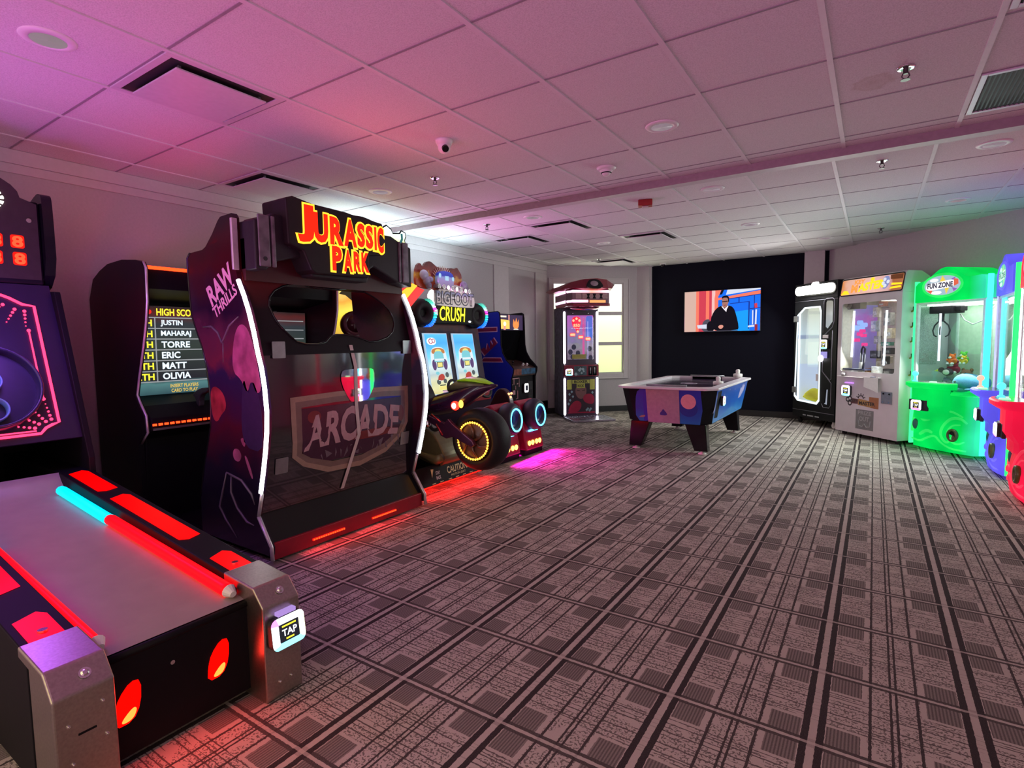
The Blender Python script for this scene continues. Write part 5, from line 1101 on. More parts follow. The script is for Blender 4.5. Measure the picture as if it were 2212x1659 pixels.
# ================================================================== air hockey table
AH = thing('air_hockey_table', 'blue air hockey table with white rim and black legs in front of the television wall', 'air hockey table', (-1.95, 7.03, 0))
RIMW = mat('table_rim_white', (.66, .62, .66), .35, var=.03); TBLUE = ramp('table_end_print', [(0, (.01, .16, .42)), (.45, (.012, .05, .36)), (1, (.02, .03, .40))], 'Z', .33, .73, noise=.35, nscale=5, rough=.3)
ox, oy = .57, 1.02
oct_ = lambda a, c_, k: [(-a+k, -c_), (a-k, -c_), (a, -c_+k), (a, c_-k), (a-k, c_), (-a+k, c_), (-a, c_-k), (-a, -c_+k)]
b = B(); top, bot = oct_(.545, .985, .12), oct_(.475, .93, .13); n = 8
b.add([(x, y, .335) for x, y in bot]+[(x, y, .725) for x, y in top], [(i, (i+1) % n, n+(i+1) % n, n+i) for i in range(n)]+[list(range(n))[::-1]]); bd_ = b.build('table_body', BLACK, AH, .004)
o1, o2, o3 = oct_(.575, 1.025, .10), oct_(.555, 1.0, .11), oct_(.47, .90, .09)
b = B(); v = [(x, y, .725) for x, y in o1]+[(x, y, .75) for x, y in o1]+[(x, y, .755) for x, y in o3]+[(x, y, .715) for x, y in o3]+[(x*.99, y*.99, .72) for x, y in o2]
f = [(k*n+i, k*n+(i+1) % n, ((k+1) % 5)*n+(i+1) % n, ((k+1) % 5)*n+i) for k in range(5) for i in range(n)]
b.add(v, f); b.build('table_rim', RIMW, AH, .006)
b = B(); b.prism(o3, 'z', .70, .722); ps = b.build('playing_surface', mat('playfield_dark', (.020, .012, .035), .15), AH)
b = B(); b.torus((0, 0, .7225), (0, 0, 1), .10, .003, 32, 6).box(-.46, .46, -.004, .004, .7222, .7228).flat(ell(0, 0, .055, .055, 18), .7229, 'z'); b.build('centre_marking', mat('playfield_marking', (.35, .30, .40), .4), ps)
b = B(); b.box(-.47, .47, -1.0, -.905, .70, .756); b.box(-.20, .20, .88, .91, .715, .78)
for s_ in (-1, 1):
    b = B(); b.box(-.20, .20, min(s_*.90, s_*.94), max(s_*.90, s_*.94), .716, .752); g_ = b.build('goal_slot', BLACK, AH)
    b = B(); b.tube([(-.23, s_*.915, .762), (.23, s_*.915, .762)], .013, 8); b.build('goal_bar', GREYM, g_, smooth=True)
# end artwork (towards the room)
def on_end(off):
    b = B(); sl = (.93-.985)/(.725-.335)
    b.fn = lambda q: (q.x, -(.93+(.985-.93)*(q.z-.335)/.39)-off+q.y, q.z); return b
k_ = lambda x0, x1, z0=.34, z1=.72: [(x0*(.475+.07*(z0-.335)/.39)/.545, z0), (x1*(.475+.07*(z0-.335)/.39)/.545, z0), (x1, z1), (x0, z1)]
b = on_end(.003); b.m(0).flat(smooth2([(-.345, .345), (-.18, .345), (-.19, .72), (-.31, .72), (-.345, .60)], 1), 0, 'y'); b.m(0).flat([(.155, .34), (.385, .34), (.415, .50), (.40, .72), (.16, .72)], 0, 'y')
b.m(1).prism([(-.20, .338), (.165, .338), (.165, .735), (-.215, .735)], 'y', -.004, 0)
b.m(2).flat(ell(.265, .595, .083, .083), -.003, 'y'); b.m(4).flat(ell(.265, .515, .10, .09), -.002, 'y'); b.m(3).flat(smooth2([(-.06, .425), (.025, .425), (.02, .455), (.0, .475), (-.01, .495), (-.025, .495), (-.035, .475), (-.055, .455)], 1), -.0055, 'y'); b.m(5).flat(smooth2([(-.31, .385), (-.24, .39), (-.23, .42), (-.29, .405)], 1), -.002, 'y'); b.m(6).flat([(-.25, .35), (-.19, .35), (-.20, .72), (-.25, .72)], -.001, 'y')
b.build('end_artwork', [TBLUE, mat('goal_plate_grey', (.36, .31, .36), .35, .5), mat('print_puck_pink', (.62, .30, .33), .4), mat('print_mallet_navy', (.03, .03, .20), .4), mat('print_deep_blue', (.008, .03, .25), .35), mat('print_ochre', (.30, .20, .12), .4), mat('print_royal', (.02, .02, .36), .35)], bd_)
# long side artwork
def on_long(off):
    b = B(); b.fn = lambda q: ((.475+.07*(q.z-.335)/.39)+off+q.x, q.y, q.z); return b
b = on_long(.003); b.m(0).flat([(-.80, .345), (.80, .345), (.86, .72), (-.86, .72)], 0)
b.m(1).flat([(-.76, .40), (-.60, .39), (-.63, .70), (-.80, .70)], .001); b.m(2).flat([(.40, .52), (.52, .52), (.68, .60), (.72, .70), (.63, .66), (.58, .70), (.52, .64), (.46, .66)], .001)
b.m(3).flat([(-.55, .36), (.1, .45), (.3, .40), (.5, .36)], .0008)
for y, z in ((-.45, .64), (-.30, .60), (-.2, .68), (.1, .66)): b.m(2).flat(ell(y, z, .014, .01, 8), .0012)
b.m(2).flat([(-.86, .46), (-.80, .50), (-.80, .60), (-.84, .52)], .001)
b.build('side_artwork', [ramp('table_side_print', [(0, (.05, .30, .70)), (.4, (.015, .12, .55)), (1, (.012, .08, .45))], 'Z', .33, .73, noise=.4, nscale=4, rough=.3), BLACK, mat('print_ice_lilac', (.40, .40, .68), .4), mat('print_ice_blue', (.04, .22, .55), .4)], bd_)
card_reader(AH, TR(.565, -.62, .585), .10, .11, True, (0, 1, 2, 0))
for sx, sy in ((-1, -1), (1, -1), (1, 1), (-1, 1)):
    xa, xb, xc, xd = .43, .20, .42, .29      # top outer/inner, bottom outer/inner
    b = B(); v = []
    for z, xo, xi, y0, y1 in ((.335, .43, .20, .74, .88), (.035, .455, .31, .77, .88)):
        v += [(sx*xo, sy*y0, z), (sx*xi, sy*y0, z), (sx*xi, sy*y1, z), (sx*xo, sy*y1, z)]
    b.add(v, [(0, 1, 2, 3), (7, 6, 5, 4), (0, 4, 5, 1), (1, 5, 6, 2), (2, 6, 7, 3), (3, 7, 4, 0)]); lg = b.build('leg', BLACKG if sy < 0 else BLACK, AH, .006)
    b = B(); b.lathe([(.0, 0), (.045, 0), (.045, .006), (.012, .016), (.010, .036), (0, .036)], Matrix.Translation((sx*.385, sy*.825, 0)), 22); b.build('levelling_foot', WHITEP, lg, smooth=True)
for lb_, x, y, z in (('white round mallet on the air hockey table near its right rim', .385, -.12, .7235), ('white round mallet at the far right corner of the air hockey table', .40, .955, .757)):
    t = thing('air_hockey_mallet', lb_, 'mallet', (-1.95+x, 7.03+y, z), 0, 'air hockey mallets')
    b = B(); b.lathe([(0, 0), (.056, 0), (.060, .008), (.059, .038), (.052, .043), (.020, .034)], None, 28); b.build('mallet_base', WHITEP, t, smooth=True)
    b = B(); b.lathe([(.028, .034), (.026, .062), (.029, .082), (.022, .100), (.0, .105)], None, 24); b.build('mallet_knob', WHITEP, t, smooth=True)

# ================================================================== television on the dark wall
TV = thing('television', 'wall-mounted flat television showing a man in a black judge robe', 'television', (-2.145, 9.655, 1.75), -PI/2)
b = B(); b.box(.012, .055, -.615, .615, -.352, .352); b.build('tv_body', BLACKG, TV, .006)
b = B(); b.box(.0, .014, -.2, .2, -.15, .15); b.build('wall_bracket', DARKGREY, TV)
tvm = [emi('tv_beige', (.72, .48, .40), .95), emi('tv_coral', (1, .22, .14), .95), emi('tv_rose', (.72, .06, .10), .9), emi('tv_blush', (.95, .58, .55), .95), emi('tv_blue', (.01, .18, .98), .95), emi('tv_sky', (.01, .36, 1.0), .95), emi('tv_navy', (.01, .03, .30), .9), emi('tv_pale', (.72, .78, .92), .95), emi('tv_black', (.004, .004, .008), 1), emi('tv_skin', (.55, .25, .20), .7), emi('tv_white', (.95, .88, .95), .95), emi('tv_grey', (.10, .10, .14), .8), emi('tv_hand', (.85, .35, .27), .9), emi('tv_dark_red', (.35, .03, .05), .9)]
b = B(); X = .0555
def P(k, pts, l): b.m(k).flat(pts, X+l*.0003)
U = lambda x, z: (-.604+1.208*x, -.341+.682*(1-z))          # picture fractions, z from the top
def Q(k, pts, l, sm=0): P(k, smooth2([U(*p) for p in pts], sm) if sm else [U(*p) for p in pts], l)
Q(0, [(0, 0), (.17, 0), (.17, 1), (0, 1)], 0); Q(1, [(.16, 0), (.50, 0), (.50, 1), (.16, 1)], 1); Q(2, [(.20, 0), (.295, 0), (.295, 1), (.20, 1)], 2); Q(2, [(.34, 0), (.375, 0), (.375, 1), (.34, 1)], 2)
Q(3, [(.375, 0), (.43, 0), (.41, .2), (.42, 1), (.375, 1)], 2); Q(4, [(.46, .0), (1, 0), (1, 1), (.46, 1)], 1.5); Q(5, [(.60, .55), (.87, .50), (.87, 1), (.60, 1)], 2)
Q(7, [(.58, .0), (1, 0), (1, .03), (.56, .12)], 3); Q(1, [(.42, .20), (1, .05), (1, .135), (.52, .225), (.46, .24), (.46, .9), (.42, .9)], 3); Q(1, [(.42, .0), (.50, .0), (.47, .12), (.42, .2)], 3.2); Q(8, [(.50, 0), (.535, 0), (.51, .10), (.475, .115)], 3.4)
Q(6, [(.52, .225), (1, .135), (1, .15), (.52, .245)], 3.2); Q(6, [(.61, .33), (.855, .30), (.855, .315), (.62, .345)], 3); Q(6, [(.853, .30), (.868, .30), (.865, .95), (.85, .95)], 3); Q(6, [(.725, .2), (.738, .19), (.738, .31), (.725, .32)], 3); Q(6, [(.92, .16), (.93, .16), (.93, .9), (.92, .9)], 3); Q(6, [(.87, .47), (1, .45), (1, .465), (.87, .49)], 3)
Q(7, [(.90, .52), (.915, .52), (.915, .85), (.90, .85)], 3); Q(7, [(.94, .50), (.96, .50), (.955, .85), (.935, .85)], 3); Q(2, [(.925, .36), (.96, .35), (.965, .46), (.93, .47)], 3.5); Q(7, [(.85, .88), (.93, .86), (.93, .91), (.85, .92)], 3.5); Q(13, [(.935, .85), (.97, .85), (.97, 1), (.935, 1)], 3.6)
Q(11, [(.245, .80), (.29, .70), (.36, .70), (.37, 1), (.24, 1)], 4, 1); Q(7, [(.175, .84), (.31, .82), (.31, .93), (.19, .92)], 4.4); Q(8, [(.31, .78), (.40, .72), (.42, 1), (.31, 1)], 4.6, 1)
Q(8, [(.36, .70), (.40, .52), (.45, .42), (.50, .38), (.585, .37), (.66, .42), (.70, .62), (.735, .90), (.72, .985), (.36, .985)], 5, 1)
Q(9, [(.510, .20), (.515, .17), (.59, .17), (.60, .30), (.575, .40), (.545, .44), (.515, .40)], 6, 1); Q(8, [(.505, .22), (.51, .16), (.55, .13), (.60, .15), (.605, .30), (.592, .30), (.588, .19), (.53, .185)], 6.6, 1); Q(8, [(.508, .275), (.586, .265), (.586, .285), (.508, .295)], 7); Q(13, [(.535, .365), (.565, .36), (.565, .372), (.535, .378)], 7)
Q(10, [(.508, .375), (.545, .455), (.592, .375), (.595, .40), (.575, .47), (.57, .535), (.55, .50), (.508, .41)], 6.8); Q(12, [(.465, .87), (.50, .84), (.535, .86), (.53, .91), (.50, .95), (.47, .92)], 6, 1); Q(11, [(.30, .985), (.72, .985), (.72, 1), (.30, 1)], 6.5)
b.build('tv_picture', tvm, TV)
# ================================================================== black prize cabinet (rotated to face the room from the right corner)
R225 = PI*1.25
PZ = thing('prize_vending_cabinet', 'tall black prize cabinet with glass door and bright white lamp on top', 'prize machine', (-.707, 9.037, 0), R225)
o = -.33                                   # local y = measured y + o
hull = lambda b, y0, y1, z0, z1, x0=-.50, x1=0.0, t=.03: b.box(x0, x1, y0, y0+t, z0, z1).box(x0, x1, y1-t, y1, z0, z1).box(x0, x0+t, y0+t, y1-t, z0, z1).box(x0+t, x1, y0+t, y1-t, z1-t, z1).box(x0+t, x1, y0+t, y1-t, z0, z0+t)
PBLK = mat('prize_black_metal', (.006, .006, .008), .45, spec=.2)
b = B(); hull(b, -.41, .41, .10, 1.83); cab = b.build('cabinet', PBLK, PZ, .004)
door = [(-.05, .40), (.02, .335), (.41, .315), (.46, .37), (.455, 1.66), (.43, 1.73), (.13, 1.73), (-.02, 1.62)]
door = [(y+o, z) for y, z in door]
slotu = [(y+o, z) for y, z in [(.52, 1.43), (.57, 1.40), (.66, 1.50), (.66, 1.77), (.63, 1.80), (.54, 1.80), (.52, 1.77)]]
slotl = [(y+o, z) for y, z in [(.53, .34), (.60, .33), (.61, .55), (.57, .545), (.555, .36)]]
b = B(); b.curve2d([[(-.41, .10), (.41, .10), (.41, 1.83), (-.41, 1.83)], door, slotu, slotl], .008, .008); b.build('front_panel', PBLK, PZ)
GROV = mat('groove_silver_line', (.22, .22, .25), .4, .5)
b = B(); b.tube([(.017, y, z) for y, z in [(-.41, .205), (.41, .205)]], .004, 6).tube([(.017, -.41, 1.815), (.017, .41, 1.815)], .004, 6)
b.tube([(.017, y+o, z) for y, z in [(.50, 1.30), (.66, 1.42), (.69, 1.50), (.69, 1.80), (.65, 1.845-.02), (.54, 1.825), (.50, 1.79), (.495, 1.35)]], .006, 6)
b.tube([(.017, y+o, z) for y, z in [(.665, 1.38), (.665, .70), (.64, .68), (.50, .80), (.50, 1.15)]], .005, 6).tube([(.017, y+o, z) for y, z in [(.52, .78), (.67, .64), (.67, .33), (.64, .29), (.53, .29), (.50, .34)]], .006, 6)
b.build('groove_lines', GROV, PZ, smooth=True)
b = B(); b.curve2d([door, [(y*.93-.12*.07*0+(-.125)*.07, 1.03+(z-1.03)*.965) for y, z in door]], .020, .006); b.build('door_edge', emi('door_edge_white', (.80, .90, .95), 1.3), PZ)
b = B(); b.curve2d([door], .018, .002); b.build('door_glass', glass('door_glass', (.95, .97, .97), .05), PZ)
for z in (1.56, .50):
    b = B(); b.box(.018, .045, o-.075, o+.005, z-.045, z+.045); b.build('door_hinge', GREYM, PZ, .006)
b = B(); b.box(.018, .04, o+.40, o+.445, .66, .76); b.build('door_latch', WHITEP, PZ, .004)
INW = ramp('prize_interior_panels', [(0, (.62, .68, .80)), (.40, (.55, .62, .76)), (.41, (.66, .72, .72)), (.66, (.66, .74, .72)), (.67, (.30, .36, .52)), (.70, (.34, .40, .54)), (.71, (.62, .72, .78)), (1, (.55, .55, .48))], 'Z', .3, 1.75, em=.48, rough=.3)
b = B(); b.box(-.465, -.455, -.38, .38, .13, 1.80).box(-.455, -.02, -.38, -.372, .13, 1.80).box(-.455, -.02, .13, .138, .13, 1.80).box(-.455, -.02, -.372, .13, .30, .31); b.build('interior_lining', INW, PZ)
b = B(); b.box(-.40, -.36, o+.555, o+.645, .33, 1.80); b.build('slot_lining', INW, PZ)
b = B(); b.box(-.3, -.2, .14, .37, 1.60, 1.66); b.build('slot_lamp', emi('slot_lamp_white', (1, 1, 1), 2.0), PZ)
b = B(); b.tube([(-.03, -.36, .36), (-.03, -.36, 1.70)], .010, 8); b.build('door_light_tube', emi('cool_white_tube', (.80, .92, 1.0), 4.0), PZ)
b = B(); b.box(-.46, .02, -.41, .41, 1.83, 2.07); tb = b.build('top_box', PBLK, PZ, .006)
b = B(); b.prism(rrect(-.385, .37, 1.905, 2.035, .06, 8), 'x', .02, .05); b.prism(rrect(-.06, .07, 1.98, 2.075, .04, 6), 'x', .0, .048); b.build('top_lamp', emi('bright_warm_lamp', (1, .93, .86), 12.0), tb, .015, 3)
b = B(); b.prism(rrect(-.405, .39, 1.885, 2.055, .075, 8), 'x', .015, .028); b.build('lamp_surround', BLACKG, tb)
b = B()
for y0, y1 in ((-.19, -.13), (-.10, .02), (.05, .13)): b.box(.016, .019, y0, y1, 1.855, 1.872).box(.016, .019, y0, y1, .128, .145)
b.build('vent_glint', mat('vent_silver', (.5, .5, .55), .3, .6), PZ)
card_reader(PZ, TR(.05, o+.545, 1.185), .13, .13, True)
b = B(); b.box(.016, .03, o+.50, o+.60, 1.27, 1.315); b.build('reader_label', WHITEP, PZ, .003)
b = B(); b.box(.016, .045, o+.49, o+.58, .99, 1.08); b.m(1).sph((.05, o+.50, .985), (.02, .05, .05)); b.build('round_button', [emi('button_lilac', (.45, .40, .9), .8), emi('button_white', (1, 1, 1), 4.0)], PZ)
for y in (-.33, .33):
    for x in (-.42, -.06):
        b = B(); b.cyl((x-.012, y, .035), (x+.012, y, .035), .035, n=16).box(x-.02, x+.02, y-.012, y+.012, .03, .10); b.build('caster', RUBBER if y < 0 else WHITEP, PZ)
t = thing('plush_toy', 'yellow plush toy slumped at the bottom of the black prize cabinet', 'plush toy', (-.707, 9.037, .315), R225)
b = B(); b.T = Matrix.Translation((-.2, -.14, 0)); loft(b, [[(.0+.11*math.cos(a), y, max(0.0, zc+hh*math.sin(a))) for a in [2*PI*k/14 for k in range(14)]] for y, zc, hh in ((-.19, .07, .02), (-.17, .09, .07), (-.10, .11, .10), (-.02, .10, .095), (.08, .06, .07), (.15, .025, .035), (.18, .012, .012))]); b.build('plush_body', mat('yellow_plush', (.85, .75, .03), .9, bump=.3, scale=90), t, smooth=True)
b = B(); b.prism([(-.05, 0), (.07, 0), (.05, .24), (.0, .20)], 'x', -.28, -.27); b.T = None; b.build('plush_card', mat('pale_yellow_card', (.7, .68, .3), .6), t)

# ================================================================== white key prize machine
KM = thing('key_prize_machine', 'white key prize machine with orange lit sign and hanging prizes behind its window', 'prize machine', (-.061, 8.131, 0), R225)
hw = .465
b = B(); hull(b, -hw, hw, .05, 1.80, -.66, 0, .03); kc = b.build('cabinet', WHITEM, KM, .004)
wn = rrect(-.41, .395, .838, 1.712, .03, 4)
b = B(); b.curve2d([[(-hw, .05), (hw, .05), (hw, 1.80), (-hw, 1.80)], wn], .006, .006); b.build('front_panel', WHITEM, KM)
b = B(); b.curve2d([wn], .003, .001); b.build('window_glass', GLASS, KM)
b = B(); b.box(-.62, -.01, -hw+.03, hw-.03, .80, .812); b.build('prize_floor', mat('cream_panel', (.72, .68, .55), .5), KM)
b = B(); b.box(-.55, -.19, -hw+.036, -hw+.045, .815, 1.70); b.build('side_mirror', ramp('purple_backdrop', [(0, (.24, .24, .34)), (.3, (.22, .18, .42)), (.55, (.26, .18, .52)), (.75, (.36, .14, .46)), (.9, (.26, .24, .52)), (1, (.30, .28, .42))], 'Z', .8, 1.75, noise=.4, nscale=9, em=.55, rough=.1), KM)
b = B(); b.box(-.62, -.01, -hw+.03, -hw+.036, .81, 1.77).box(-.625, -.605, -hw+.036, hw-.03, .81, 1.77).box(-.62, -.01, -hw+.036, hw-.03, 1.755, 1.765); b.build('interior_lining', mat('cream_lining', (.80, .76, .62), .4), KM)
b = B(); b.tube([(-.10, -.35, 1.02), (-.10, -.33, 1.62)], .011, 8).tube([(-.12, .12, .93), (-.12, .14, 1.60)], .011, 8); b.build('tube_light', emi('window_tube_light', (.80, .85, 1.0), 5.0), KM, smooth=True)
b = B(); b.box(-.30, -.05, .12, .37, 1.715, 1.735); b.build('ceiling_lamp', emi('warm_ceiling_lamp', (1, .95, .75), 6.0), KM)
b = B()
for q in ((-.30, 1.40, .10, .035), (-.28, 1.47, .05, .03), (-.22, 1.44, .06, .03)): b.flat(rrect(-(q[0]+.40)*1.0-.16-q[2], -(q[0]+.40)-.16+q[2], q[1]-q[3], q[1]+q[3], .02), -hw+.0465, 'y')
b.m(1)
for q in ((-.28, 1.32), (-.22, 1.30), (-.20, 1.18), (-.32, 1.24), (-.24, 1.36)): b.flat(rrect(-(q[0]+.40)-.16-.05, -(q[0]+.40)-.16+.05, q[1]-.022, q[1]+.022, .012), -hw+.047, 'y')
b.build('backdrop_glow', [emi('backdrop_blue', (.35, .50, 1.0), 1.1), emi('backdrop_pink', (1, .06, .32), 1.0)], KM)
b = B(); b.T = Matrix.Translation((0, -.08, 0)); b.box(-.14, -.02, -.33, .02, .855, .875); b.m(1).box(-.13, -.03, -.30, -.10, .812, .856); b.build('key_slide', [mat('slide_navy', (.04, .04, .10), .3), WHITEP], KM, .004)
b = B(); b.T = Matrix.Translation((0, -.08, 0)); b.tube([(-.07, -.085, .875), (-.07, -.085, .93), (-.07, -.085, 1.12), (-.07, -.06, 1.16), (-.07, -.03, 1.13), (-.07, -.045, .95), (-.07, -.055, .875)], .012, 8); b.build('key_arm', mat('key_arm_dark', (.03, .03, .05), .3), KM, smooth=True)
b = B(); b.box(-.09, -.05, -.18, -.15, .875, .96); b.build('key_arm_base', WHITEP, KM)
b = B(); b.box(-.16, -.06, -.40, -.20, 1.64, 1.74); b.cyl((-.06, -.34, 1.70), (-.02, -.35, 1.66), .022, n=14); b.build('track_motor', mat('motor_grey', (.25, .23, .20), .4), KM, .005)
# prizes on the pegs
prz = [('grey boxed prize', (.30, .30, .32), -.30, .30, 1.50, .10, .16), ('cream boxed prize', (.62, .55, .42), -.28, .31, 1.32, .13, .13), ('white boxed prize', (.70, .66, .60), -.42, .12, 1.60, .07, .13), ('pale blue blister prize', (.48, .56, .70), -.40, .10, 1.42, .08, .14), ('green boxed prize', (.10, .30, .22), -.30, .29, 1.19, .13, .045), ('black headphone prize', (.03, .03, .035), -.30, .31, 1.10, .12, .08), ('dark game controller prize', (.05, .055, .07), -.38, .12, 1.05, .11, .10), ('black phone case prize', (.02, .02, .025), -.16, .27, .99, .06, .10), ('silver camera prize', (.35, .35, .38), -.40, .15, 1.24, .07, .10), ('black speaker prize', (.025, .025, .03), -.22, .32, .885, .11, .07), ('white charger prize', (.66, .68, .72), -.16, .15, .875, .11, .095), ('brown small box prize', (.35, .18, .10), -.30, .02, .855, .055, .06), ('pink blister prize', (.55, .28, .25), -.40, .21, 1.70, .08, .06), ('beige box prize', (.50, .46, .40), -.40, .30, .99, .10, .10)]
where = ['at upper right', 'at right below the top box', 'hanging at the top middle right', 'on the middle peg row', 'lying flat at middle right', 'at right of the middle', 'in the centre right column', 'low at the right side', 'in the centre column', 'on the floor at far right', 'standing on the floor in the middle right', 'alone on the floor in the middle', 'hanging under the lamp', 'low behind the right tube']
for (nm, c, x, y, z, w, h), wq in zip(prz, where):
    pk = nm.split(' ')[-2]
    t = thing('boxed_prize', nm+' in the key machine, '+wq, 'prize', (-.061, 8.131, 0), R225, 'prizes in the key machine')
    y += x; z0 = .812 if z < .90 else z-h/2
    b = B(); b.box(x-.035, x+.035, y-w/2, y+w/2, z0, z0+h); b.build('prize_box', mat('prize_'+nm.replace(' ', '_'), c, .45, var=.35, scale=25), t, .006)
    b = B(); b.box(x+.035, x+.037, y-w*.36, y+w*.36, z0+h*.25, z0+h*.6); b.build('prize_label', mat('prize_label_'+pk, tuple(min(1, q*1.8+.12) for q in c), .4, var=.5, scale=40), t)
    if z0 > .82:
        b = B(); b.tube([(x, y, z0+h-.01), (-.612, y, z0+h-.005)], .004, 6); b.build('hanging_peg', CHROME, t, smooth=True)
# sign, ledge, reader, stickers
b = B(); b.prism([(-.66, 1.80), (.01, 1.80), (-.03, 2.02), (-.06, 2.045), (-.25, 2.04), (-.60, 1.85)], 'y', -hw, hw); sg = b.build('sign_box', WHITEM, KM, .004)
def on_sign(off):
    b = B(); b.fn = lambda q: (.010-(q.z-1.80)*.18+off+q.x, q.y, q.z); return b
b = on_sign(.004); b.prism(rrect(-hw+.005, hw-.005, 1.808, 2.03, .03), 'x', -.004, 0); b.build('sign_frame', BLACKG, sg)
SIGNP = ramp('key_sign_picture', [(0, (.55, .20, .04)), (.12, (.62, .36, .26)), (.5, (.66, .42, .36)), (.8, (.55, .34, .32)), (.88, (.28, .09, .03)), (1, (.32, .12, .05))], 'Y', -.45, .45, noise=.25, nscale=8, em=.9)
b = on_sign(.006); b.m(0).flat(rrect(-hw+.02, hw-.015, 1.822, 2.015, .02), 0)
b.m(1).text('KEY', .0015, -.165, 1.975, h=.055, w=.16, bold=.05).text('M', .0015, -.235, 1.895, h=.10, w=.10, bold=.06); b.m(2).text('ASTER', .0015, .015, 1.91, h=.105, w=.38, bold=.055, fn=lambda u, v: (u, v+.06*u))
b.m(2).flat(ell(.02, 1.985, .03, .026), .001).flat([(-.44, 1.83), (-.30, 1.83), (-.34, 1.875), (-.40, 1.88)], .001).flat([(.30, 1.89), (.44, 1.885), (.44, 1.905), (.30, 1.915)], .0012).flat([(.28, 1.845), (.44, 1.85), (.43, 1.875), (.30, 1.868)], .0012)
b.m(3).flat([(.28, 1.96), (.44, 1.95), (.44, 2.01), (.27, 2.01)], .001)
b.m(4).flat(smooth2([(.17, 1.86), (.24, 1.85), (.275, 1.92), (.26, 2.0), (.20, 2.01), (.16, 1.95)], 2), .002)
b.m(5)
for q in ((.20, 1.965), (.25, 1.935), (.215, 1.89), (.185, 1.92)): b.flat(ell(q[0], q[1], .022, .022, 14), .0028)
b.m(6).flat(ell(-.155, 1.91, .006, .014, 8), .0035)
b.build('sign_picture', [SIGNP, emi('key_orange', (1, .33, .06), 1.1), emi('key_yellow', (1, .70, .02), 1.2), emi('key_brown', (.16, .05, .02), .8), emi('key_silver_blue', (.26, .30, .60), .9), emi('key_pale', (.72, .78, .88), 1.0), emi('key_hole_dark', (.05, .02, .01), .6)], sg)
b = B(); b.box(0.012, .06, -.41, .18, .765, .775); b.m(1).flat([(.02, .785), (.23, .785), (.23, .60), (.14, .63), (.02, .66)], .062).m(0).box(.012, .06, .0, .22, .775, .783); b.build('front_ledge', [WHITEM, WHITEP], KM, .002)
b = B(); b.sph((.04, -.33, .80), (.03, .035, .022)); b.m(1).sph((.04, .13, .785), (.02, .04, .012)); b.build('control_knob', [CHROME, mat('dark_blue_knob', (.02, .02, .08), .3)], KM, smooth=True)
card_reader(KM, TR(.045, -.275, .59), .135, .135, True, (0, 1, 2, 0))
b = B(); b.box(.012, .04, -.30, -.18, .685, .70); b.build('reader_label', emi('lilac_label_light', (.6, .25, .95), 1.3), KM)
STK = [mat('sticker_black', (.025, .02, .025), .4), mat('sticker_maroon', (.14, .05, .05), .4), mat('sticker_tan', (.42, .24, .08), .4), mat('sticker_rust', (.38, .15, .06), .4), mat('sticker_white', (.7, .66, .66), .4)]
b = B()
for q in ((-.27, .475), (-.235, .49), (-.235, .43)): b.m(0).flat(ell(q[0], q[1], .034, .034, 16), .0125); b.m(4).flat(ell(q[0], q[1], .017, .017, 12), .013)
b.m(1).flat([(-.215, .43), (-.11, .43), (-.10, .49), (-.21, .50)], .0127); b.m(2).flat([(-.11, .42), (.18, .395), (.20, .47), (-.10, .50)], .0126); b.m(3).flat([(.06, .46), (.20, .46), (.20, .535), (.06, .535)], .0129).flat([(.08, .40), (.20, .395), (.20, .46), (.14, .46)], .013)
b.m(0).text('KEY', .0132, -.16, .465, h=.04, w=.09, bold=.02).text('MASTER', .0134, .03, .448, h=.045, w=.24, bold=.03)
b.m(0).tube([(.013, -.065+.04*math.cos(a), .505+.035*math.sin(a)) for a in [PI*k/8 for k in range(9)]], .006, 6)
for k in range(5): a = PI*(k+.5)/5; b.tube([(.013, -.065+.05*math.cos(a), .505+.045*math.sin(a)), (.013, -.065+.07*math.cos(a), .505+.065*math.sin(a))], .005, 5)
b.build('key_sticker', STK, KM)
b = B(); b.m(0).flat([(-.135, .115), (.135, .115), (.135, .365), (-.135, .365)], .0125); b.m(1).text('PRIZE', .013, .0, .325, h=.05, w=.20, bold=.02).text('OUT', .013, -.005, .25, h=.06, w=.15, bold=.03); b.m(1).tube([(.013, y, z) for y, z in [(-.09, .23), (-.08, .16), (-.03, .15), (0, .19), (.03, .15), (.08, .16), (.09, .23)]], .006, 6)
b.build('prize_out_flap', [mat('flap_grey', (.20, .20, .20), .45), mat('flap_letter_grey', (.36, .36, .36), .45)], KM)
b = B(); b.box(.012, .02, .235, .385, .475, .62); cd = b.build('coin_door', GREYM, KM, .003)
for y, z in ((.27, .595), (.35, .595), (.27, .495), (.35, .495)):
    b = B(); b.cyl((.02, y, z), (.026, y, z), .010, n=12); b.build('door_lock', CHROME if z < .5 else BLACK, cd)
b = B(); b.box(-.50, -.22, hw, hw+.004, .95, 1.60); b.build('side_mesh', mat('mesh_grey', (.40, .42, .40), .4, var=.4, scale=120), KM)
for x in (-.58, -.08):
    for y in (-.40, .40):
        b = B(); b.cyl((x, y, 0), (x, y, .05), .03, n=14); b.build('foot', RUBBER, KM)

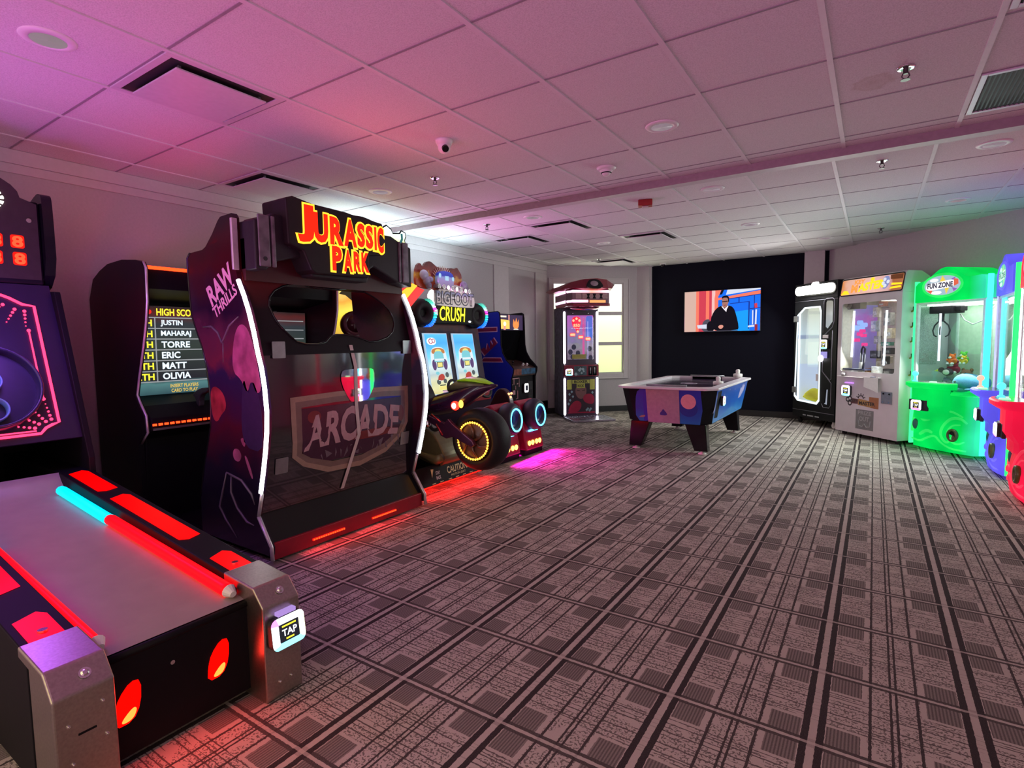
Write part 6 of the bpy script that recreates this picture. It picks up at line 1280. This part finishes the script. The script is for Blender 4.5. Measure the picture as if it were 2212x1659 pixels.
# ================================================================== three glowing claw machines
def glow(name, c, k=.5, em=1.0, end=None):
    """translucent moulded plastic lit from inside"""
    if name in _M: return _M[name]
    m = bpy.data.materials.new(name); m.use_nodes = True; t = m.node_tree; p = t.nodes['Principled BSDF']
    p.inputs['Base Color'].default_value = tuple(q*k for q in c)+(1,); p.inputs['Roughness'].default_value = .5; p.inputs['Specular IOR Level'].default_value = .05
    g = t.nodes.new('ShaderNodeTexCoord'); n = t.nodes.new('ShaderNodeTexNoise'); n.inputs['Scale'].default_value = 3.5; n.inputs['Detail'].default_value = 1
    s = t.nodes.new('ShaderNodeSeparateXYZ'); t.links.new(g.outputs['Object'], s.inputs[0]); t.links.new(g.outputs['Object'], n.inputs['Vector'])
    mr_ = t.nodes.new('ShaderNodeMapRange'); mr_.inputs[1].default_value = .30; mr_.inputs[2].default_value = .70; mr_.inputs[3].default_value = em*.70; mr_.inputs[4].default_value = em*1.15
    t.links.new(n.outputs['Fac'], mr_.inputs[0]); t.links.new(mr_.outputs[0], p.inputs['Emission Strength'])
    if end:
        r = t.nodes.new('ShaderNodeValToRGB'); q = t.nodes.new('ShaderNodeMapRange'); q.inputs[1].default_value = .22; q.inputs[2].default_value = .40
        t.links.new(s.outputs['Y'], q.inputs[0]); t.links.new(q.outputs[0], r.inputs[0]); r.color_ramp.elements[0].color = tuple(c)+(1,); r.color_ramp.elements[1].color = tuple(end)+(1,)
        t.links.new(r.outputs[0], p.inputs['Emission Color'])
    else: p.inputs['Emission Color'].default_value = tuple(c)+(1,)
    _M[name] = m; return m
JOY = emi('cyan_joystick', (.10, .85, .98), 1.5); JOYP = emi('peach_joystick', (1, .62, .45), 1.0); LTB = emi('green_button_light', (.45, 1, .55), 1.2)
OVAL = [emi('oval_sky', (.50, .68, .82), .75), emi('oval_white', (.95, .95, .97), 1.0), emi('oval_letter_navy', (.05, .04, .10), .6), emi('oval_yellow', (.95, .70, .10), .9), emi('oval_red', (.85, .15, .08), .9), emi('oval_purple', (.35, .15, .6), .8)]
OVALG = [emi('oval2_teal', (.18, .70, .55), .9), emi('oval2_white', (.70, .95, .85), 1.0), emi('oval2_letter_green', (.02, .25, .14), .7), emi('oval2_lime', (.55, .90, .25), .9), emi('oval2_green', (.05, .45, .22), .9), emi('oval2_cyan', (.25, .75, .75), .9)]
def claw(label, loc, rz_, col, end, strip_l, strip_r, oval, joy, tint):
    nm = label.split(' ')[0]
    T_ = thing('claw_machine', label, 'claw machine', loc, rz_, 'glowing claw machines')
    GL = glow('glow_plastic_'+nm, col, .22, .92, end)
    GD = glow('glow_plastic_rim_'+nm, tuple(min(1, q*.95+.03) for q in col), .22, 1.1, end)
    h = .385
    # moulded base with bulging front
    plan = lambda z: [(-.60, -h), (-.60, h), (.0, h), (.035+.03*math.sin(z*9), h*.55), (.05+.03*math.sin(z*9), 0), (.04+.03*math.sin(z*9), -h*.5), (.0, -h)]
    b = B(); zs_ = [.035, .12, .22, .32, .42, .52, .60, .645]
    secs_ = [[(x, y, z) for x, y in smooth2(plan(z), 1)] for z in zs_]
    loft(b, secs_); base = b.build('moulded_base', GL, T_, smooth=False)
    # embossed swirls
    sw = [([(-.33, .50), (-.28, .40), (-.20, .33), (-.10, .37), (-.02, .46), (.10, .475), (.22, .42)], .016), ([(-.34, .12), (-.22, .10), (-.12, .16), (-.03, .20), (.03, .13), (.14, .075), (.28, .075)], .014), ([(.16, .22+.0), (.10, .12), (.03, .20), (.03, .30), (.10, .40), (.20, .41), (.27, .36)], .018), ([(-.22, .18), (-.14, .24), (-.06, .22)], .02), ([(.27, .17), (.20, .13), (.12, .17), (.09, .25), (.13, .33), (.21, .34)], .012), ([(-.36, .42), (-.33, .30), (-.34, .20)], .018)]
    for pts, r_ in sw:
        pp = smooth2(pts, 2, False); b = B(); b.tube([(.040+.028*math.sin(z*9)-.05*abs(y/h)**3, y, z) for y, z in pp], [r_*(.45+.55*math.sin(PI*(i+1)/(len(pp)+1))) for i in range(len(pp))], 8); b.build('embossed_swirl', GD, base, smooth=True)
    # coin return hole and side hole
    b = B(); b.torus((.066, .155, .225), (1, 0, 0), .046, (.014, .02), 24, 8, Rz=.058); b.m(1).flat(ell(.155, .225, .045, .056), .066); b.m(0).sph((.066, .165, .20), (.012, .02, .025)); b.build('prize_hole', [mat('hole_rim_olive', (.08, .13, .03), .3), BLACKG], base, smooth=True)
    b = B(); b.sph((.03, -.305, .285), (.02, .035, .06)); b.build('side_dimple', mat('dimple_teal', (.02, .18, .14), .3), base, smooth=True)
    # control pillar and console
    b = B(); pil = lambda z: [(.0, -.335), (.11-.05*(z < .5), -.315), (.13-.05*(z < .5), -.18), (.12-.06*(z < .5), .04), (.0, .10)]
    loft(b, [[(x, y, z) for x, y in smooth2(pil(z), 1)] for z in (.36, .44, .52, .62, .72)]); b.build('control_pillar', GL, T_, smooth=False)
    b = B(); top = smooth2([(-.0, -.36), (.16, -.36), (.21, -.20), (.20, .10), (.12, .17), (.0, .17)], 2)
    loft(b, [[(x*.8, y*.93, .705) for x, y in top], [(x, y, .735) for x, y in top], [(x, y, .765) for x, y in top], [(x*.95, y*.96, .775) for x, y in top]]); cs = b.build('console', GL, T_)
    b = B(); b.flat([(x*.85, y*.88) for x, y in top], .7765, 'z'); b.build('console_plate', mat('console_plate_dark', (.05, .06, .06), .2), cs)
    b = B(); b.cyl((.12, -.25, .776), (.12, -.25, .79), .03, .02, 16).cyl((.12, -.25, .78), (.12, -.25, .85), .012, n=12).sph((.12, -.25, .865), .030); b.build('joystick', joy, cs, smooth=True)
    b = B(); b.cyl((.13, -.03, .776), (.13, -.03, .788), .038, .032, 20); b.build('drop_button', LTB, cs, smooth=True)
    b = B(); b.box(.10, .128, -.31, -.09, .455, .575); rp = b.build('reader_plate', DARKGREY, T_, .006)
    card_reader(T_, TR(.150, -.20, .515), .125, .115, True, (0, 0, 1, 0))
    # window frame, glass, corner light strips
    b = B()
    for y0, y1 in ((-h, -h+.035), (h-.035, h)):
        b.box(-.60, -.57, y0, y1, .645, 1.66)
    b.box(-.60, -.0, -h, -h+.03, 1.645, 1.66).box(-.60, 0, h-.035, h, 1.645, 1.66)
    b.box(-.035, 0, -h+.0, -h+.03, .645, 1.66).box(-.03, 0, h-.035, h-.012, .645, 1.66).box(-.03, -.005, -h+.03, h-.035, 1.63, 1.66); b.build('window_frame', mat('frame_white_metal', (.62, .66, .66), .35), T_, .003)
    for y, st in ((-h-.012, strip_l), (h+.012, strip_r)):
        dp = .02 if st is WHS else .05
        b = B(); b.prism(smooth2([(-dp, y-.014), (.008, y-.014), (.008, y+.014), (-dp, y+.014)], 1), 'z', .05, 1.895); b.build('corner_light_strip', st, T_)
    b = B(); b.box(-.012, -.008, -h+.03, h-.035, .60, 1.64); b.build('front_glass', GLASS, T_)
    for y in (-h+.015, h-.02):
        b = B(); b.box(-.57, -.035, y-.002, y+.002, .645, 1.64); b.build('side_glass', GLASS, T_)
    b = B(); b.box(-.60, -.575, -h+.035, h-.035, .645, 1.66); b.m(1).box(-.575, -.572, .02, .10, .70, 1.62); b.build('back_wall', [mat('claw_back_tint_'+nm, tint, .3), mat('claw_back_band', (.75, .85, .70), .3)], T_)
    b = B(); b.box(-.575, -.02, -h+.03, h-.035, .605, .615); b.build('toy_bed', mat('toy_bed_grey', (.28, .30, .28), .6), T_)
    b = B(); b.box(-.5, -.06, -.30, .30, 1.615, 1.63); b.build('cabin_lamp', emi('cabin_lamp_white', (.97, 1.0, .92), 7.0), T_)
    # claw carriage
    CT = Matrix.Translation((0, -.13, 0))
    b = B(); b.T = CT; b.box(-.30, -.12, -.20, .06, 1.53, 1.61).box(-.26, -.16, .0, .12, 1.55, 1.60); cg = b.build('claw_carriage', BLACK, T_, .006)
    b = B(); b.T = Matrix.Translation((0, -.08, 0)); b.tube([(-.14, -.13, 1.56), (-.14, -.13, 1.00)], .010, 8); b.build('light_rod', emi('rod_white', (.75, .82, 1.0), 3.5), T_, smooth=True)
    b = B(); b.T = CT; b.cyl((-.2, -.12, 1.53), (-.2, -.12, 1.44), .028, n=14); b.build('claw_hub', DARKGREY, cg, smooth=True)
    for k in range(3):
        a = 2*PI*k/3+.6; c_a, s_a = math.cos(a), math.sin(a)
        b = B(); b.T = CT; b.tube([(-.2+r_*c_a, -.12+r_*s_a, z) for r_, z in ((.02, 1.45), (.07, 1.40), (.09, 1.34), (.075, 1.29), (.045, 1.27))], .008, 6); b.build('claw_finger', DARKGREY, cg, smooth=True)
    b = B(); b.T = CT; b.tube([(-.25, .05, 1.52), (-.27, .08, 1.45), (-.3, .15, 1.40), (-.33, .23, 1.44), (-.35, .30, 1.56), (-.36, .33, 1.60)], .007, 8); b.build('claw_cable', mat('cable_grey', (.55, .55, .52), .5), cg, smooth=True)
    # arched header
    hp = [(-h+.0, 1.655), (h-.01, 1.655), (h-.01, 1.86), (h-.05, 1.895), (.22, 1.885), (.12, 1.93), (.06, 1.99), (-.02, 2.02), (-.10, 2.01), (-.17, 1.96), (-.25, 1.90), (-h+.04, 1.875), (-h, 1.83)]
    hp = [(-h, 1.655), (h-.01, 1.655), (h-.01, 1.84), (h-.02, 1.885)]+smooth2([(h-.05, 1.895), (.20, 1.885), (.12, 1.93), (.06, 1.99), (-.02, 2.02), (-.10, 2.01), (-.17, 1.96), (-.25, 1.90), (-h+.03, 1.875)], 2, False)+[(-h, 1.84)]
    b = B(); b.prism(hp, 'x', -.55, .02); hd_ = b.build('arched_header', GL, T_, .02, 3)
    b = B(); b.torus((.022, -.07, 1.825), (1, 0, 0), .215, (.014, .012), 40, 8, Rz=.118); b.m(1); ov = b.build('oval_rim', GD, hd_, smooth=True)
    b = B(); cy, cz_ = -.07, 1.825
    b.m(0).flat(ell(cy, cz_, .205, .110, 36), .024); b.m(3).flat([(cy-.03, cz_+.03), (cy+.0, cz_+.105), (cy+.05, cz_+.03)], .0245).flat([(cy+.03, cz_-.03), (cy+.05, cz_-.10), (cy+.08, cz_-.03)], .0245); b.m(4).flat([(cy-.18, cz_-.04), (cy-.12, cz_-.085), (cy-.10, cz_-.03)], .0245).flat([(cy+.13, cz_-.02), (cy+.18, cz_+.0), (cy+.175, cz_+.05), (cy+.13, cz_+.06)], .026); b.m(5).flat([(cy+.10, cz_+.06), (cy+.15, cz_+.08), (cy+.12, cz_+.03)], .0245).flat([(cy+.11, cz_-.03), (cy+.17, cz_-.05), (cy+.13, cz_-.075)], .0245)
    b.m(1).flat(smooth2([(cy-.19, cz_-.04), (cy-.10, cz_-.05), (cy+.0, cz_-.035), (cy+.14, cz_-.03), (cy+.145, cz_+.05), (cy+.05, cz_+.05), (cy-.05, cz_+.035), (cy-.17, cz_+.03)], 2), .025).flat(ell(cy-.06, cz_-.075, .06, .02), .0248).flat(ell(cy-.09, cz_+.06, .05, .02), .0248)
    b.m(2).text('FUN ZONE', .0262, cy-.022, cz_+.003, h=.058, w=.285, bold=.035)
    b.build('oval_sign', oval, ov)
    return T_
CYN = emi('cyan_corner_strip', (.05, .95, .95), 2.2); GRN = emi('green_corner_strip', (.02, .95, .12), 2.2); GRN2 = emi('green_edge_strip', (.05, .9, .30), 1.6); WHS = emi('white_corner_strip', (.95, .93, .93), 8.0); LIL = emi('lilac_corner_strip', (.40, .38, 1.0), 1.6)
CG = claw('green glowing claw machine with oval FUN ZONE sign beside the white key machine', (.662, 7.508, 0), R225, (.0, .78, .10), (.05, .80, .60), GRN2, CYN, OVAL, JOY, (.52, .62, .50))
CP = claw('purple glowing claw machine between the green and the red claw machines', (1.0, 6.70, 0), PI, (.13, .11, .95), None, LIL, GRN, OVALG, JOYP, (.50, .52, .62))
CR_ = claw('red glowing claw machine cut off by the right edge of the view', (1.0, 5.65, 0), PI, (.95, .01, .06), None, WHS, emi('red_edge_strip', (.9, .05, .1), 1.4), OVAL, JOY, (.60, .50, .50))
# brass clips on the green machine's left edge
for z in (.86, 1.06, 1.25, 1.42, 1.60):
    b = B(); b.box(-.07, -.015, -.44, -.395, z-.02, z+.02); b.m(1).add([(-.05, -.395, z-.01), (-.05, -.47, z-.035), (-.02, -.47, z-.03), (-.02, -.395, z+.005)], [(0, 1, 2, 3)]).cyl((-.035, -.47, z-.035), (-.035, -.44, z-.02), .010, n=8); b.build('brass_clip', [mat('clip_dark', (.05, .07, .03), .4), mat('clip_brass', (.35, .25, .06), .3, .8)], CG)
# plush toys piled inside
def plush(kind, lb, mach, x, y, z, col, s, col2=None):
    y += .84*x if mach is CG else 0
    M_ = inv(mach).inverted(); p = M_ @ Vector((x, max(-.22, y), z))
    t = thing('plush_toy', lb, 'plush toy', p, mach.rotation_euler[2], 'plush toys in the claw machines')
    fur = mat('plush_'+'_'.join(str(int(c*99)) for c in col), col, .9, var=.15, scale=120, bump=.4)
    f2 = mat('plush_'+'_'.join(str(int(c*99)) for c in (col2 or (.9, .88, .85))), col2 or (.9, .88, .85), .9, scale=120, bump=.4); eye = BLACKG
    if kind == 'whale':
        b = B(); loft(b, [[(.85*s*hh*math.cos(a)*1.3, yy*s, s*.62+s*hh*math.sin(a)*(1.0 if math.sin(a) > 0 else .62)) for a in [2*PI*k/16 for k in range(16)]] for yy, hh in ((-1.0, .12), (-.95, .42), (-.7, .66), (-.3, .78), (.2, .74), (.65, .52), (.95, .25), (1.1, .08))]); b.build('plush_body', fur, t, smooth=True)
        b = B(); b.sph((.35*s, -.38*s, .20*s), (.55*s, .58*s, .22*s)); b.build('plush_belly', f2, t, smooth=True)
        for yy in (-.45,): b = B(); b.sph((.82*s, yy*s, .78*s), .075*s, 10, 7); b.build('plush_eye', eye, t, smooth=True)
        b = B(); b.sph((.6*s, .5*s, .25*s), (.4*s, .28*s, .10*s)); b.build('plush_fin', fur, t, smooth=True)
        b = B(); b.sph((0, 1.25*s, .75*s), (.12*s, .25*s, .40*s)); b.build('plush_tail', fur, t, smooth=True)
    elif kind == 'bird':
        b = B(); b.sph((0, 0, .5*s), (.5*s, .7*s, .5*s)); b.build('plush_body', fur, t, smooth=True)
        b = B(); b.sph((.1*s, -.8*s, .75*s), (.34*s, .38*s, .36*s)); b.build('plush_head', f2, t, smooth=True)
        b = B(); b.cyl((.1*s, -1.05*s, .72*s), (.15*s, -1.75*s, .55*s), .20*s, .04*s, 12); b.build('plush_beak', mat('plush_beak_yellow', (.75, .65, .05), .8), t, smooth=True)
        b = B(); b.sph((.4*s, -.88*s, .85*s), .06*s, 8, 6); b.build('plush_eye', eye, t, smooth=True)
        b = B(); b.sph((.42*s, .1*s, .5*s), (.14*s, .45*s, .34*s)); b.build('plush_wing', mat('plush_wing_white', (.75, .72, .65), .9), t, smooth=True)
    else:
        b = B(); b.sph((0, 0, .55*s), (.6*s, .62*s, .58*s)); b.build('plush_body', fur, t, smooth=True)
        b = B(); b.sph((.15*s, 0, 1.25*s), (.46*s, .48*s, .44*s)); b.build('plush_head', fur, t, smooth=True)
        b = B(); b.sph((.55*s, 0, 1.16*s), (.18*s, .24*s, .17*s)); b.build('plush_muzzle', f2, t, smooth=True)
        for sg in (-1, 1):
            b = B(); b.sph((.52*s, sg*.2*s, 1.38*s), .055*s, 8, 6); b.build('plush_eye', eye, t, smooth=True)
            b = B(); b.sph((.05*s, sg*.38*s, 1.62*s), (.12*s, .17*s, .18*s), 10, 7); b.build('plush_ear', fur, t, smooth=True)
            b = B(); b.sph((.35*s, sg*.5*s, .75*s), (.30*s, .18*s, .2*s), 10, 7); b.build('plush_arm', fur, t, smooth=True)
            b = B(); b.sph((.5*s, sg*.35*s, .2*s), (.32*s, .2*s, .2*s), 10, 7); b.build('plush_leg', f2, t, smooth=True)
    return t
plush('whale', 'large blue plush whale at the front right of the green claw machine', CG, -.17, .265, .675, (.09, .30, .46), .145, (.12, .34, .42))
plush('bird', 'black plush bird with yellow beak lying left in the green claw machine', CG, -.27, .02, .83, (.02, .02, .03), .085, (.03, .03, .03))
plush('bear', 'dark crimson plush toy in the middle of the green machine pile', CG, -.38, -.01, .85, (.32, .02, .05), .085)
plush('bear', 'orange plush toy on top of the green machine pile', CG, -.33, .07, .955, (.80, .16, .02), .070)
plush('bear', 'green frog-coloured plush toy at the back top of the green machine pile', CG, -.45, .20, .97, (.12, .55, .06), .075)
plush('bear', 'yellow plush toy beside the orange one in the green claw machine', CG, -.33, .20, .965, (.75, .55, .04), .055)
plush('bear', 'grey plush toy at the bottom of the green machine pile', CG, -.30, .03, .63, (.22, .22, .24), .10)
plush('bear', 'brown plush toy half buried at the right rear of the green claw machine', CG, -.45, .25, .70, (.22, .12, .06), .12)
plush('bear', 'dark green plush toy low behind the console of the green claw machine', CG, -.14, .02, .615, (.03, .09, .05), .06)
plush('whale', 'light blue and black plush toy high in the purple claw machine', CP, -.38, -.22, .98, (.30, .52, .72), .10, (.02, .02, .03))
plush('bear', 'pink plush toy in the middle of the purple claw machine', CP, -.30, -.20, .80, (.75, .08, .25), .085)
plush('whale', 'royal blue plush toy at the bottom of the purple claw machine', CP, -.20, -.18, .62, (.04, .14, .60), .13, (.05, .16, .6))
plush('whale', 'yellow-green plush toy high at right in the purple claw machine', CP, -.28, .20, 1.0, (.60, .62, .03), .13, (.65, .66, .1))
plush('bear', 'red plush toy low at right in the purple claw machine', CP, -.25, .22, .66, (.62, .06, .05), .12)
plush('bear', 'tan plush toy behind the blue ones in the purple claw machine', CP, -.42, .0, .63, (.50, .34, .20), .13)
# ------------------------------------------------------------------ glow of the lit parts, plus an added pink fill
light('skee_board_glow', 'POINT', (-3.40, .83, 1.50), 17, (.40, .12, 1.0), .12)
light('alley_front_lamp_glow', 'AREA', (-1.84, .81, .19), 1.3, (1.0, .03, .02), .4, .1, aim=(-1.2, .81, .0))
light('alley_rail_glow', 'AREA', (-2.7, 1.13, .60), 8, (1.0, .02, .25), 1.4, .1).rotation_euler = (PI, 0, 0)
light('dinosaur_sign_glow', 'AREA', (-2.82, 2.45, 1.95), 2.6, (1.0, .10, .10), .7, .35, aim=(-1.6, 2.6, 2.5))
light('score_screen_red_strip', 'AREA', (-3.9, 2.0, 1.90), 1.6, (1.0, .03, .03), 1.3, .06, aim=(-4.0, 1.7, 2.6))
light('topper_back_glow', 'AREA', (-4.45, 4.6, 2.15), 14, (.72, .92, 1.0), .25, 2.2).rotation_euler = (PI, 0, 0)
light('pink_ceiling_fill', 'AREA', (-4.08, 5.05, 1.75), 16, (.95, .25, .75), .8, .5, aim=(-2.4, 5.3, 2.5))  # pink fill added for the far ceiling, no lamp of the marquee
light('kick_red_glow', 'AREA', (-2.89, 2.46, .07), 1.6, (1.0, .02, .03), .9, .05, aim=(-2.3, 2.46, -.2))
light('bike_underglow', 'AREA', (-3.06, 3.7, .07), 5, (1.0, .005, .005), .9, .06, aim=(-2.9, 3.7, 0))
light('truck_underglow', 'AREA', (-3.15, 5.12, .10), 15, (1.0, .0, .45), .95, .05, aim=(-2.75, 5.15, -.08), spread=2.1)
light('purple_claw_glow', 'POINT', (.70, 6.7, 1.35), 7, (.28, .26, 1.0), .25)
light('green_claw_glow', 'POINT', (.42, 7.27, 1.3), 6, (.15, 1.0, .35), .25)
light('prize_lamp_glow', 'AREA', (-.76, 8.98, 1.97), 30, (.97, .95, .95), .7, .12, aim=(-1.5, 8.1, 1.2))
light('key_window_glow', 'AREA', (-.10, 8.09, 1.3), 20, (.98, .97, .90), .75, .8, aim=(-.8, 7.3, .7))
light('claw_window_glow', 'AREA', (.60, 7.45, 1.2), 18, (.92, 1, .88), .6, .8, aim=(0, 6.7, .6))
light('window_daylight', 'AREA', (-4.11, 8.96, 1.5), 12, (.95, 1.0, .75), 1.2, 1.5, aim=(-3.0, 7.9, 1.4))
